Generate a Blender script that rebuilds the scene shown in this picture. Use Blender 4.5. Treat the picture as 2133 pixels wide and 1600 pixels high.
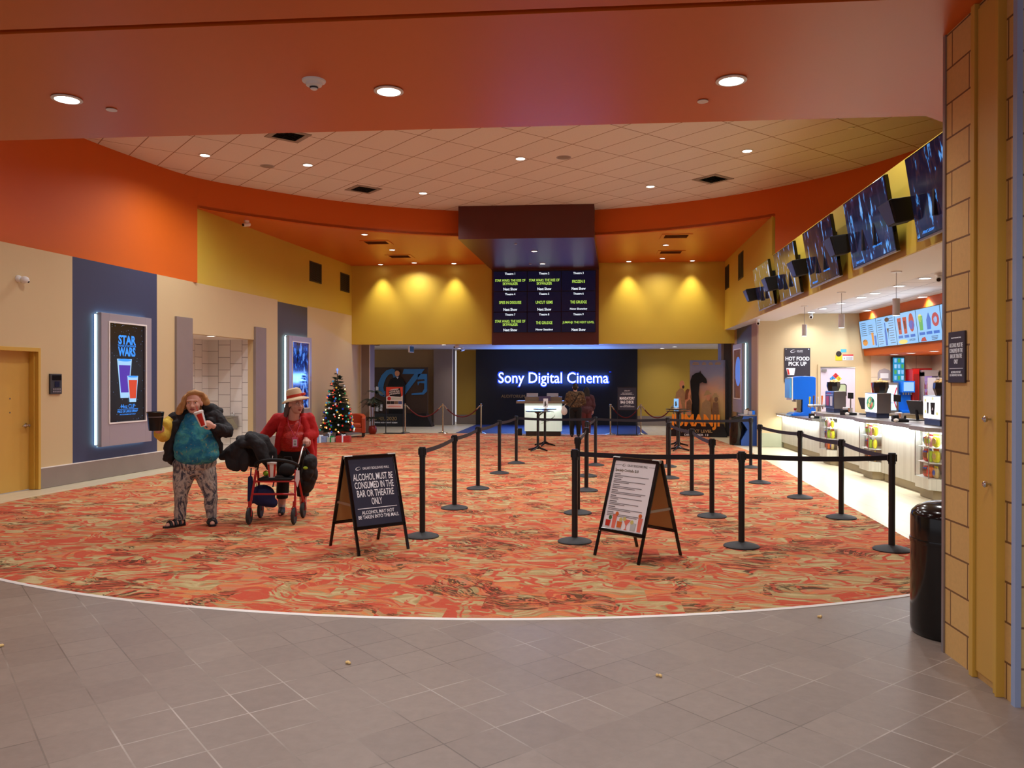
import bpy, math, random
from mathutils import Vector, Matrix, Euler
S = bpy.context.scene
for o in list(bpy.data.objects):
    bpy.data.objects.remove(o)
C = S.collection
rnd = random.Random(7)
PI = math.pi
R = math.radians

# ------------------------------------------------------------------ camera, world, exposure
cam_d = bpy.data.cameras.new('camera')
cam = bpy.data.objects.new('camera', cam_d)
C.objects.link(cam)
cam_d.sensor_width = 36.0
cam_d.sensor_fit = 'HORIZONTAL'
cam_d.lens = 36.0 * 1680.0 / 2133.0
cam_d.clip_start = 0.05
cam_d.clip_end = 200
cam.location = (0, 0, 1.70)
cam.matrix_world = Matrix.Translation((0, 0, 1.70)) @ Matrix.Rotation(R(5.0), 4, 'Z') @ Matrix.Rotation(PI / 2 - 7 / 1680.0, 4, 'X') @ Matrix.Rotation(0.001, 4, 'Z')
S.camera = cam
S.view_settings.view_transform = 'Standard'
S.view_settings.look = 'None'
S.view_settings.exposure = 0.0
S.view_settings.gamma = 1.0
S.view_settings.use_curve_mapping = False
S.cycles.use_denoising = True
S.cycles.max_bounces = 7
S.cycles.diffuse_bounces = 4
S.cycles.sample_clamp_indirect = 6.0
S.cycles.caustics_reflective = False
S.cycles.caustics_refractive = False

world = bpy.data.worlds.new('mall_daylight')
S.world = world
world.use_nodes = True
wb = world.node_tree.nodes['Background']
wb.inputs[0].default_value = (0.95, 0.93, 1.0, 1)
wb.inputs[1].default_value = 0.55

# ------------------------------------------------------------------ materials
def lin(c):
    f = lambda v: v / 12.92 if v <= 0.04045 else ((v + 0.055) / 1.055) ** 2.4
    return tuple(f(v / 255.0) for v in c) + (1.0,)

MATS = {}
def mat(name, col=(128, 128, 128), rough=0.5, metal=0.0, spec=0.5, emit=None, es=1.0, var=0.0, vs=6.0, bump=0.0, bs=60.0, coat=0.0, alpha=1.0, trans=0.0, ior=1.45):
    if name in MATS:
        return MATS[name]
    m = bpy.data.materials.new(name)
    m.use_nodes = True
    nt = m.node_tree
    b = nt.nodes['Principled BSDF']
    c = lin(col)
    b.inputs['Base Color'].default_value = c
    b.inputs['Roughness'].default_value = rough
    b.inputs['Metallic'].default_value = metal
    b.inputs['Specular IOR Level'].default_value = spec
    b.inputs['Coat Weight'].default_value = coat
    b.inputs['Alpha'].default_value = alpha
    b.inputs['Transmission Weight'].default_value = trans
    b.inputs['IOR'].default_value = ior
    if emit is not None:
        b.inputs['Emission Color'].default_value = lin(emit)
        b.inputs['Emission Strength'].default_value = es
    if var > 0 or bump > 0:
        tc = nt.nodes.new('ShaderNodeTexCoord')
        if var > 0:
            n = nt.nodes.new('ShaderNodeTexNoise')
            n.inputs['Scale'].default_value = vs
            n.inputs['Detail'].default_value = 4
            nt.links.new(tc.outputs['Object'], n.inputs['Vector'])
            mx = nt.nodes.new('ShaderNodeMix')
            mx.data_type = 'RGBA'
            mx.inputs[6].default_value = tuple(v * (1 - var) for v in c[:3]) + (1,)
            mx.inputs[7].default_value = tuple(min(1, v * (1 + var)) for v in c[:3]) + (1,)
            nt.links.new(n.outputs['Fac'], mx.inputs[0])
            nt.links.new(mx.outputs[2], b.inputs['Base Color'])
        if bump > 0:
            n2 = nt.nodes.new('ShaderNodeTexNoise')
            n2.inputs['Scale'].default_value = bs
            n2.inputs['Detail'].default_value = 3
            nt.links.new(tc.outputs['Object'], n2.inputs['Vector'])
            bp = nt.nodes.new('ShaderNodeBump')
            bp.inputs['Strength'].default_value = bump
            bp.inputs['Distance'].default_value = 0.01
            nt.links.new(n2.outputs['Fac'], bp.inputs['Height'])
            nt.links.new(bp.outputs['Normal'], b.inputs['Normal'])
    MATS[name] = m
    return m

class NG:
    """short-hand for building node graphs"""
    def __init__(self, name):
        self.m = bpy.data.materials.new(name); self.m.use_nodes = True
        self.nt = self.m.node_tree; self.b = self.nt.nodes['Principled BSDF']
        MATS[name] = self.m
    def n(self, typ, ins=None, **kw):
        x = self.nt.nodes.new(typ)
        for k, v in kw.items(): setattr(x, k, v)
        for k, v in (ins or {}).items():
            if isinstance(v, tuple) and len(v) == 2 and hasattr(v[0], 'outputs'):
                self.nt.links.new(v[0].outputs[v[1]], x.inputs[k])
            else:
                x.inputs[k].default_value = v
        return x
    def math(self, op, a, b=None, c=None, clamp=False):
        ins = {}
        for i, v in enumerate((a, b, c)):
            if v is not None: ins[i] = v
        return (self.n('ShaderNodeMath', ins, operation=op, use_clamp=clamp), 0)
    def mix(self, fac, a, b):
        x = self.nt.nodes.new('ShaderNodeMix'); x.data_type = 'RGBA'
        for i, v in ((0, fac), (6, a), (7, b)):
            if isinstance(v, tuple) and len(v) == 2 and hasattr(v[0], 'outputs'):
                self.nt.links.new(v[0].outputs[v[1]], x.inputs[i])
            else:
                x.inputs[i].default_value = v
        return (x, 2)
    def ramp(self, fac, stops, interp='LINEAR'):
        x = self.nt.nodes.new('ShaderNodeValToRGB')
        self.nt.links.new(fac[0].outputs[fac[1]], x.inputs[0])
        cr = x.color_ramp; cr.interpolation = interp
        while len(cr.elements) > 1: cr.elements.remove(cr.elements[-1])
        cr.elements[0].position = stops[0][0]; cr.elements[0].color = stops[0][1]
        for p, c in stops[1:]:
            e = cr.elements.new(p); e.color = c
        return (x, 0)
    def set(self, sock, v):
        if isinstance(v, tuple) and len(v) == 2 and hasattr(v[0], 'outputs'):
            self.nt.links.new(v[0].outputs[v[1]], self.b.inputs[sock])
        else:
            self.b.inputs[sock].default_value = v

def carpet_material():
    g = NG('carpet')
    tc = g.n('ShaderNodeTexCoord')
    # modular planks, every one shifting and tinting the pattern
    br = g.n('ShaderNodeTexBrick', {'Vector': (tc, 3), 'Color1': (0, 0, 0, 1), 'Color2': (1, 1, 1, 1), 'Mortar': (0.5, 0.5, 0.5, 1), 'Scale': 1.0, 'Mortar Size': 0.0, 'Bias': 0.0, 'Brick Width': 0.5, 'Row Height': 0.33}, offset=0.5)
    sb = g.n('ShaderNodeSeparateColor', {0: (br, 0)})
    rr = g.math('SUBTRACT', (sb, 0), 0.5)
    shift = g.n('ShaderNodeVectorMath', {0: (br, 0), 1: (3.0, 2.0, 0)}, operation='MULTIPLY')
    # the right half of the room shows the planks more plainly
    sx = g.n('ShaderNodeSeparateXYZ', {0: (tc, 3)})
    plank = g.n('ShaderNodeMapRange', {0: (sx, 0), 1: -2.5, 2: 0.5, 3: 0.25, 4: 1.0})
    sh2 = g.n('ShaderNodeVectorMath', {0: (shift, 0), 3: (plank, 0)}, operation='SCALE')
    dn = g.n('ShaderNodeTexNoise', {'Vector': (tc, 3), 'Scale': 1.9, 'Detail': 1.5})
    dc = g.n('ShaderNodeVectorMath', {0: (dn, 1), 1: (0.5, 0.5, 0.5)}, operation='SUBTRACT')
    dm = g.n('ShaderNodeVectorMath', {0: (dc, 0), 3: 0.62}, operation='SCALE')
    p0 = g.n('ShaderNodeVectorMath', {0: (tc, 3), 1: (dm, 0)}, operation='ADD')
    pd = g.n('ShaderNodeVectorMath', {0: (p0, 0), 1: (sh2, 0)}, operation='ADD')
    mp = g.n('ShaderNodeMapping', {'Vector': (pd, 0), 'Scale': (1.0, 1.45, 1.0), 'Rotation': (0, 0, 0.2)})
    ms = g.n('ShaderNodeMapping', {'Vector': (pd, 0), 'Scale': (0.8, 5.0, 1.0), 'Rotation': (0, 0, -0.12)})
    n1 = g.n('ShaderNodeTexNoise', {'Vector': (mp, 0), 'Scale': 1.75, 'Detail': 1.6, 'Roughness': 0.42, 'Distortion': 0.55})
    n2 = g.n('ShaderNodeTexNoise', {'Vector': (ms, 0), 'Scale': 1.15, 'Detail': 3.0, 'Roughness': 0.6, 'Distortion': 0.3})
    n3 = g.n('ShaderNodeTexNoise', {'Vector': (ms, 0), 'Scale': 2.9, 'Detail': 3.5, 'Roughness': 0.62, 'Distortion': 0.6})
    tan, tan2, pale = lin((184, 160, 110)), lin((166, 142, 98)), lin((204, 184, 136))
    org, org2, pink = lin((218, 134, 80)), lin((202, 120, 76)), lin((200, 128, 100))
    red, red2 = lin((204, 72, 54)), lin((196, 98, 70))
    k2 = g.math('ADD', (n2, 0), g.math('MULTIPLY', rr, 0.16))
    base = g.ramp(k2, [(0.0, tan2), (0.36, tan), (0.43, pale), (0.46, tan), (0.50, tan2), (0.51, org2), (0.545, org), (0.60, pink), (0.62, tan), (0.68, org)])
    k1 = g.math('ADD', (n1, 0), g.math('MULTIPLY', rr, 0.14))
    redm = g.ramp(k1, [(0.0, (1, 1, 1, 1)), (0.375, (1, 1, 1, 1)), (0.382, (0, 0, 0, 1)), (0.425, (0, 0, 0, 1)), (0.433, (1, 1, 1, 1)), (0.465, (1, 1, 1, 1)), (0.475, (0, 0, 0, 1)), (0.590, (0, 0, 0, 1)), (0.597, (1, 1, 1, 1)), (0.632, (1, 1, 1, 1)), (0.638, (0, 0, 0, 1)), (0.655, (0, 0, 0, 1)), (0.662, (1, 1, 1, 1))])
    strk = g.ramp((n3, 0), [(0.0, (0, 0, 0, 1)), (0.56, (0, 0, 0, 1)), (0.60, (1, 1, 1, 1))])
    redf = g.math('MULTIPLY', redm, g.math('SUBTRACT', 1.0, g.math('MULTIPLY', strk, 0.75)))
    c1 = g.mix(redf, base, g.mix((n2, 0), red, red2))
    # streaks of red over the tan
    st2 = g.ramp((n3, 0), [(0.0, (0, 0, 0, 1)), (0.36, (0, 0, 0, 1)), (0.39, (1, 1, 1, 1)), (0.43, (1, 1, 1, 1)), (0.45, (0, 0, 0, 1))])
    c2 = g.mix(g.math('MULTIPLY', st2, 0.6), c1, red2)
    # dark broken brush strokes in some planks
    msk = g.n('ShaderNodeTexNoise', {'Vector': (p0, 0), 'Scale': 1.5, 'Detail': 1.0})
    mk = g.math('GREATER_THAN', g.math('ADD', (msk, 0), g.math('MULTIPLY', rr, 0.12)), 0.555)
    thin = g.math('LESS_THAN', g.math('ABSOLUTE', g.math('SUBTRACT', (n3, 0), 0.50)), 0.030)
    blob = g.math('LESS_THAN', (n3, 0), 0.40)
    dk = g.math('MULTIPLY', g.math('MAXIMUM', thin, blob), mk)
    c3 = g.mix(g.math('MULTIPLY', dk, 0.85), c2, lin((72, 52, 34)))
    fine = g.n('ShaderNodeTexNoise', {'Vector': (tc, 3), 'Scale': 260.0, 'Detail': 1.0})
    fr = g.ramp((fine, 0), [(0.3, (0.82, 0.82, 0.82, 1)), (0.7, (1.08, 1.08, 1.08, 1))])
    mul = g.n('ShaderNodeMix', {0: 1.0}, data_type='RGBA', blend_type='MULTIPLY')
    g.nt.links.new(c3[0].outputs[2], mul.inputs[6]); g.nt.links.new(fr[0].outputs[0], mul.inputs[7])
    g.set('Base Color', (mul, 2)); g.set('Roughness', 0.95); g.set('Specular IOR Level', 0.15)
    bp = g.n('ShaderNodeBump', {'Strength': 0.35, 'Distance': 0.004, 'Height': (fine, 0)})
    g.set('Normal', (bp, 0))
    return g.m

def tile_material(name, c1, c2, grout, w, h, rot, mortar, rough=0.4, off=0.5, bump=0.3, loc=(0, 0, 0), coord=3, nscale=9.0, namp=0.12, spec=0.5, axes=None):
    g = NG(name)
    tc = g.n('ShaderNodeTexCoord')
    vec = (tc, coord)
    if axes:   # re-map e.g. a wall's (y, z) to the texture's (x, y)
        sp = g.n('ShaderNodeSeparateXYZ', {0: vec})
        idx = {'x': 0, 'y': 1, 'z': 2}
        cb = g.n('ShaderNodeCombineXYZ', {0: (sp, idx[axes[0]]), 1: (sp, idx[axes[1]])})
        vec = (cb, 0)
    mp = g.n('ShaderNodeMapping', {'Vector': vec, 'Rotation': (0, 0, rot), 'Location': loc})
    br = g.n('ShaderNodeTexBrick', {'Vector': (mp, 0), 'Color1': lin(c1), 'Color2': lin(c2), 'Mortar': lin(grout), 'Scale': 1.0, 'Mortar Size': mortar, 'Mortar Smooth': 0.1, 'Bias': 0.0, 'Brick Width': w, 'Row Height': h}, offset=off)
    n = g.n('ShaderNodeTexNoise', {'Vector': vec, 'Scale': nscale, 'Detail': 5.0, 'Roughness': 0.65})
    if name == 'brown_tile':   # joints partly worn pale, partly dark with dirt
        gn = g.n('ShaderNodeTexNoise', {'Vector': vec, 'Scale': 0.9, 'Detail': 2.0})
        gr = g.ramp((gn, 0), [(0.40, lin((104, 92, 84))), (0.52, lin((138, 126, 116))), (0.62, lin((182, 172, 164)))])
        g.nt.links.new(gr[0].outputs[0], br.inputs['Mortar'])
    nr = g.ramp((n, 0), [(0.25, (1 - namp, 1 - namp, 1 - namp, 1)), (0.75, (1 + namp, 1 + namp, 1 + namp, 1))])
    mul = g.n('ShaderNodeMix', {0: 1.0}, data_type='RGBA', blend_type='MULTIPLY')
    g.nt.links.new(br.outputs[0], mul.inputs[6]); g.nt.links.new(nr[0].outputs[0], mul.inputs[7])
    g.set('Base Color', (mul, 2)); g.set('Roughness', rough); g.set('Specular IOR Level', spec)
    inv = g.math('SUBTRACT', 1.0, (br, 1))
    bp = g.n('ShaderNodeBump', {'Strength': bump, 'Distance': 0.004, 'Height': inv})
    g.set('Normal', (bp, 0))
    return g.m

carpet_material()
A43 = -R(42.5)
tile_material('brown_tile', (142, 128, 118), (132, 118, 109), (160, 150, 140), 0.30, 0.30, A43, 0.004, rough=0.40, off=0.0, loc=(0.06, 0.12, 0), nscale=14, namp=0.10)
tile_material('pale_tile', (222, 208, 176), (212, 198, 168), (188, 174, 146), 1.2, 0.30, R(90), 0.004, rough=0.34, nscale=5, namp=0.06)
tile_material('ceiling_tile', (226, 220, 218), (221, 215, 213), (150, 122, 106), 0.61, 1.22, A43, 0.010, rough=0.9, off=0.0, bump=0.4, nscale=40, namp=0.04, loc=(0.14, 0.2, 0))
tile_material('concession_ceiling', (225, 222, 222), (220, 218, 220), (170, 168, 172), 0.61, 0.61, 0, 0.010, rough=0.9, off=0.0, bump=0.3, nscale=40, namp=0.03)
tile_material('white_wall_tile', (222, 216, 210), (214, 208, 204), (120, 112, 108), 0.50, 0.44, 0, 0.006, rough=0.45, off=0.5, axes='zx', nscale=3, namp=0.04)
tile_material('beige_wall_tile', (226, 208, 182), (220, 202, 176), (160, 142, 120), 1.2, 0.6, 0, 0.006, rough=0.45, axes='xz', nscale=3, namp=0.03)
tile_material('block_wall', (216, 174, 106), (206, 164, 98), (120, 82, 44), 0.44, 0.215, 0, 0.006, rough=0.75, bump=0.5, axes='yz', nscale=30, namp=0.07, loc=(0.1, 0.02, 0))
tile_material('block_wall_front', (222, 196, 132), (214, 188, 124), (130, 100, 60), 0.44, 0.215, 0, 0.006, rough=0.75, bump=0.5, axes='xz', nscale=30, namp=0.06, loc=(0.1, 0.02, 0))
tile_material('wood_panel', (206, 202, 188), (194, 189, 174), (176, 170, 156), 4.0, 0.045, 0, 0.002, rough=0.5, off=0.37, bump=0.05, axes='zy', nscale=6, namp=0.05)

mat('orange_wall', (204, 92, 3), 0.6, var=0.03, vs=1.5, bump=0.08, bs=220)
mat('orange_ceiling', (206, 96, 22), 0.36, spec=0.55, var=0.02, vs=1.0, bump=0.03, bs=200)
mat('maroon', (84, 30, 24), 0.30, spec=0.6, bump=0.03, bs=150)
mat('yellow_wall', (206, 176, 62), 0.55, var=0.03, vs=2, bump=0.06, bs=220)
mat('yellow_end', (196, 160, 60), 0.6, var=0.03, vs=2)
mat('beige_wall', (205, 181, 138), 0.7, var=0.02, vs=2, bump=0.06, bs=220)
mat('tan_wall', (168, 136, 96), 0.7, var=0.03)
mat('navy_paint', (58, 62, 90), 0.65, var=0.04, bump=0.05, bs=220)
mat('charcoal_paint', (78, 72, 74), 0.65, var=0.04, bump=0.05, bs=220)
mat('grey_strip', (138, 122, 114), 0.55, var=0.08, vs=3)
mat('grey_base', (142, 128, 118), 0.5, var=0.08, vs=4)
mat('green_grey_base', (176, 178, 150), 0.5, var=0.05)
mat('white_paint', (232, 226, 220), 0.6)
mat('white_trim', (236, 232, 226), 0.4)
mat('white_plastic', (232, 232, 230), 0.35)
mat('door_yellow', (204, 160, 76), 0.45, var=0.03, bump=0.04, bs=120)
mat('door_frame_yellow', (206, 164, 70), 0.4)
mat('black_metal', (26, 26, 30), 0.38, spec=0.5)
mat('black_matte', (16, 16, 18), 0.7)
mat('black_wall', (12, 13, 18), 0.55, var=0.1)
mat('black_gloss', (14, 12, 13), 0.14, spec=0.6)
mat('belt', (30, 31, 42), 0.6, bump=0.1, bs=400)
mat('base_black', (48, 48, 50), 0.62, bump=0.1, bs=200)
mat('chrome', (200, 198, 196), 0.18, metal=1.0)
mat('steel', (170, 168, 164), 0.32, metal=1.0)
mat('brass_steel', (196, 184, 158), 0.22, metal=1.0)
mat('grey_metal', (150, 144, 146), 0.42, metal=0.6)
mat('case_grey', (168, 160, 166), 0.42, metal=0.25)
mat('case_side', (110, 106, 112), 0.5, metal=0.2)
mat('lamp_glow', (255, 255, 255), 0.5, emit=(255, 250, 240), es=9.0)
mat('lamp_glow_cool', (255, 255, 255), 0.5, emit=(245, 248, 255), es=9.0)
mat('led_cyan', (220, 255, 255), 0.5, emit=(196, 246, 255), es=5.5)
mat('led_white', (240, 255, 255), 0.5, emit=(232, 250, 255), es=6.0)
mat('vent_dark', (70, 56, 34), 0.6)
mat('duct_dark', (24, 20, 16), 0.8)
mat('vent_grey', (150, 140, 132), 0.5)
mat('dark_grey', (52, 52, 54), 0.5)
mat('screen_black', (8, 8, 10), 0.12, spec=0.6)
mat('red_velvet', (104, 16, 18), 0.75)
mat('blue_trim', (150, 170, 208), 0.4)
mat('letters_white', (240, 240, 244), 0.5, emit=(240, 240, 244), es=0.12)
mat('paper_white', (236, 236, 240), 0.5)
mat('ink_dark', (70, 66, 60), 0.6)
mat('skin_fair', (226, 172, 150), 0.5, var=0.05, vs=20)
mat('skin_lady', (216, 168, 150), 0.55, var=0.06, vs=25)
mat('hair_blonde', (186, 138, 84), 0.6, var=0.25, vs=30)
mat('hair_grey', (96, 84, 84), 0.6, var=0.2, vs=30)
mat('hair_dark', (30, 22, 20), 0.6, var=0.2, vs=30)
mat('lips', (168, 84, 80), 0.45)
mat('eye_white', (226, 220, 214), 0.3)
mat('eye_dark', (34, 26, 24), 0.25)
mat('jacket_black', (36, 35, 38), 0.8, var=0.15, vs=12, bump=0.3, bs=40)
mat('cardigan_red', (190, 34, 36), 0.85, var=0.08, vs=10, bump=0.3, bs=60)
mat('trousers_black', (18, 17, 20), 0.85)
mat('shoe_black', (24, 22, 26), 0.5)
mat('sock_white', (190, 168, 170), 0.8)
mat('straw', (226, 200, 160), 0.8, bump=0.5, bs=160)
mat('ribbon_red', (206, 58, 34), 0.6)
mat('pink_plastic', (220, 84, 120), 0.4)
mat('red_frame', (176, 22, 26), 0.28, coat=0.5)
mat('rubber', (36, 36, 38), 0.6)
mat('navy_fabric', (30, 38, 84), 0.8, bump=0.3, bs=40)
mat('red_leather', (176, 70, 38), 0.4, var=0.06, vs=8)
mat('dark_wood', (40, 26, 20), 0.5)
mat('tree_green', (24, 44, 26), 0.75, var=0.4, vs=15)
mat('leaf_green', (22, 34, 20), 0.6, var=0.3, vs=10)
mat('bark', (120, 92, 66), 0.8, var=0.2)
mat('pot_red', (130, 34, 24), 0.35)
def thin_glass():
    g = NG('glass')
    tr = g.n('ShaderNodeBsdfTransparent', {0: (0.97, 0.99, 1, 1)}); gl = g.n('ShaderNodeBsdfGlossy', {1: 0.03})
    mx = g.n('ShaderNodeMixShader', {0: 0.07, 1: (tr, 0), 2: (gl, 0)})
    g.nt.links.new(mx.outputs[0], g.nt.nodes['Material Output'].inputs[0])
thin_glass()
mat('counter_top', (146, 141, 138), 0.3, var=0.12, vs=40)
mat('toe_kick', (150, 134, 104), 0.55)
mat('machine_blue', (20, 108, 226), 0.3)
mat('machine_blue_light', (86, 176, 244), 0.3)
mat('machine_red', (206, 26, 28), 0.35)
mat('cup_red', (196, 44, 30), 0.4)
mat('cup_white', (236, 232, 226), 0.4)
mat('bucket_black', (20, 20, 22), 0.3)
mat('bucket_blue', (40, 120, 206), 0.35)
mat('popcorn', (244, 206, 140), 0.7, var=0.2, vs=30)
mat('plush_yellow', (236, 206, 84), 0.85, var=0.08, vs=20, bump=0.4, bs=80)
mat('desk_white', (226, 232, 222), 0.4, emit=(200, 240, 225), es=0.35, var=0.03)
mat('desk_top', (132, 118, 102), 0.4)

# ------------------------------------------------------------------ mesh helpers
class MB:
    def __init__(self):
        self.v = []; self.f = []; self.mi = []; self.cur = 0
    def mesh(self, vs, fs):
        o = len(self.v)
        self.v += [tuple(p) for p in vs]
        for f in fs:
            self.f.append(tuple(i + o for i in f)); self.mi.append(self.cur)
        return self
    def box(self, x0, x1, y0, y1, z0, z1):
        vs = [(x0, y0, z0), (x1, y0, z0), (x1, y1, z0), (x0, y1, z0), (x0, y0, z1), (x1, y0, z1), (x1, y1, z1), (x0, y1, z1)]
        return self.mesh(vs, [(0, 3, 2, 1), (4, 5, 6, 7), (0, 1, 5, 4), (1, 2, 6, 5), (2, 3, 7, 6), (3, 0, 4, 7)])
    def obox(self, c, size, rot):
        m = Euler(rot).to_matrix()
        vs = []
        for z in (-1, 1):
            for x, y in ((-1, -1), (1, -1), (1, 1), (-1, 1)):
                p = m @ Vector((x * size[0] / 2, y * size[1] / 2, z * size[2] / 2)) + Vector(c)
                vs.append(p)
        return self.mesh(vs, [(0, 3, 2, 1), (4, 5, 6, 7), (0, 1, 5, 4), (1, 2, 6, 5), (2, 3, 7, 6), (3, 0, 4, 7)])
    def quad(self, a, b, c, d):
        return self.mesh([a, b, c, d], [(0, 1, 2, 3)])
    def cyl(self, p0, p1, r0, r1=None, n=20, cap=True):
        r1 = r0 if r1 is None else r1
        p0, p1 = Vector(p0), Vector(p1)
        d = (p1 - p0).normalized()
        a = Vector((0, 0, 1)) if abs(d.z) < 0.9 else Vector((1, 0, 0))
        u = d.cross(a).normalized(); w = d.cross(u)
        vs = []
        for p, r in ((p0, r0), (p1, r1)):
            for i in range(n):
                t = 2 * PI * i / n
                vs.append(p + (u * math.cos(t) + w * math.sin(t)) * r)
        fs = [(i, (i + 1) % n, n + (i + 1) % n, n + i) for i in range(n)]
        if cap:
            fs += [tuple(range(n - 1, -1, -1)), tuple(range(n, 2 * n))]
        return self.mesh(vs, fs)
    def lathe(self, prof, c=(0, 0, 0), n=24, axis='z'):
        vs = []; fs = []
        for r, z in prof:
            for i in range(n):
                t = 2 * PI * i / n
                p = (r * math.cos(t), r * math.sin(t), z)
                if axis == 'y': p = (p[0], p[2], p[1])
                if axis == 'x': p = (p[2], p[0], p[1])
                vs.append((p[0] + c[0], p[1] + c[1], p[2] + c[2]))
        for k in range(len(prof) - 1):
            for i in range(n):
                fs.append((k * n + i, k * n + (i + 1) % n, (k + 1) * n + (i + 1) % n, (k + 1) * n + i))
        if prof[0][0] > 1e-6: fs.append(tuple(range(n - 1, -1, -1)))
        if prof[-1][0] > 1e-6: fs.append(tuple(range((len(prof) - 1) * n, len(prof) * n)))
        return self.mesh(vs, fs)
    def sphere(self, c, r, n=12, m=8, rot=None):
        rx, ry, rz = r if isinstance(r, (tuple, list)) else (r, r, r)
        q = Euler(rot).to_matrix() if rot else None
        vs = []; fs = []
        for k in range(m + 1):
            ph = PI * k / m
            for i in range(n):
                t = 2 * PI * i / n
                p = Vector((rx * math.sin(ph) * math.cos(t), ry * math.sin(ph) * math.sin(t), rz * math.cos(ph)))
                if q: p = q @ p
                vs.append(p + Vector(c))
        for k in range(m):
            for i in range(n):
                fs.append((k * n + i, (k + 1) * n + i, (k + 1) * n + (i + 1) % n, k * n + (i + 1) % n))
        return self.mesh(vs, fs)
    def tube(self, pts, r, n=10, cap=True):
        pts = [Vector(p) for p in pts]
        rs = r if isinstance(r, (list, tuple)) else [r] * len(pts)
        vs = []; fs = []
        u = None
        for i, p in enumerate(pts):
            d = (pts[min(i + 1, len(pts) - 1)] - pts[max(i - 1, 0)]).normalized()
            if u is None:
                a = Vector((0, 0, 1)) if abs(d.z) < 0.9 else Vector((1, 0, 0))
                u = d.cross(a).normalized()
            else:
                u = (u - d * u.dot(d)).normalized()
            w = d.cross(u)
            for k in range(n):
                t = 2 * PI * k / n
                vs.append(p + (u * math.cos(t) + w * math.sin(t)) * rs[i])
        for i in range(len(pts) - 1):
            for k in range(n):
                fs.append((i * n + k, i * n + (k + 1) % n, (i + 1) * n + (k + 1) % n, (i + 1) * n + k))
        if cap:
            fs += [tuple(range(n - 1, -1, -1)), tuple(range((len(pts) - 1) * n, len(pts) * n))]
        return self.mesh(vs, fs)
    def prism(self, poly, z0, z1, plane='xy'):
        n = len(poly)
        def P(a, b, c):
            return {'xy': (a, b, c), 'xz': (a, c, b), 'yz': (c, a, b)}[plane]
        vs = [P(a, b, z0) for a, b in poly] + [P(a, b, z1) for a, b in poly]
        fs = [tuple(range(n - 1, -1, -1)), tuple(range(n, 2 * n))] + [(i, (i + 1) % n, n + (i + 1) % n, n + i) for i in range(n)]
        return self.mesh(vs, fs)
    def build(self, name, mats, parent=None, smooth=False, bevel=0.0, loc=None, rot=None, recalc=True):
        me = bpy.data.meshes.new(name)
        me.from_pydata(self.v, [], self.f)
        mats = mats if isinstance(mats, (list, tuple)) else [mats]
        for m in mats:
            me.materials.append(MATS[m] if isinstance(m, str) else m)
        me.polygons.foreach_set('material_index', self.mi)
        if recalc:
            import bmesh
            bm = bmesh.new(); bm.from_mesh(me)
            bmesh.ops.recalc_face_normals(bm, faces=bm.faces)
            bm.to_mesh(me); bm.free()
        if smooth:
            me.polygons.foreach_set('use_smooth', [True] * len(me.polygons))
            try: me.set_sharp_from_angle(angle=R(38))
            except Exception: pass
        me.update()
        o = bpy.data.objects.new(name, me)
        C.objects.link(o)
        if parent: o.parent = parent
        if loc: o.location = loc
        if rot: o.rotation_euler = rot
        if bevel > 0:
            b = o.modifiers.new('bevel', 'BEVEL'); b.width = bevel; b.segments = 2; b.limit_method = 'ANGLE'; b.angle_limit = R(40)
        return o

def box(x0, x1, y0, y1, z0, z1): return MB().box(x0, x1, y0, y1, z0, z1)

def tag(o, label, cat, group=None, kind=None):
    o['label'] = label; o['category'] = cat
    if group: o['group'] = group
    if kind: o['kind'] = kind
    return o

def thing(name, label, cat, loc=(0, 0, 0), rz=0.0, group=None, rot=None):
    o = bpy.data.objects.new(name, None)
    o.empty_display_size = 0.1
    C.objects.link(o)
    o.location = loc
    o.rotation_euler = rot if rot else (0, 0, rz)
    return tag(o, label, cat, group)

def struct(o, label=None, cat=None):
    o['kind'] = 'structure'
    if label: o['label'] = label
    if cat: o['category'] = cat
    return o

def dup(root, loc, rz, label, group=None):
    r = root.copy(); C.objects.link(r); r.location = loc; r.rotation_euler = (0, 0, rz)
    r['label'] = label
    if group: r['group'] = group
    for ch in list(root.children):
        c = ch.copy(); C.objects.link(c); c.parent = r
        for g in list(ch.children):
            d = g.copy(); C.objects.link(d); d.parent = c
    return r

TEXTS = []
def text(body, parent, loc, h=None, w=None, m='letters_white', rot=(PI / 2, 0, 0), align='CENTER', bold=0.0, depth=0.002, spacing=1.0, name='lettering', shear=0.0, line=1.0):
    """lettering fitted to a height (of the whole block) and / or a width"""
    cu = bpy.data.curves.new(name, 'FONT')
    cu.body = body; cu.align_x = align; cu.align_y = 'CENTER'
    cu.size = 1.0; cu.extrude = 0.0; cu.offset = bold; cu.space_character = spacing; cu.shear = shear; cu.space_line = line
    cu.resolution_u = 3
    cu.materials.append(MATS[m] if isinstance(m, str) else m)
    o = bpy.data.objects.new(name, cu)
    C.objects.link(o)
    if parent: o.parent = parent
    o.location = loc; o.rotation_euler = rot
    TEXTS.append((o, h, w, depth))
    return o

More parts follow.
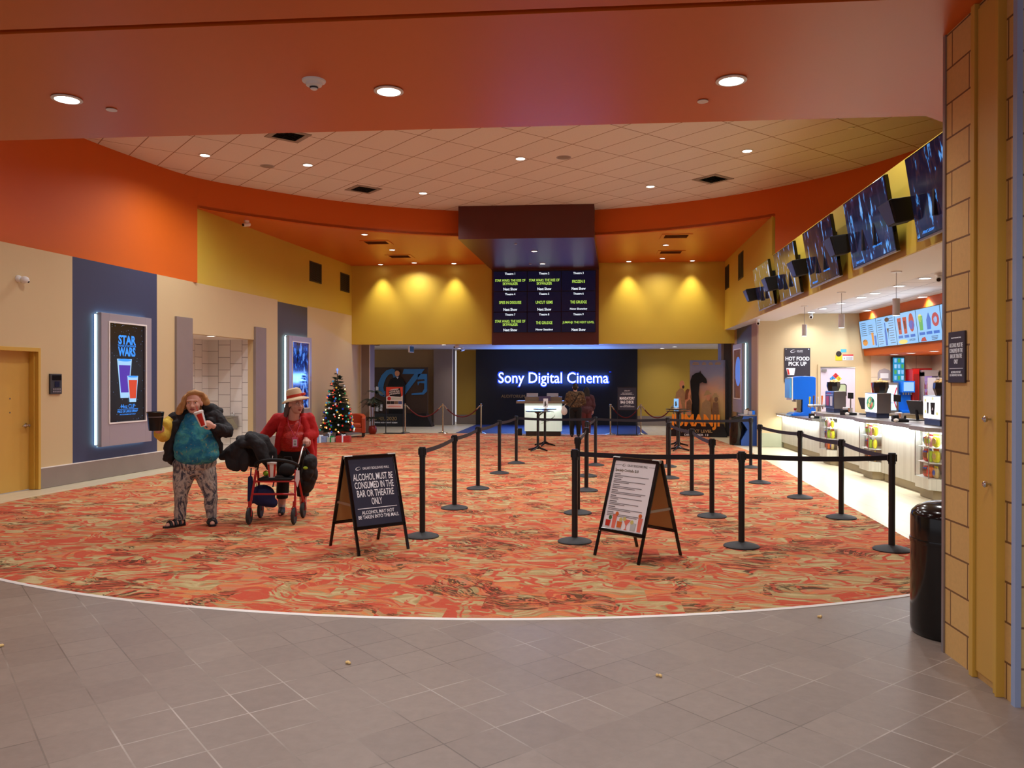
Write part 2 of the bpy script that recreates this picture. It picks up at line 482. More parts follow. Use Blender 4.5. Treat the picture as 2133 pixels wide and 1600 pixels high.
def fit_texts():
    bpy.context.view_layer.update()
    dg = bpy.context.evaluated_depsgraph_get()
    for o, h, w, depth in TEXTS:
        ev = o.evaluated_get(dg)
        xs = [c[0] for c in ev.bound_box]; ys = [c[1] for c in ev.bound_box]
        dw, dh = max(xs) - min(xs), max(ys) - min(ys)
        if dw < 1e-6 or dh < 1e-6: continue
        sx = w / dw if w else None
        sy = h / dh if h else None
        if sx is None: sx = sy
        if sy is None: sy = sx
        o.scale = (sx, sy, 1.0)
        o.data.extrude = depth / 2
        # centre the block on the given point
        cy = (max(ys) + min(ys)) / 2
        m = o.rotation_euler.to_matrix()
        o.location = Vector(o.location) - m @ Vector((0, cy * sy, 0))
    # letters become plain meshes
    bpy.context.view_layer.update()
    dg = bpy.context.evaluated_depsgraph_get()
    for o, h, w, depth in TEXTS:
        me = bpy.data.meshes.new_from_object(o.evaluated_get(dg))
        nm = o.name.split('.')[0]
        k = bpy.data.objects.new(nm, me)
        C.objects.link(k)
        k.parent = o.parent; k.location = o.location; k.rotation_euler = o.rotation_euler; k.scale = o.scale
    for o, h, w, depth in TEXTS:
        bpy.data.objects.remove(o)

def spot(name, loc, power, angle=140, blend=0.8, radius=0.06, col=(1.0, 0.98, 0.96), parent=None, aim=None):
    l = bpy.data.lights.new(name, 'SPOT')
    l.energy = power; l.spot_size = R(angle); l.spot_blend = blend; l.shadow_soft_size = radius; l.color = col
    o = bpy.data.objects.new(name, l); C.objects.link(o)
    o.location = loc
    if aim: o.rotation_euler = aim
    if parent: o.parent = parent
    return o

def area(name, loc, rot, sx, sy, power, col, parent=None, spread=180):
    l = bpy.data.lights.new(name, 'AREA')
    l.shape = 'RECTANGLE'; l.size = sx; l.size_y = sy; l.energy = power; l.color = col; l.spread = R(spread)
    o = bpy.data.objects.new(name, l); C.objects.link(o)
    o.location = loc; o.rotation_euler = rot
    if parent: o.parent = parent
    return o
# ------------------------------------------------------------------ the setting
tile_material('niche_tile_side', (226, 220, 216), (220, 214, 210), (128, 118, 116), 0.30, 0.31, 0, 0.006, rough=0.4, axes='zy', nscale=3, namp=0.03)
tile_material('niche_tile_back', (226, 220, 216), (220, 214, 210), (128, 118, 116), 0.30, 0.31, 0, 0.006, rough=0.4, axes='zx', nscale=3, namp=0.03)
CX, CY, CR = -1.07, 12.5, 7.65          # round ceiling
KX, KY, KR = -1.36, 14.12, 8.45         # round front of the carpet
def arc(cx, cy, r, a0, a1, n):
    return [(cx + r * math.cos(R(a0 + (a1 - a0) * i / n)), cy + r * math.sin(R(a0 + (a1 - a0) * i / n))) for i in range(n + 1)]

struct(box(-14, 9.5, 6.0, 33, -0.2, -0.004).build('floor', 'pale_tile'))
aL = math.degrees(math.atan2(-5.22, -6.64)); aR = math.degrees(math.atan2(-6.98, 4.76))
karc = arc(KX, KY, KR, aL, aR, 72)
poly = [(-14, 8.9)] + karc + [(9.5, 7.14), (9.5, -7), (-14, -7)]
struct(MB().prism(poly, -0.2, 0.0).build('floor_front', 'brown_tile'))
cpoly = karc + [(4.02, 20.2), (3.75, 25.35), (-5.7, 25.75), (-6.5, 25.5), (-6.9, 24.2), (-7.05, 22.0), (-7.42, 16.0), (-7.95, 11.1)]
struct(box(-4.1, 2.07, 25.9, 30.85, -0.05, 0.004).build('floor_rear', mat('blue_lit_floor', (26, 48, 104), 0.6, var=0.1, vs=8)))  # the sign's blue glow on the pale floor, put into the colour
struct(MB().prism(cpoly, -0.05, 0.005).build('floor_carpet', 'carpet'))
m = MB()
inner = arc(KX, KY, KR - 0.004, aL, aR, 72); outer = arc(KX, KY, KR + 0.03, aL, aR, 72)
n = len(inner)
vs = [(x, y, 0.0) for x, y in inner] + [(x, y, 0.0) for x, y in outer] + [(x, y, 0.009) for x, y in inner] + [(x, y, 0.004) for x, y in outer]
fs = []
for i in range(n - 1):
    fs += [(2 * n + i, 2 * n + i + 1, 3 * n + i + 1, 3 * n + i), (n + i, n + i + 1, 3 * n + i + 1, 3 * n + i), (i, i + 1, 2 * n + i + 1, 2 * n + i)]
struct(m.mesh(vs, fs).build('trim_1', 'white_trim'))

# left wall: runs at a slight angle, local x along it, local -y into the room
LW = bpy.data.objects.new('wall_left_axis', None)
LW_LOC = Vector((-8.45, 11.9, 0)); LW_RZ = math.atan2(1, 0.095)
C.objects.unlink(LW) if LW.name in C.objects else None
bpy.data.objects.remove(LW)
def lw(s, d, z):
    """point on the left wall: s along it, d out into the room"""
    c, sn = math.cos(LW_RZ), math.sin(LW_RZ)
    return Vector((LW_LOC.x + c * s + sn * d, LW_LOC.y + sn * s - c * d, z))
m = MB()
T = 0.16
zt = 3.74
def wpart(s0, s1, z0, z1, mi):
    m.cur = mi; m.box(s0, s1, 0, T, z0, z1)
# slots: 0 beige 1 navy 2 charcoal 3 yellow
wpart(-7.5, -1.07, 0, zt, 0)
wpart(-1.07, -0.03, 2.15, zt, 0)
wpart(-0.03, 0.725, 0, zt, 0)
wpart(0.725, 2.995, 0, zt, 1)
wpart(2.995, 4.12, 0, zt, 0)
wpart(4.12, 6.77, 2.67, zt, 0)
wpart(6.77, 7.97, 0, zt, 0)
wpart(7.97, 9.72, 0, 3.70, 2)
wpart(7.97, 9.72, 3.70, zt, 3)
wpart(9.72, 13.75, 0, zt, 0)
wpart(4.31, 13.02, zt, 5.3, 3)
wl = m.build('wall_left', ['beige_wall', 'navy_paint', 'charcoal_paint', 'yellow_wall'], loc=LW_LOC, rot=(0, 0, LW_RZ), recalc=False)
struct(wl)
struct(box(-7.5, 4.9, 0.05, 1.6, zt - 0.05, zt - 0.004).build('trim_2', 'beige_wall', loc=LW_LOC, rot=(0, 0, LW_RZ)))
# niche
m = MB()
m.cur = 0; m.box(4.0, 6.9, 1.2, 1.3, 0, 2.8)
m.cur = 1; m.box(6.77, 6.9, T, 1.25, 0, 2.8)
m.box(4.0, 4.12, T, 1.25, 0, 2.8)
m.cur = 2; m.box(4.0, 6.9, T, 1.3, 2.67, 2.8)
struct(m.build('wall_niche', ['niche_tile_back', 'niche_tile_side', 'white_paint'], loc=LW_LOC, rot=(0, 0, LW_RZ), recalc=False))
# baseboards and grey strips
m = MB()
for s0, s1 in ((-7.5, -1.09), (0.0, 3.57), (7.29, 13.75)):
    m.cur = 0; m.box(s0, s1, -0.02, 0.01, 0, 0.315)
    m.cur = 1; m.box(s0, s1, -0.022, 0.01, 0.315, 0.33)
struct(m.build('baseboard_left', ['grey_base', 'white_trim'], loc=LW_LOC, rot=(0, 0, LW_RZ)))
for i, (s0, s1) in enumerate(((3.57, 4.13), (6.76, 7.29))):
    struct(box(s0, s1, -0.05, 0.02, 0, 2.98).build('trim_%d' % (3 + i), 'grey_strip', loc=LW_LOC, rot=(0, 0, LW_RZ), bevel=0.004))
# door in the left wall
d = thing('door_1', 'tan door with lever handle in yellow frame, left end of beige wall', 'door', LW_LOC, LW_RZ)
d['kind'] = 'structure'
m = MB(); m.box(-0.05, 0.0, -0.03, 0.16, 0, 2.2); m.box(-1.1, -1.05, -0.03, 0.16, 0, 2.2); m.box(-1.05, -0.05, -0.03, 0.16, 2.14, 2.2)
m.box(-0.075, -0.05, 0.03, 0.12, 0, 2.14); m.box(-1.05, -1.025, 0.03, 0.12, 0, 2.14)
m.build('door_frame', 'door_frame_yellow', d, bevel=0.003)
box(-1.05, -0.05, 0.12, 0.165, 0.008, 2.14).build('door_leaf', 'door_yellow', d)
m = MB(); m.cyl((-0.14, 0.12, 1.0), (-0.14, 0.05, 1.0), 0.022); m.tube([(-0.14, 0.06, 1.0), (-0.2, 0.055, 1.0), (-0.27, 0.06, 0.995)], 0.010)
m.cyl((-0.14, 0.125, 1.0), (-0.14, 0.11, 1.0), 0.034)
m.build('door_handle', 'chrome', d, smooth=True)
m = MB(); m.cyl((-0.45, 0.125, 1.42), (-0.45, 0.114, 1.42), 0.012); m.cyl((-0.45, 0.125, 1.21), (-0.45, 0.114, 1.21), 0.012)
m.build('door_viewer', 'chrome', d)

# round raised ceiling with its orange drum
th_l, th_r = 152.0, 46.6
def drum_r(a):   # the drum swells slightly where it meets the left wall
    return CR + 0.2 * math.exp(-((a - 152.0) / 9.0) ** 2)
def drum_arc(a0, a1, n, g=0.0):
    return [(CX + (drum_r(a0 + (a1 - a0) * i / n) + g) * math.cos(R(a0 + (a1 - a0) * i / n)), CY + (drum_r(a0 + (a1 - a0) * i / n) + g) * math.sin(R(a0 + (a1 - a0) * i / n))) for i in range(n + 1)]
struct(MB().mesh([(x, y, 5.92) for x, y in arc(CX, CY, CR + 0.35, 0, 360, 96)[:-1]], [tuple(range(96))]).build('ceiling', 'ceiling_tile', recalc=False))
m = MB()
def drum(a0, a1, z0, z1, n):
    p = drum_arc(a0, a1, n); q = drum_arc(a0, a1, n, 0.12); k = n + 1
    vs = [(x, y, z0) for x, y in p] + [(x, y, z1) for x, y in p] + [(x, y, z0) for x, y in q] + [(x, y, z1) for x, y in q]
    fs = []
    for i in range(n):
        fs += [(i, i + 1, k + i + 1, k + i), (2 * k + i, 3 * k + i, 3 * k + i + 1, 2 * k + i + 1), (i, 2 * k + i, 2 * k + i + 1, i + 1), (k + i, k + i + 1, 3 * k + i + 1, 3 * k + i)]
    m.mesh(vs, fs)
drum(th_r, th_l, 5.294, 5.95, 60); drum(th_l, 229, 3.738, 5.95, 50); drum(-49, th_r, 4.40, 5.95, 60)
struct(m.build('wall_drum', 'orange_wall', smooth=True))
# orange rear soffit (5.30 m)
sa = drum_arc(th_r, th_l, 60)
rear = sa + [(-8.6, 16.4), (-8.3, 25.0), (4.7, 25.0), (4.5, 17.9)]
struct(MB().prism(rear, 5.30, 5.36).build('ceiling_rear', 'orange_ceiling'))
# near header (3.86 m) with its reveal joint
m = MB()
m.prism([(-14, 4.75), (-14, 6.85), (2.78, 6.85), (3.7, 7.62), (9, 7.62), (9, 4.75)], 3.86, 5.95)
m.box(-14, 9, -7, 4.69, 3.86, 4.1); m.box(-14, 9, 4.6, 4.8, 3.95, 4.1)
struct(m.build('ceiling_header', 'orange_ceiling'))
# maroon canopy over the show-time board
m = MB()
m.mesh([(-3.0, 19.35, 5.12), (0.27, 19.35, 5.12), (0.50, 24.9, 5.12), (-2.80, 24.9, 5.12), (-3.0, 19.35, 5.93), (0.27, 19.35, 5.93), (0.50, 24.9, 5.93), (-2.80, 24.9, 5.93)],
       [(0, 3, 2, 1), (4, 5, 6, 7), (0, 1, 5, 4), (1, 2, 6, 5), (2, 3, 7, 6), (3, 0, 4, 7)])
m.box(-2.79, 0.49, 24.74, 24.82, 2.80, 5.12)
struct(m.build('ceiling_canopy', 'maroon'))
# rear band and corridor
m = MB(); m.box(-7.3, 4.62, 24.8, 25.05, 2.83, 5.32)
struct(m.build('wall_back', 'yellow_wall'))
struct(box(-12, 6, 25.05, 32.5, 2.90, 3.0).build('ceiling_corridor', 'white_paint'))
m = MB()
m.cur = 0; m.box(-12, -5.7, 31.0, 31.2, 0, 2.9)
m.cur = 1; m.box(-4.95, -4.05, 31.5, 31.7, 0, 2.9); m.box(2.05, 6, 31.0, 31.2, 0, 2.9)
m.cur = 2; m.box(-5.68, -4.93, 30.5, 31.0, 0, 2.9)
m.cur = 3; m.box(-12, -5.7, 30.97, 31.0, 0, 0.34); m.box(-4.95, -4.05, 31.47, 31.5, 0, 0.36); m.box(2.05, 6, 30.97, 31.0, 0, 0.36)
m.cur = 4; m.box(-4.96, -4.93, 30.47, 30.5, 0, 2.9)
struct(m.build('wall_corridor', ['tan_wall', 'yellow_end', 'grey_strip', 'grey_base', 'white_trim']))
struct(box(-4.1, 2.07, 30.85, 31.3, 0, 2.9).build('wall_screen', 'black_wall'))
m = MB(); m.cur = 0; m.box(-7.27, -6.86, 25.6, 26.2, 0, 2.9); m.cur = 1; m.box(-7.17, -7.14, 25.57, 25.6, 0, 2.9); m.box(-6.875, -6.855, 25.59, 25.62, 0, 2.9)
struct(m.build('pillar_left', ['grey_strip', 'white_trim']))
struct(box(4.33, 4.72, 25.3, 25.9, 0, 2.9).build('pillar_right', 'charcoal_paint'))
struct(box(4.25, 4.34, 25.3, 25.9, 0, 2.9).build('trim_5', 'grey_strip'))

# right fascia over the food counter
RW_LOC = Vector((3.93, 9.16, 0)); RW_RZ = math.atan2(-1, -0.0215)
def rw(y, d, z):
    return Vector((3.93 + 0.0215 * (y - 9.16) - d, y, z))
def rs(y): return 9.16 - y
m = MB(); m.box(rs(18.10), rs(7.55), 0, 0.3, 3.24, 4.44); m.box(rs(24.9), rs(18.10), 0, 0.3, 3.24, 5.31)
struct(m.build('wall_right', 'yellow_wall', loc=RW_LOC, rot=(0, 0, RW_RZ)))
struct(box(rs(18.2), rs(7.55), 0.2, 3.2, 4.36, 4.43).build('trim_6', 'yellow_wall', loc=RW_LOC, rot=(0, 0, RW_RZ)))
m = MB(); m.mesh([(3.93, 7.6, 3.238), (4.27, 24.85, 3.238), (4.95, 24.85, 3.238), (4.95, 7.6, 3.238), (3.96, 7.6, 3.5), (4.29, 24.85, 3.5), (4.95, 24.85, 3.5), (4.95, 7.6, 3.5)],
              [(0, 1, 2, 3), (4, 7, 6, 5), (0, 4, 5, 1), (2, 6, 7, 3), (0, 3, 7, 4), (1, 5, 6, 2)])
struct(m.build('ceiling_soffit', 'white_paint'))
struct(box(4.95, 8.9, 7.4, 21.3, 3.42, 3.5).build('ceiling_concession', 'concession_ceiling'))
m = MB(); m.cur = 0; m.box(4.5, 7.3, 21.2, 21.36, 0, 3.45); m.cur = 1; m.box(7.3, 8.9, 21.2, 21.36, 0, 3.45); m.box(8.75, 8.9, 7.4, 21.2, 0, 3.45)
m.cur = 0; m.box(4.62, 8.9, 7.25, 7.4, 0, 3.45)
m.cur = 2; m.box(4.5, 5.2, 21.185, 21.2, 0, 0.36)
struct(m.build('wall_concession', ['beige_wall', 'beige_wall_tile', 'green_grey_base']))
m = MB(); m.cur = 0; m.box(4.56, 4.7, 21.36, 22.35, 0, 3.24); m.cur = 1; m.box(4.56, 4.7, 22.35, 24.45, 0, 3.24); m.cur = 0; m.box(4.56, 4.7, 24.45, 25.3, 0, 3.24)
struct(m.build('wall_alcove', ['tan_wall', 'charcoal_paint']))
struct(MB().prism([(7.0, 3.42), (7.13, 2.34), (8.75, 2.34), (8.75, 3.42)], 7.4, 21.2, plane='xz').build('trim_7', 'orange_wall'))
# near right pillar of concrete block with its tall pocket door
m = MB(); m.cur = 0; m.box(2.26, 6.5, 4.43, 5.27, 0, 3.86)
m.cur = 1; m.box(2.262, 6.5, 4.42, 4.435, 0, 3.86)
struct(m.build('pillar_block', ['block_wall', 'block_wall_front']))
struct(box(2.245, 2.275, 4.405, 4.445, 0.0, 3.86).build('trim_8', 'blue_trim'))
struct(box(2.25, 2.27, 5.255, 5.285, 0.0, 3.86).build('trim_9', 'grey_metal'))
d = thing('door_2', 'tall narrow yellow closet door in block pillar', 'door', (2.26, 4.71, 0), -PI / 2)
d['kind'] = 'structure'
m = MB(); m.box(-0.17, -0.125, -0.03, 0.01, 0, 3.86); m.box(0.105, 0.155, -0.03, 0.01, 0, 3.86); m.box(0.155, 0.17, -0.045, 0.01, 0, 3.86)
m.build('door_frame', 'door_frame_yellow', d, bevel=0.003)
box(-0.12, 0.1, -0.014, 0.008, 0.045, 3.82).build('door_leaf', 'door_yellow', d)
for z in (1.49, 1.13):
    m = MB(); m.lathe([(0.006, 0), (0.006, 0.02), (0.016, 0.024), (0.018, 0.036), (0.010, 0.044), (0, 0.045)], (0, 0, 0), 16, 'y')
    m.v = [(x + 0.045, -0.012 - y, zz + z) for x, y, zz in m.v]
    m.build('door_knob', 'chrome', d, smooth=True)
struct(box(-9.6, -8.9, 6.6, 6.8, 0, 3.86).build('wall_stub', 'beige_wall'))

# ------------------------------------------------------------------ lamps
def downlight(loc, r, label, power, group, glow='lamp_glow', angle=150, blend=0.9, col=(0.96, 0.985, 1.0), lift=0.0):
    t = thing('ceiling_light', label, 'ceiling light', loc, 0, group)
    MB().lathe([(r, -0.002), (r * 1.28, -0.004), (r * 1.30, -0.010), (r * 1.02, -0.014), (r * 0.98, 0.0)], n=28).build('trim_ring', 'white_plastic', t, smooth=True)
    MB().lathe([(0, -0.006), (r * 0.98, -0.006), (r * 0.98, 0.004), (0, 0.004)], n=28).build('lens', glow, t)
    spot('lamp', (0, 0, -0.03), power, angle, blend, max(r * 0.9, 0.04), col, t)
    return t
WARM = (1.0, 0.94, 0.85)
P = 0.62
for (x, y), lab in zip(((-3.94, 5.87), (-1.44, 5.91), (1.06, 5.91)), ('left', 'middle', 'right')):
    downlight((x, y, 3.86), 0.085, 'bright recessed light in low front orange ceiling, %s one of three' % lab, 160 * P, 'lights in the low front ceiling', col=(1, 0.98, 0.95))
for k, (x, y) in enumerate(((-4.0, 2.6), (-1.4, 2.6), (1.1, 2.6), (-4.0, -1.0), (-1.4, -1.0), (1.1, -1.0))):  # out-of-view downlights added for fill light
    downlight((x, y, 3.86), 0.085, 'unseen added fill light in walkway ceiling nearer than the dark joint, %s row' % ('front' if k < 3 else 'rear'), 230 * P, 'added walkway fill lights', col=(1, 0.985, 0.97))
for x, y, lab in ((-7.05, 14.56, 'leftmost of the six'), (-5.36, 15.38, 'beside grey speaker, second from left'), (-3.58, 17.91, 'right of the left air vent'), (-1.18, 15.28, 'upper middle, left of round speaker'), (1.46, 17.71, 'left of the right air vent'), (3.0, 15.12, 'rightmost of the six')):
    downlight((x, y, 5.92), 0.085, 'recessed light in round white tiled ceiling, %s' % lab, 520 * P, 'lights in the round tiled ceiling', angle=155)
for x, y in ((-5.5, 10.2), (-1.1, 10.0), (3.2, 10.2), (-3.3, 12.4), (1.2, 12.4)):  # unseen repeats of the ceiling lights, added to light the lobby
    downlight((x, y, 5.92), 0.085, 'added recessed light in round tiled ceiling unseen behind front header', 520 * P, 'lights in the round tiled ceiling', angle=155)
for x, y, lab in ((-5.35, 19.47, 'nearest of the left row'), (-5.22, 21.82, 'between the two left vents'), (-5.12, 24.27, 'last of the left row'), (2.19, 21.64, 'between the two right vents'), (2.33, 24.0, 'behind the right vents')):
    downlight((x, y, 5.30), 0.07, 'recessed light in rear orange ceiling, %s' % lab, 210 * P, 'lights in the rear orange ceiling', col=WARM)
for x, lab in ((-6.23, 'far left'), (-3.94, 'left of the show board'), (1.38, 'right of the show board'), (3.27, 'far right')):
    downlight((x, 24.52, 5.30), 0.07, 'wall-washing light making a bright scallop on yellow wall, %s' % lab, 300 * P, 'wall-washing lights over the yellow band', angle=74, blend=0.95, col=(1.0, 0.90, 0.66))
for x, y, lab in ((-1.27, 21.26, 'nearer'), (-1.17, 23.54, 'farther')):
    downlight((x, y, 5.12), 0.07, '%s recessed light in the dark red canopy' % lab, 40 * P, 'lights in the maroon canopy', angle=100)
for x, y, lab in ((-5.3, 26.0, 'left'), (-4.6, 26.5, 'second from left'), (2.5, 26.0, 'right'), (-1.14, 28.6, 'in front of the glowing sign'), (3.2, 28.6, 'added unseen behind the band, right'), (-4.5, 29.4, 'added unseen behind the band, left'), (2.9, 29.9, 'added unseen behind the yellow band, far right')):  # the hidden ones are unseen lamps added to brighten the corridor
    downlight((x, y, 2.90), 0.08, 'recessed light in rear corridor ceiling, %s' % lab, 110 * P, 'lights in the rear corridor ceiling', angle=140, col=WARM)
LC = ('farthest', 'second farthest', 'third from the far end', 'fourth from the far end', 'fifth from the far end', 'sixth from the far end', 'seventh from the far end', 'nearest')
for y, lab in zip((20.7, 19.7, 18.4, 17.1, 16.3, 15.1, 14.0, 12.7), LC):
    downlight((5.68, y, 3.42), 0.085, 'ceiling light in the row above the food counter, %s' % lab, 150 * P, 'ceiling lights over the food counter', glow='lamp_glow_cool', col=(0.95, 0.96, 1.0))
for y, lab in ((20.3, 'farther'), (17.1, 'nearer')):
    downlight((6.9, y, 3.42), 0.085, 'ceiling light close to the menu screens, %s one' % lab, 190 * P, 'ceiling lights by the menu screens', glow='lamp_glow_cool', col=(0.95, 0.96, 1.0))
for y, lab in zip((20.0, 19.0, 17.8, 16.9), ('leftmost', 'second from left', 'third from left', 'rightmost')):
    downlight((7.42, y, 2.34), 0.08, 'light under the orange menu bulkhead, %s' % lab, 95 * P, 'lights under the menu bulkhead', glow='lamp_glow_cool', angle=174, blend=0.25, col=(1, 0.95, 0.90))
p = lw(5.05, -0.10, 2.67)
downlight(p, 0.08, 'ceiling light in the white tiled fountain niche', 60 * P, 'niche light', col=(1, 0.95, 0.88))
for y, lab in ((17.0, 'leftmost'), (14.4, 'middle'), (11.74, 'rightmost')):
    x = {17.0: 4.53, 14.4: 4.46, 11.74: 4.38}[y]
    t = thing('pendant_lamp', 'silver cylinder pendant lamp over the counter, %s of three' % lab, 'lamp', (x, y, 3.24), 0, 'pendants over the counter')
    MB().lathe([(0, -0.02), (0.07, -0.018), (0.075, -0.001), (0, -0.001)], n=24).build('canopy', 'white_plastic', t, smooth=True)
    MB().cyl((0, 0, -0.02), (0, 0, -0.39), 0.004, n=8).build('cord', 'grey_metal', t)
    MB().lathe([(0.045, -0.62), (0.048, -0.615), (0.048, -0.385), (0.01, -0.38)], n=24).build('shade', mat('shade_silver', (206, 204, 208), 0.35), t, smooth=True)
    MB().lathe([(0, -0.622), (0.043, -0.622), (0.043, -0.60), (0, -0.60)], n=24).build('lens', 'lamp_glow_cool', t)
    spot('lamp', (0, 0, -0.64), 26 * P, 110, 0.8, 0.04, (1, 0.96, 0.92), t)
# ------------------------------------------------------------------ things on the walls and ceilings
def em(name, col, es=1.0, base=None):
    return mat(name, base or (10, 10, 14), 0.25, emit=col, es=es)
em('glow_blue', (60, 150, 255), 1.1); em('glow_blue_pale', (170, 215, 255), 1.0); em('glow_blue_deep', (20, 60, 255), 2.2)
em('glow_white', (240, 248, 255), 1.1); em('glow_green', (196, 236, 96), 1.0); em('glow_navy', (3, 8, 38), 0.7)
em('glow_purple', (96, 60, 190), 0.8); em('glow_orange', (240, 80, 40), 0.8); em('glow_red', (160, 24, 30), 0.7)
em('glow_sign', (214, 226, 255), 2.6); em('menu_white', (140, 196, 248), 1.0); em('menu_ink', (40, 70, 120), 0.6)
em('menu_blue', (40, 110, 210), 0.9); em('menu_red', (190, 60, 50), 0.9); em('menu_brown', (80, 44, 40), 0.8); em('menu_green', (90, 180, 90), 0.9); em('menu_orange', (230, 150, 60), 0.9); em('menu_yellow', (236, 220, 120), 1.0)
em('lightbox', (250, 252, 246), 1.5, (240, 240, 240))
em('sky_blue', (90, 130, 220), 0.8); em('poster_rust', (110, 60, 44), 0.5)
mat('poster_black', (20, 20, 26), 0.25); mat('sign_charcoal', (52, 46, 54), 0.5); mat('sign_navy', (54, 58, 78), 0.3)
mat('gold_letters', (168, 140, 90), 0.4, metal=0.4)
mat('hazard_red', (206, 40, 44), 0.4); mat('hazard_blue', (50, 130, 200), 0.4); mat('hazard_yellow', (240, 196, 40), 0.4)
mat('door_lilac', (206, 194, 206), 0.4); mat('window_green', (176, 186, 150), 0.15)

def star_material():
    g = NG('star_field')
    tc = g.n('ShaderNodeTexCoord')
    v = g.n('ShaderNodeTexVoronoi', {'Vector': (tc, 3), 'Scale': 16.0})
    s = g.math('LESS_THAN', (v, 0), 0.09)
    g.set('Base Color', (0.012, 0.011, 0.016, 1)); g.set('Roughness', 0.15)
    g.set('Emission Color', lin((150, 190, 255))); g.set('Emission Strength', g.math('MULTIPLY', s, 0.7))
star_material()
def scene_screen_material(name, seed, tint, kx=7.0, kz=2.2, dark=0.52, blue=(90, 170, 255)):
    """a dim moving-picture frame: pale upright shapes on dark blue"""
    g = NG(name)
    tc = g.n('ShaderNodeTexCoord')
    mp = g.n('ShaderNodeMapping', {'Vector': (tc, 3), 'Location': (seed, 0, seed * 0.7), 'Scale': (kx, 1.0, kz)})
    n = g.n('ShaderNodeTexNoise', {'Vector': (mp, 0), 'Scale': 1.3, 'Detail': 3.0, 'Roughness': 0.65})
    br = g.n('ShaderNodeTexVoronoi', {'Vector': (mp, 0), 'Scale': 1.2}, feature='F1', distance='CHEBYCHEV')
    a = g.math('MULTIPLY', (n, 0), g.math('ADD', 0.55, (br, 0)))
    col = g.ramp(a, [(0.0, (0.002, 0.003, 0.008, 1)), (dark, lin((14, 18, 44))), (dark + 0.08, lin(tint)), (dark + 0.14, lin((16, 30, 74))), (dark + 0.2, lin(blue)), (1.0, lin((200, 228, 255)))])
    g.set('Base Color', (0.01, 0.01, 0.014, 1)); g.set('Roughness', 0.09); g.set('Specular IOR Level', 0.7)
    g.set('Emission Color', col); g.set('Emission Strength', 0.75)
for i, t in enumerate(((70, 40, 40), (66, 44, 46), (70, 40, 36), (52, 36, 60), (56, 34, 40))):
    scene_screen_material('film_frame_%d' % i, 1.7 * i + 0.4, t, 8.0, 2.6, 0.49)
scene_screen_material('crowd_poster', 9.0, (20, 50, 150), 5.0, 3.0, 0.38, (60, 130, 250))

def flat(parent, name, x0, x1, z0, z1, m, d=0.0, t=0.006):
    return box(x0, x1, -d - t, -d, z0, z1).build(name, m, parent)
def dots(mb, pts, r, d, n=14):
    for x, z in pts:
        mb.prism([(x + r * math.cos(2 * PI * i / n), z + r * math.sin(2 * PI * i / n)) for i in range(n)], -d - 0.002, -d, 'xz')
def swoosh(parent, cx, cz, w, m, d):
    """open tilted ellipse ring mark"""
    mb = MB(); n = 28; P0 = []; P1 = []
    for i in range(n + 1):
        t = R(20 + 330 * i / n); k = math.sin(PI * i / n)
        ex, ez = w * 0.5 * math.cos(t), w * 0.27 * math.sin(t)
        fx, fz = w * (0.5 - 0.10 * k - 0.01) * math.cos(t), w * (0.27 - 0.10 * k) * math.sin(t)
        c, s = math.cos(0.25), math.sin(0.25)
        P0.append((cx + ex * c - ez * s, cz + ex * s + ez * c)); P1.append((cx + fx * c - fz * s, cz + fx * s + fz * c))
    vs = [(x, -d, z) for x, z in P0] + [(x, -d, z) for x, z in P1] + [(x, -d - 0.002, z) for x, z in P0] + [(x, -d - 0.002, z) for x, z in P1]
    k = n + 1; fs = []
    for i in range(n):
        fs += [(2 * k + i, 2 * k + i + 1, 3 * k + i + 1, 3 * k + i), (i, k + i, k + i + 1, i + 1)]
    return mb.mesh(vs, fs).build('logo', m, parent, recalc=False)

def poster_case(loc, rz, w, z0, z1, label):
    t = thing('poster_case', label, 'poster case', loc, rz, 'lit poster cases')
    D0, D1 = 0.05, 0.15
    m = MB(); m.cur = 0
    gx0, gx1, gz0, gz1 = 0.15 * w, 0.87 * w, z0 + 0.405, z1 - 0.16
    m.box(0, gx0, -D1, -D0, z0, z1); m.box(gx1, w, -D1, -D0, z0, z1); m.box(gx0, gx1, -D1, -D0, z0, gz0); m.box(gx0, gx1, -D1, -D0, gz1, z1)
    m.build('frame', 'case_grey', t, bevel=0.004)
    m = MB(); e = 0.025
    m.box(gx0 - e, gx0, -D1 - 0.012, -D1 + 0.002, gz0 - e, gz1 + e); m.box(gx1, gx1 + e, -D1 - 0.012, -D1 + 0.002, gz0 - e, gz1 + e)
    m.box(gx0, gx1, -D1 - 0.012, -D1 + 0.002, gz0 - e, gz0); m.box(gx0, gx1, -D1 - 0.012, -D1 + 0.002, gz1, gz1 + e)
    m.build('door_rim', 'white_trim', t)
    m = MB(); q = 0.03
    m.box(-0.02, 0.01, -D0, -D0 + 0.02, z0 + q, z1 - q); m.box(w - 0.01, w + 0.02, -D0, -D0 + 0.02, z0 + q, z1 - q)
    m.box(q, w - q, -D0, -D0 + 0.02, z0 - 0.004, z0 + 0.02); m.box(q, w - q, -D0, -D0 + 0.02, z1 - 0.02, z1 + 0.004)
    m.build('light_strip', 'led_cyan', t)
    box(0.1, w - 0.1, -D0, 0.0, z0 + 0.1, z1 - 0.1).build('back_box', 'case_side', t)
    return t, gx0, gx1, gz0, gz1, D1 - 0.03

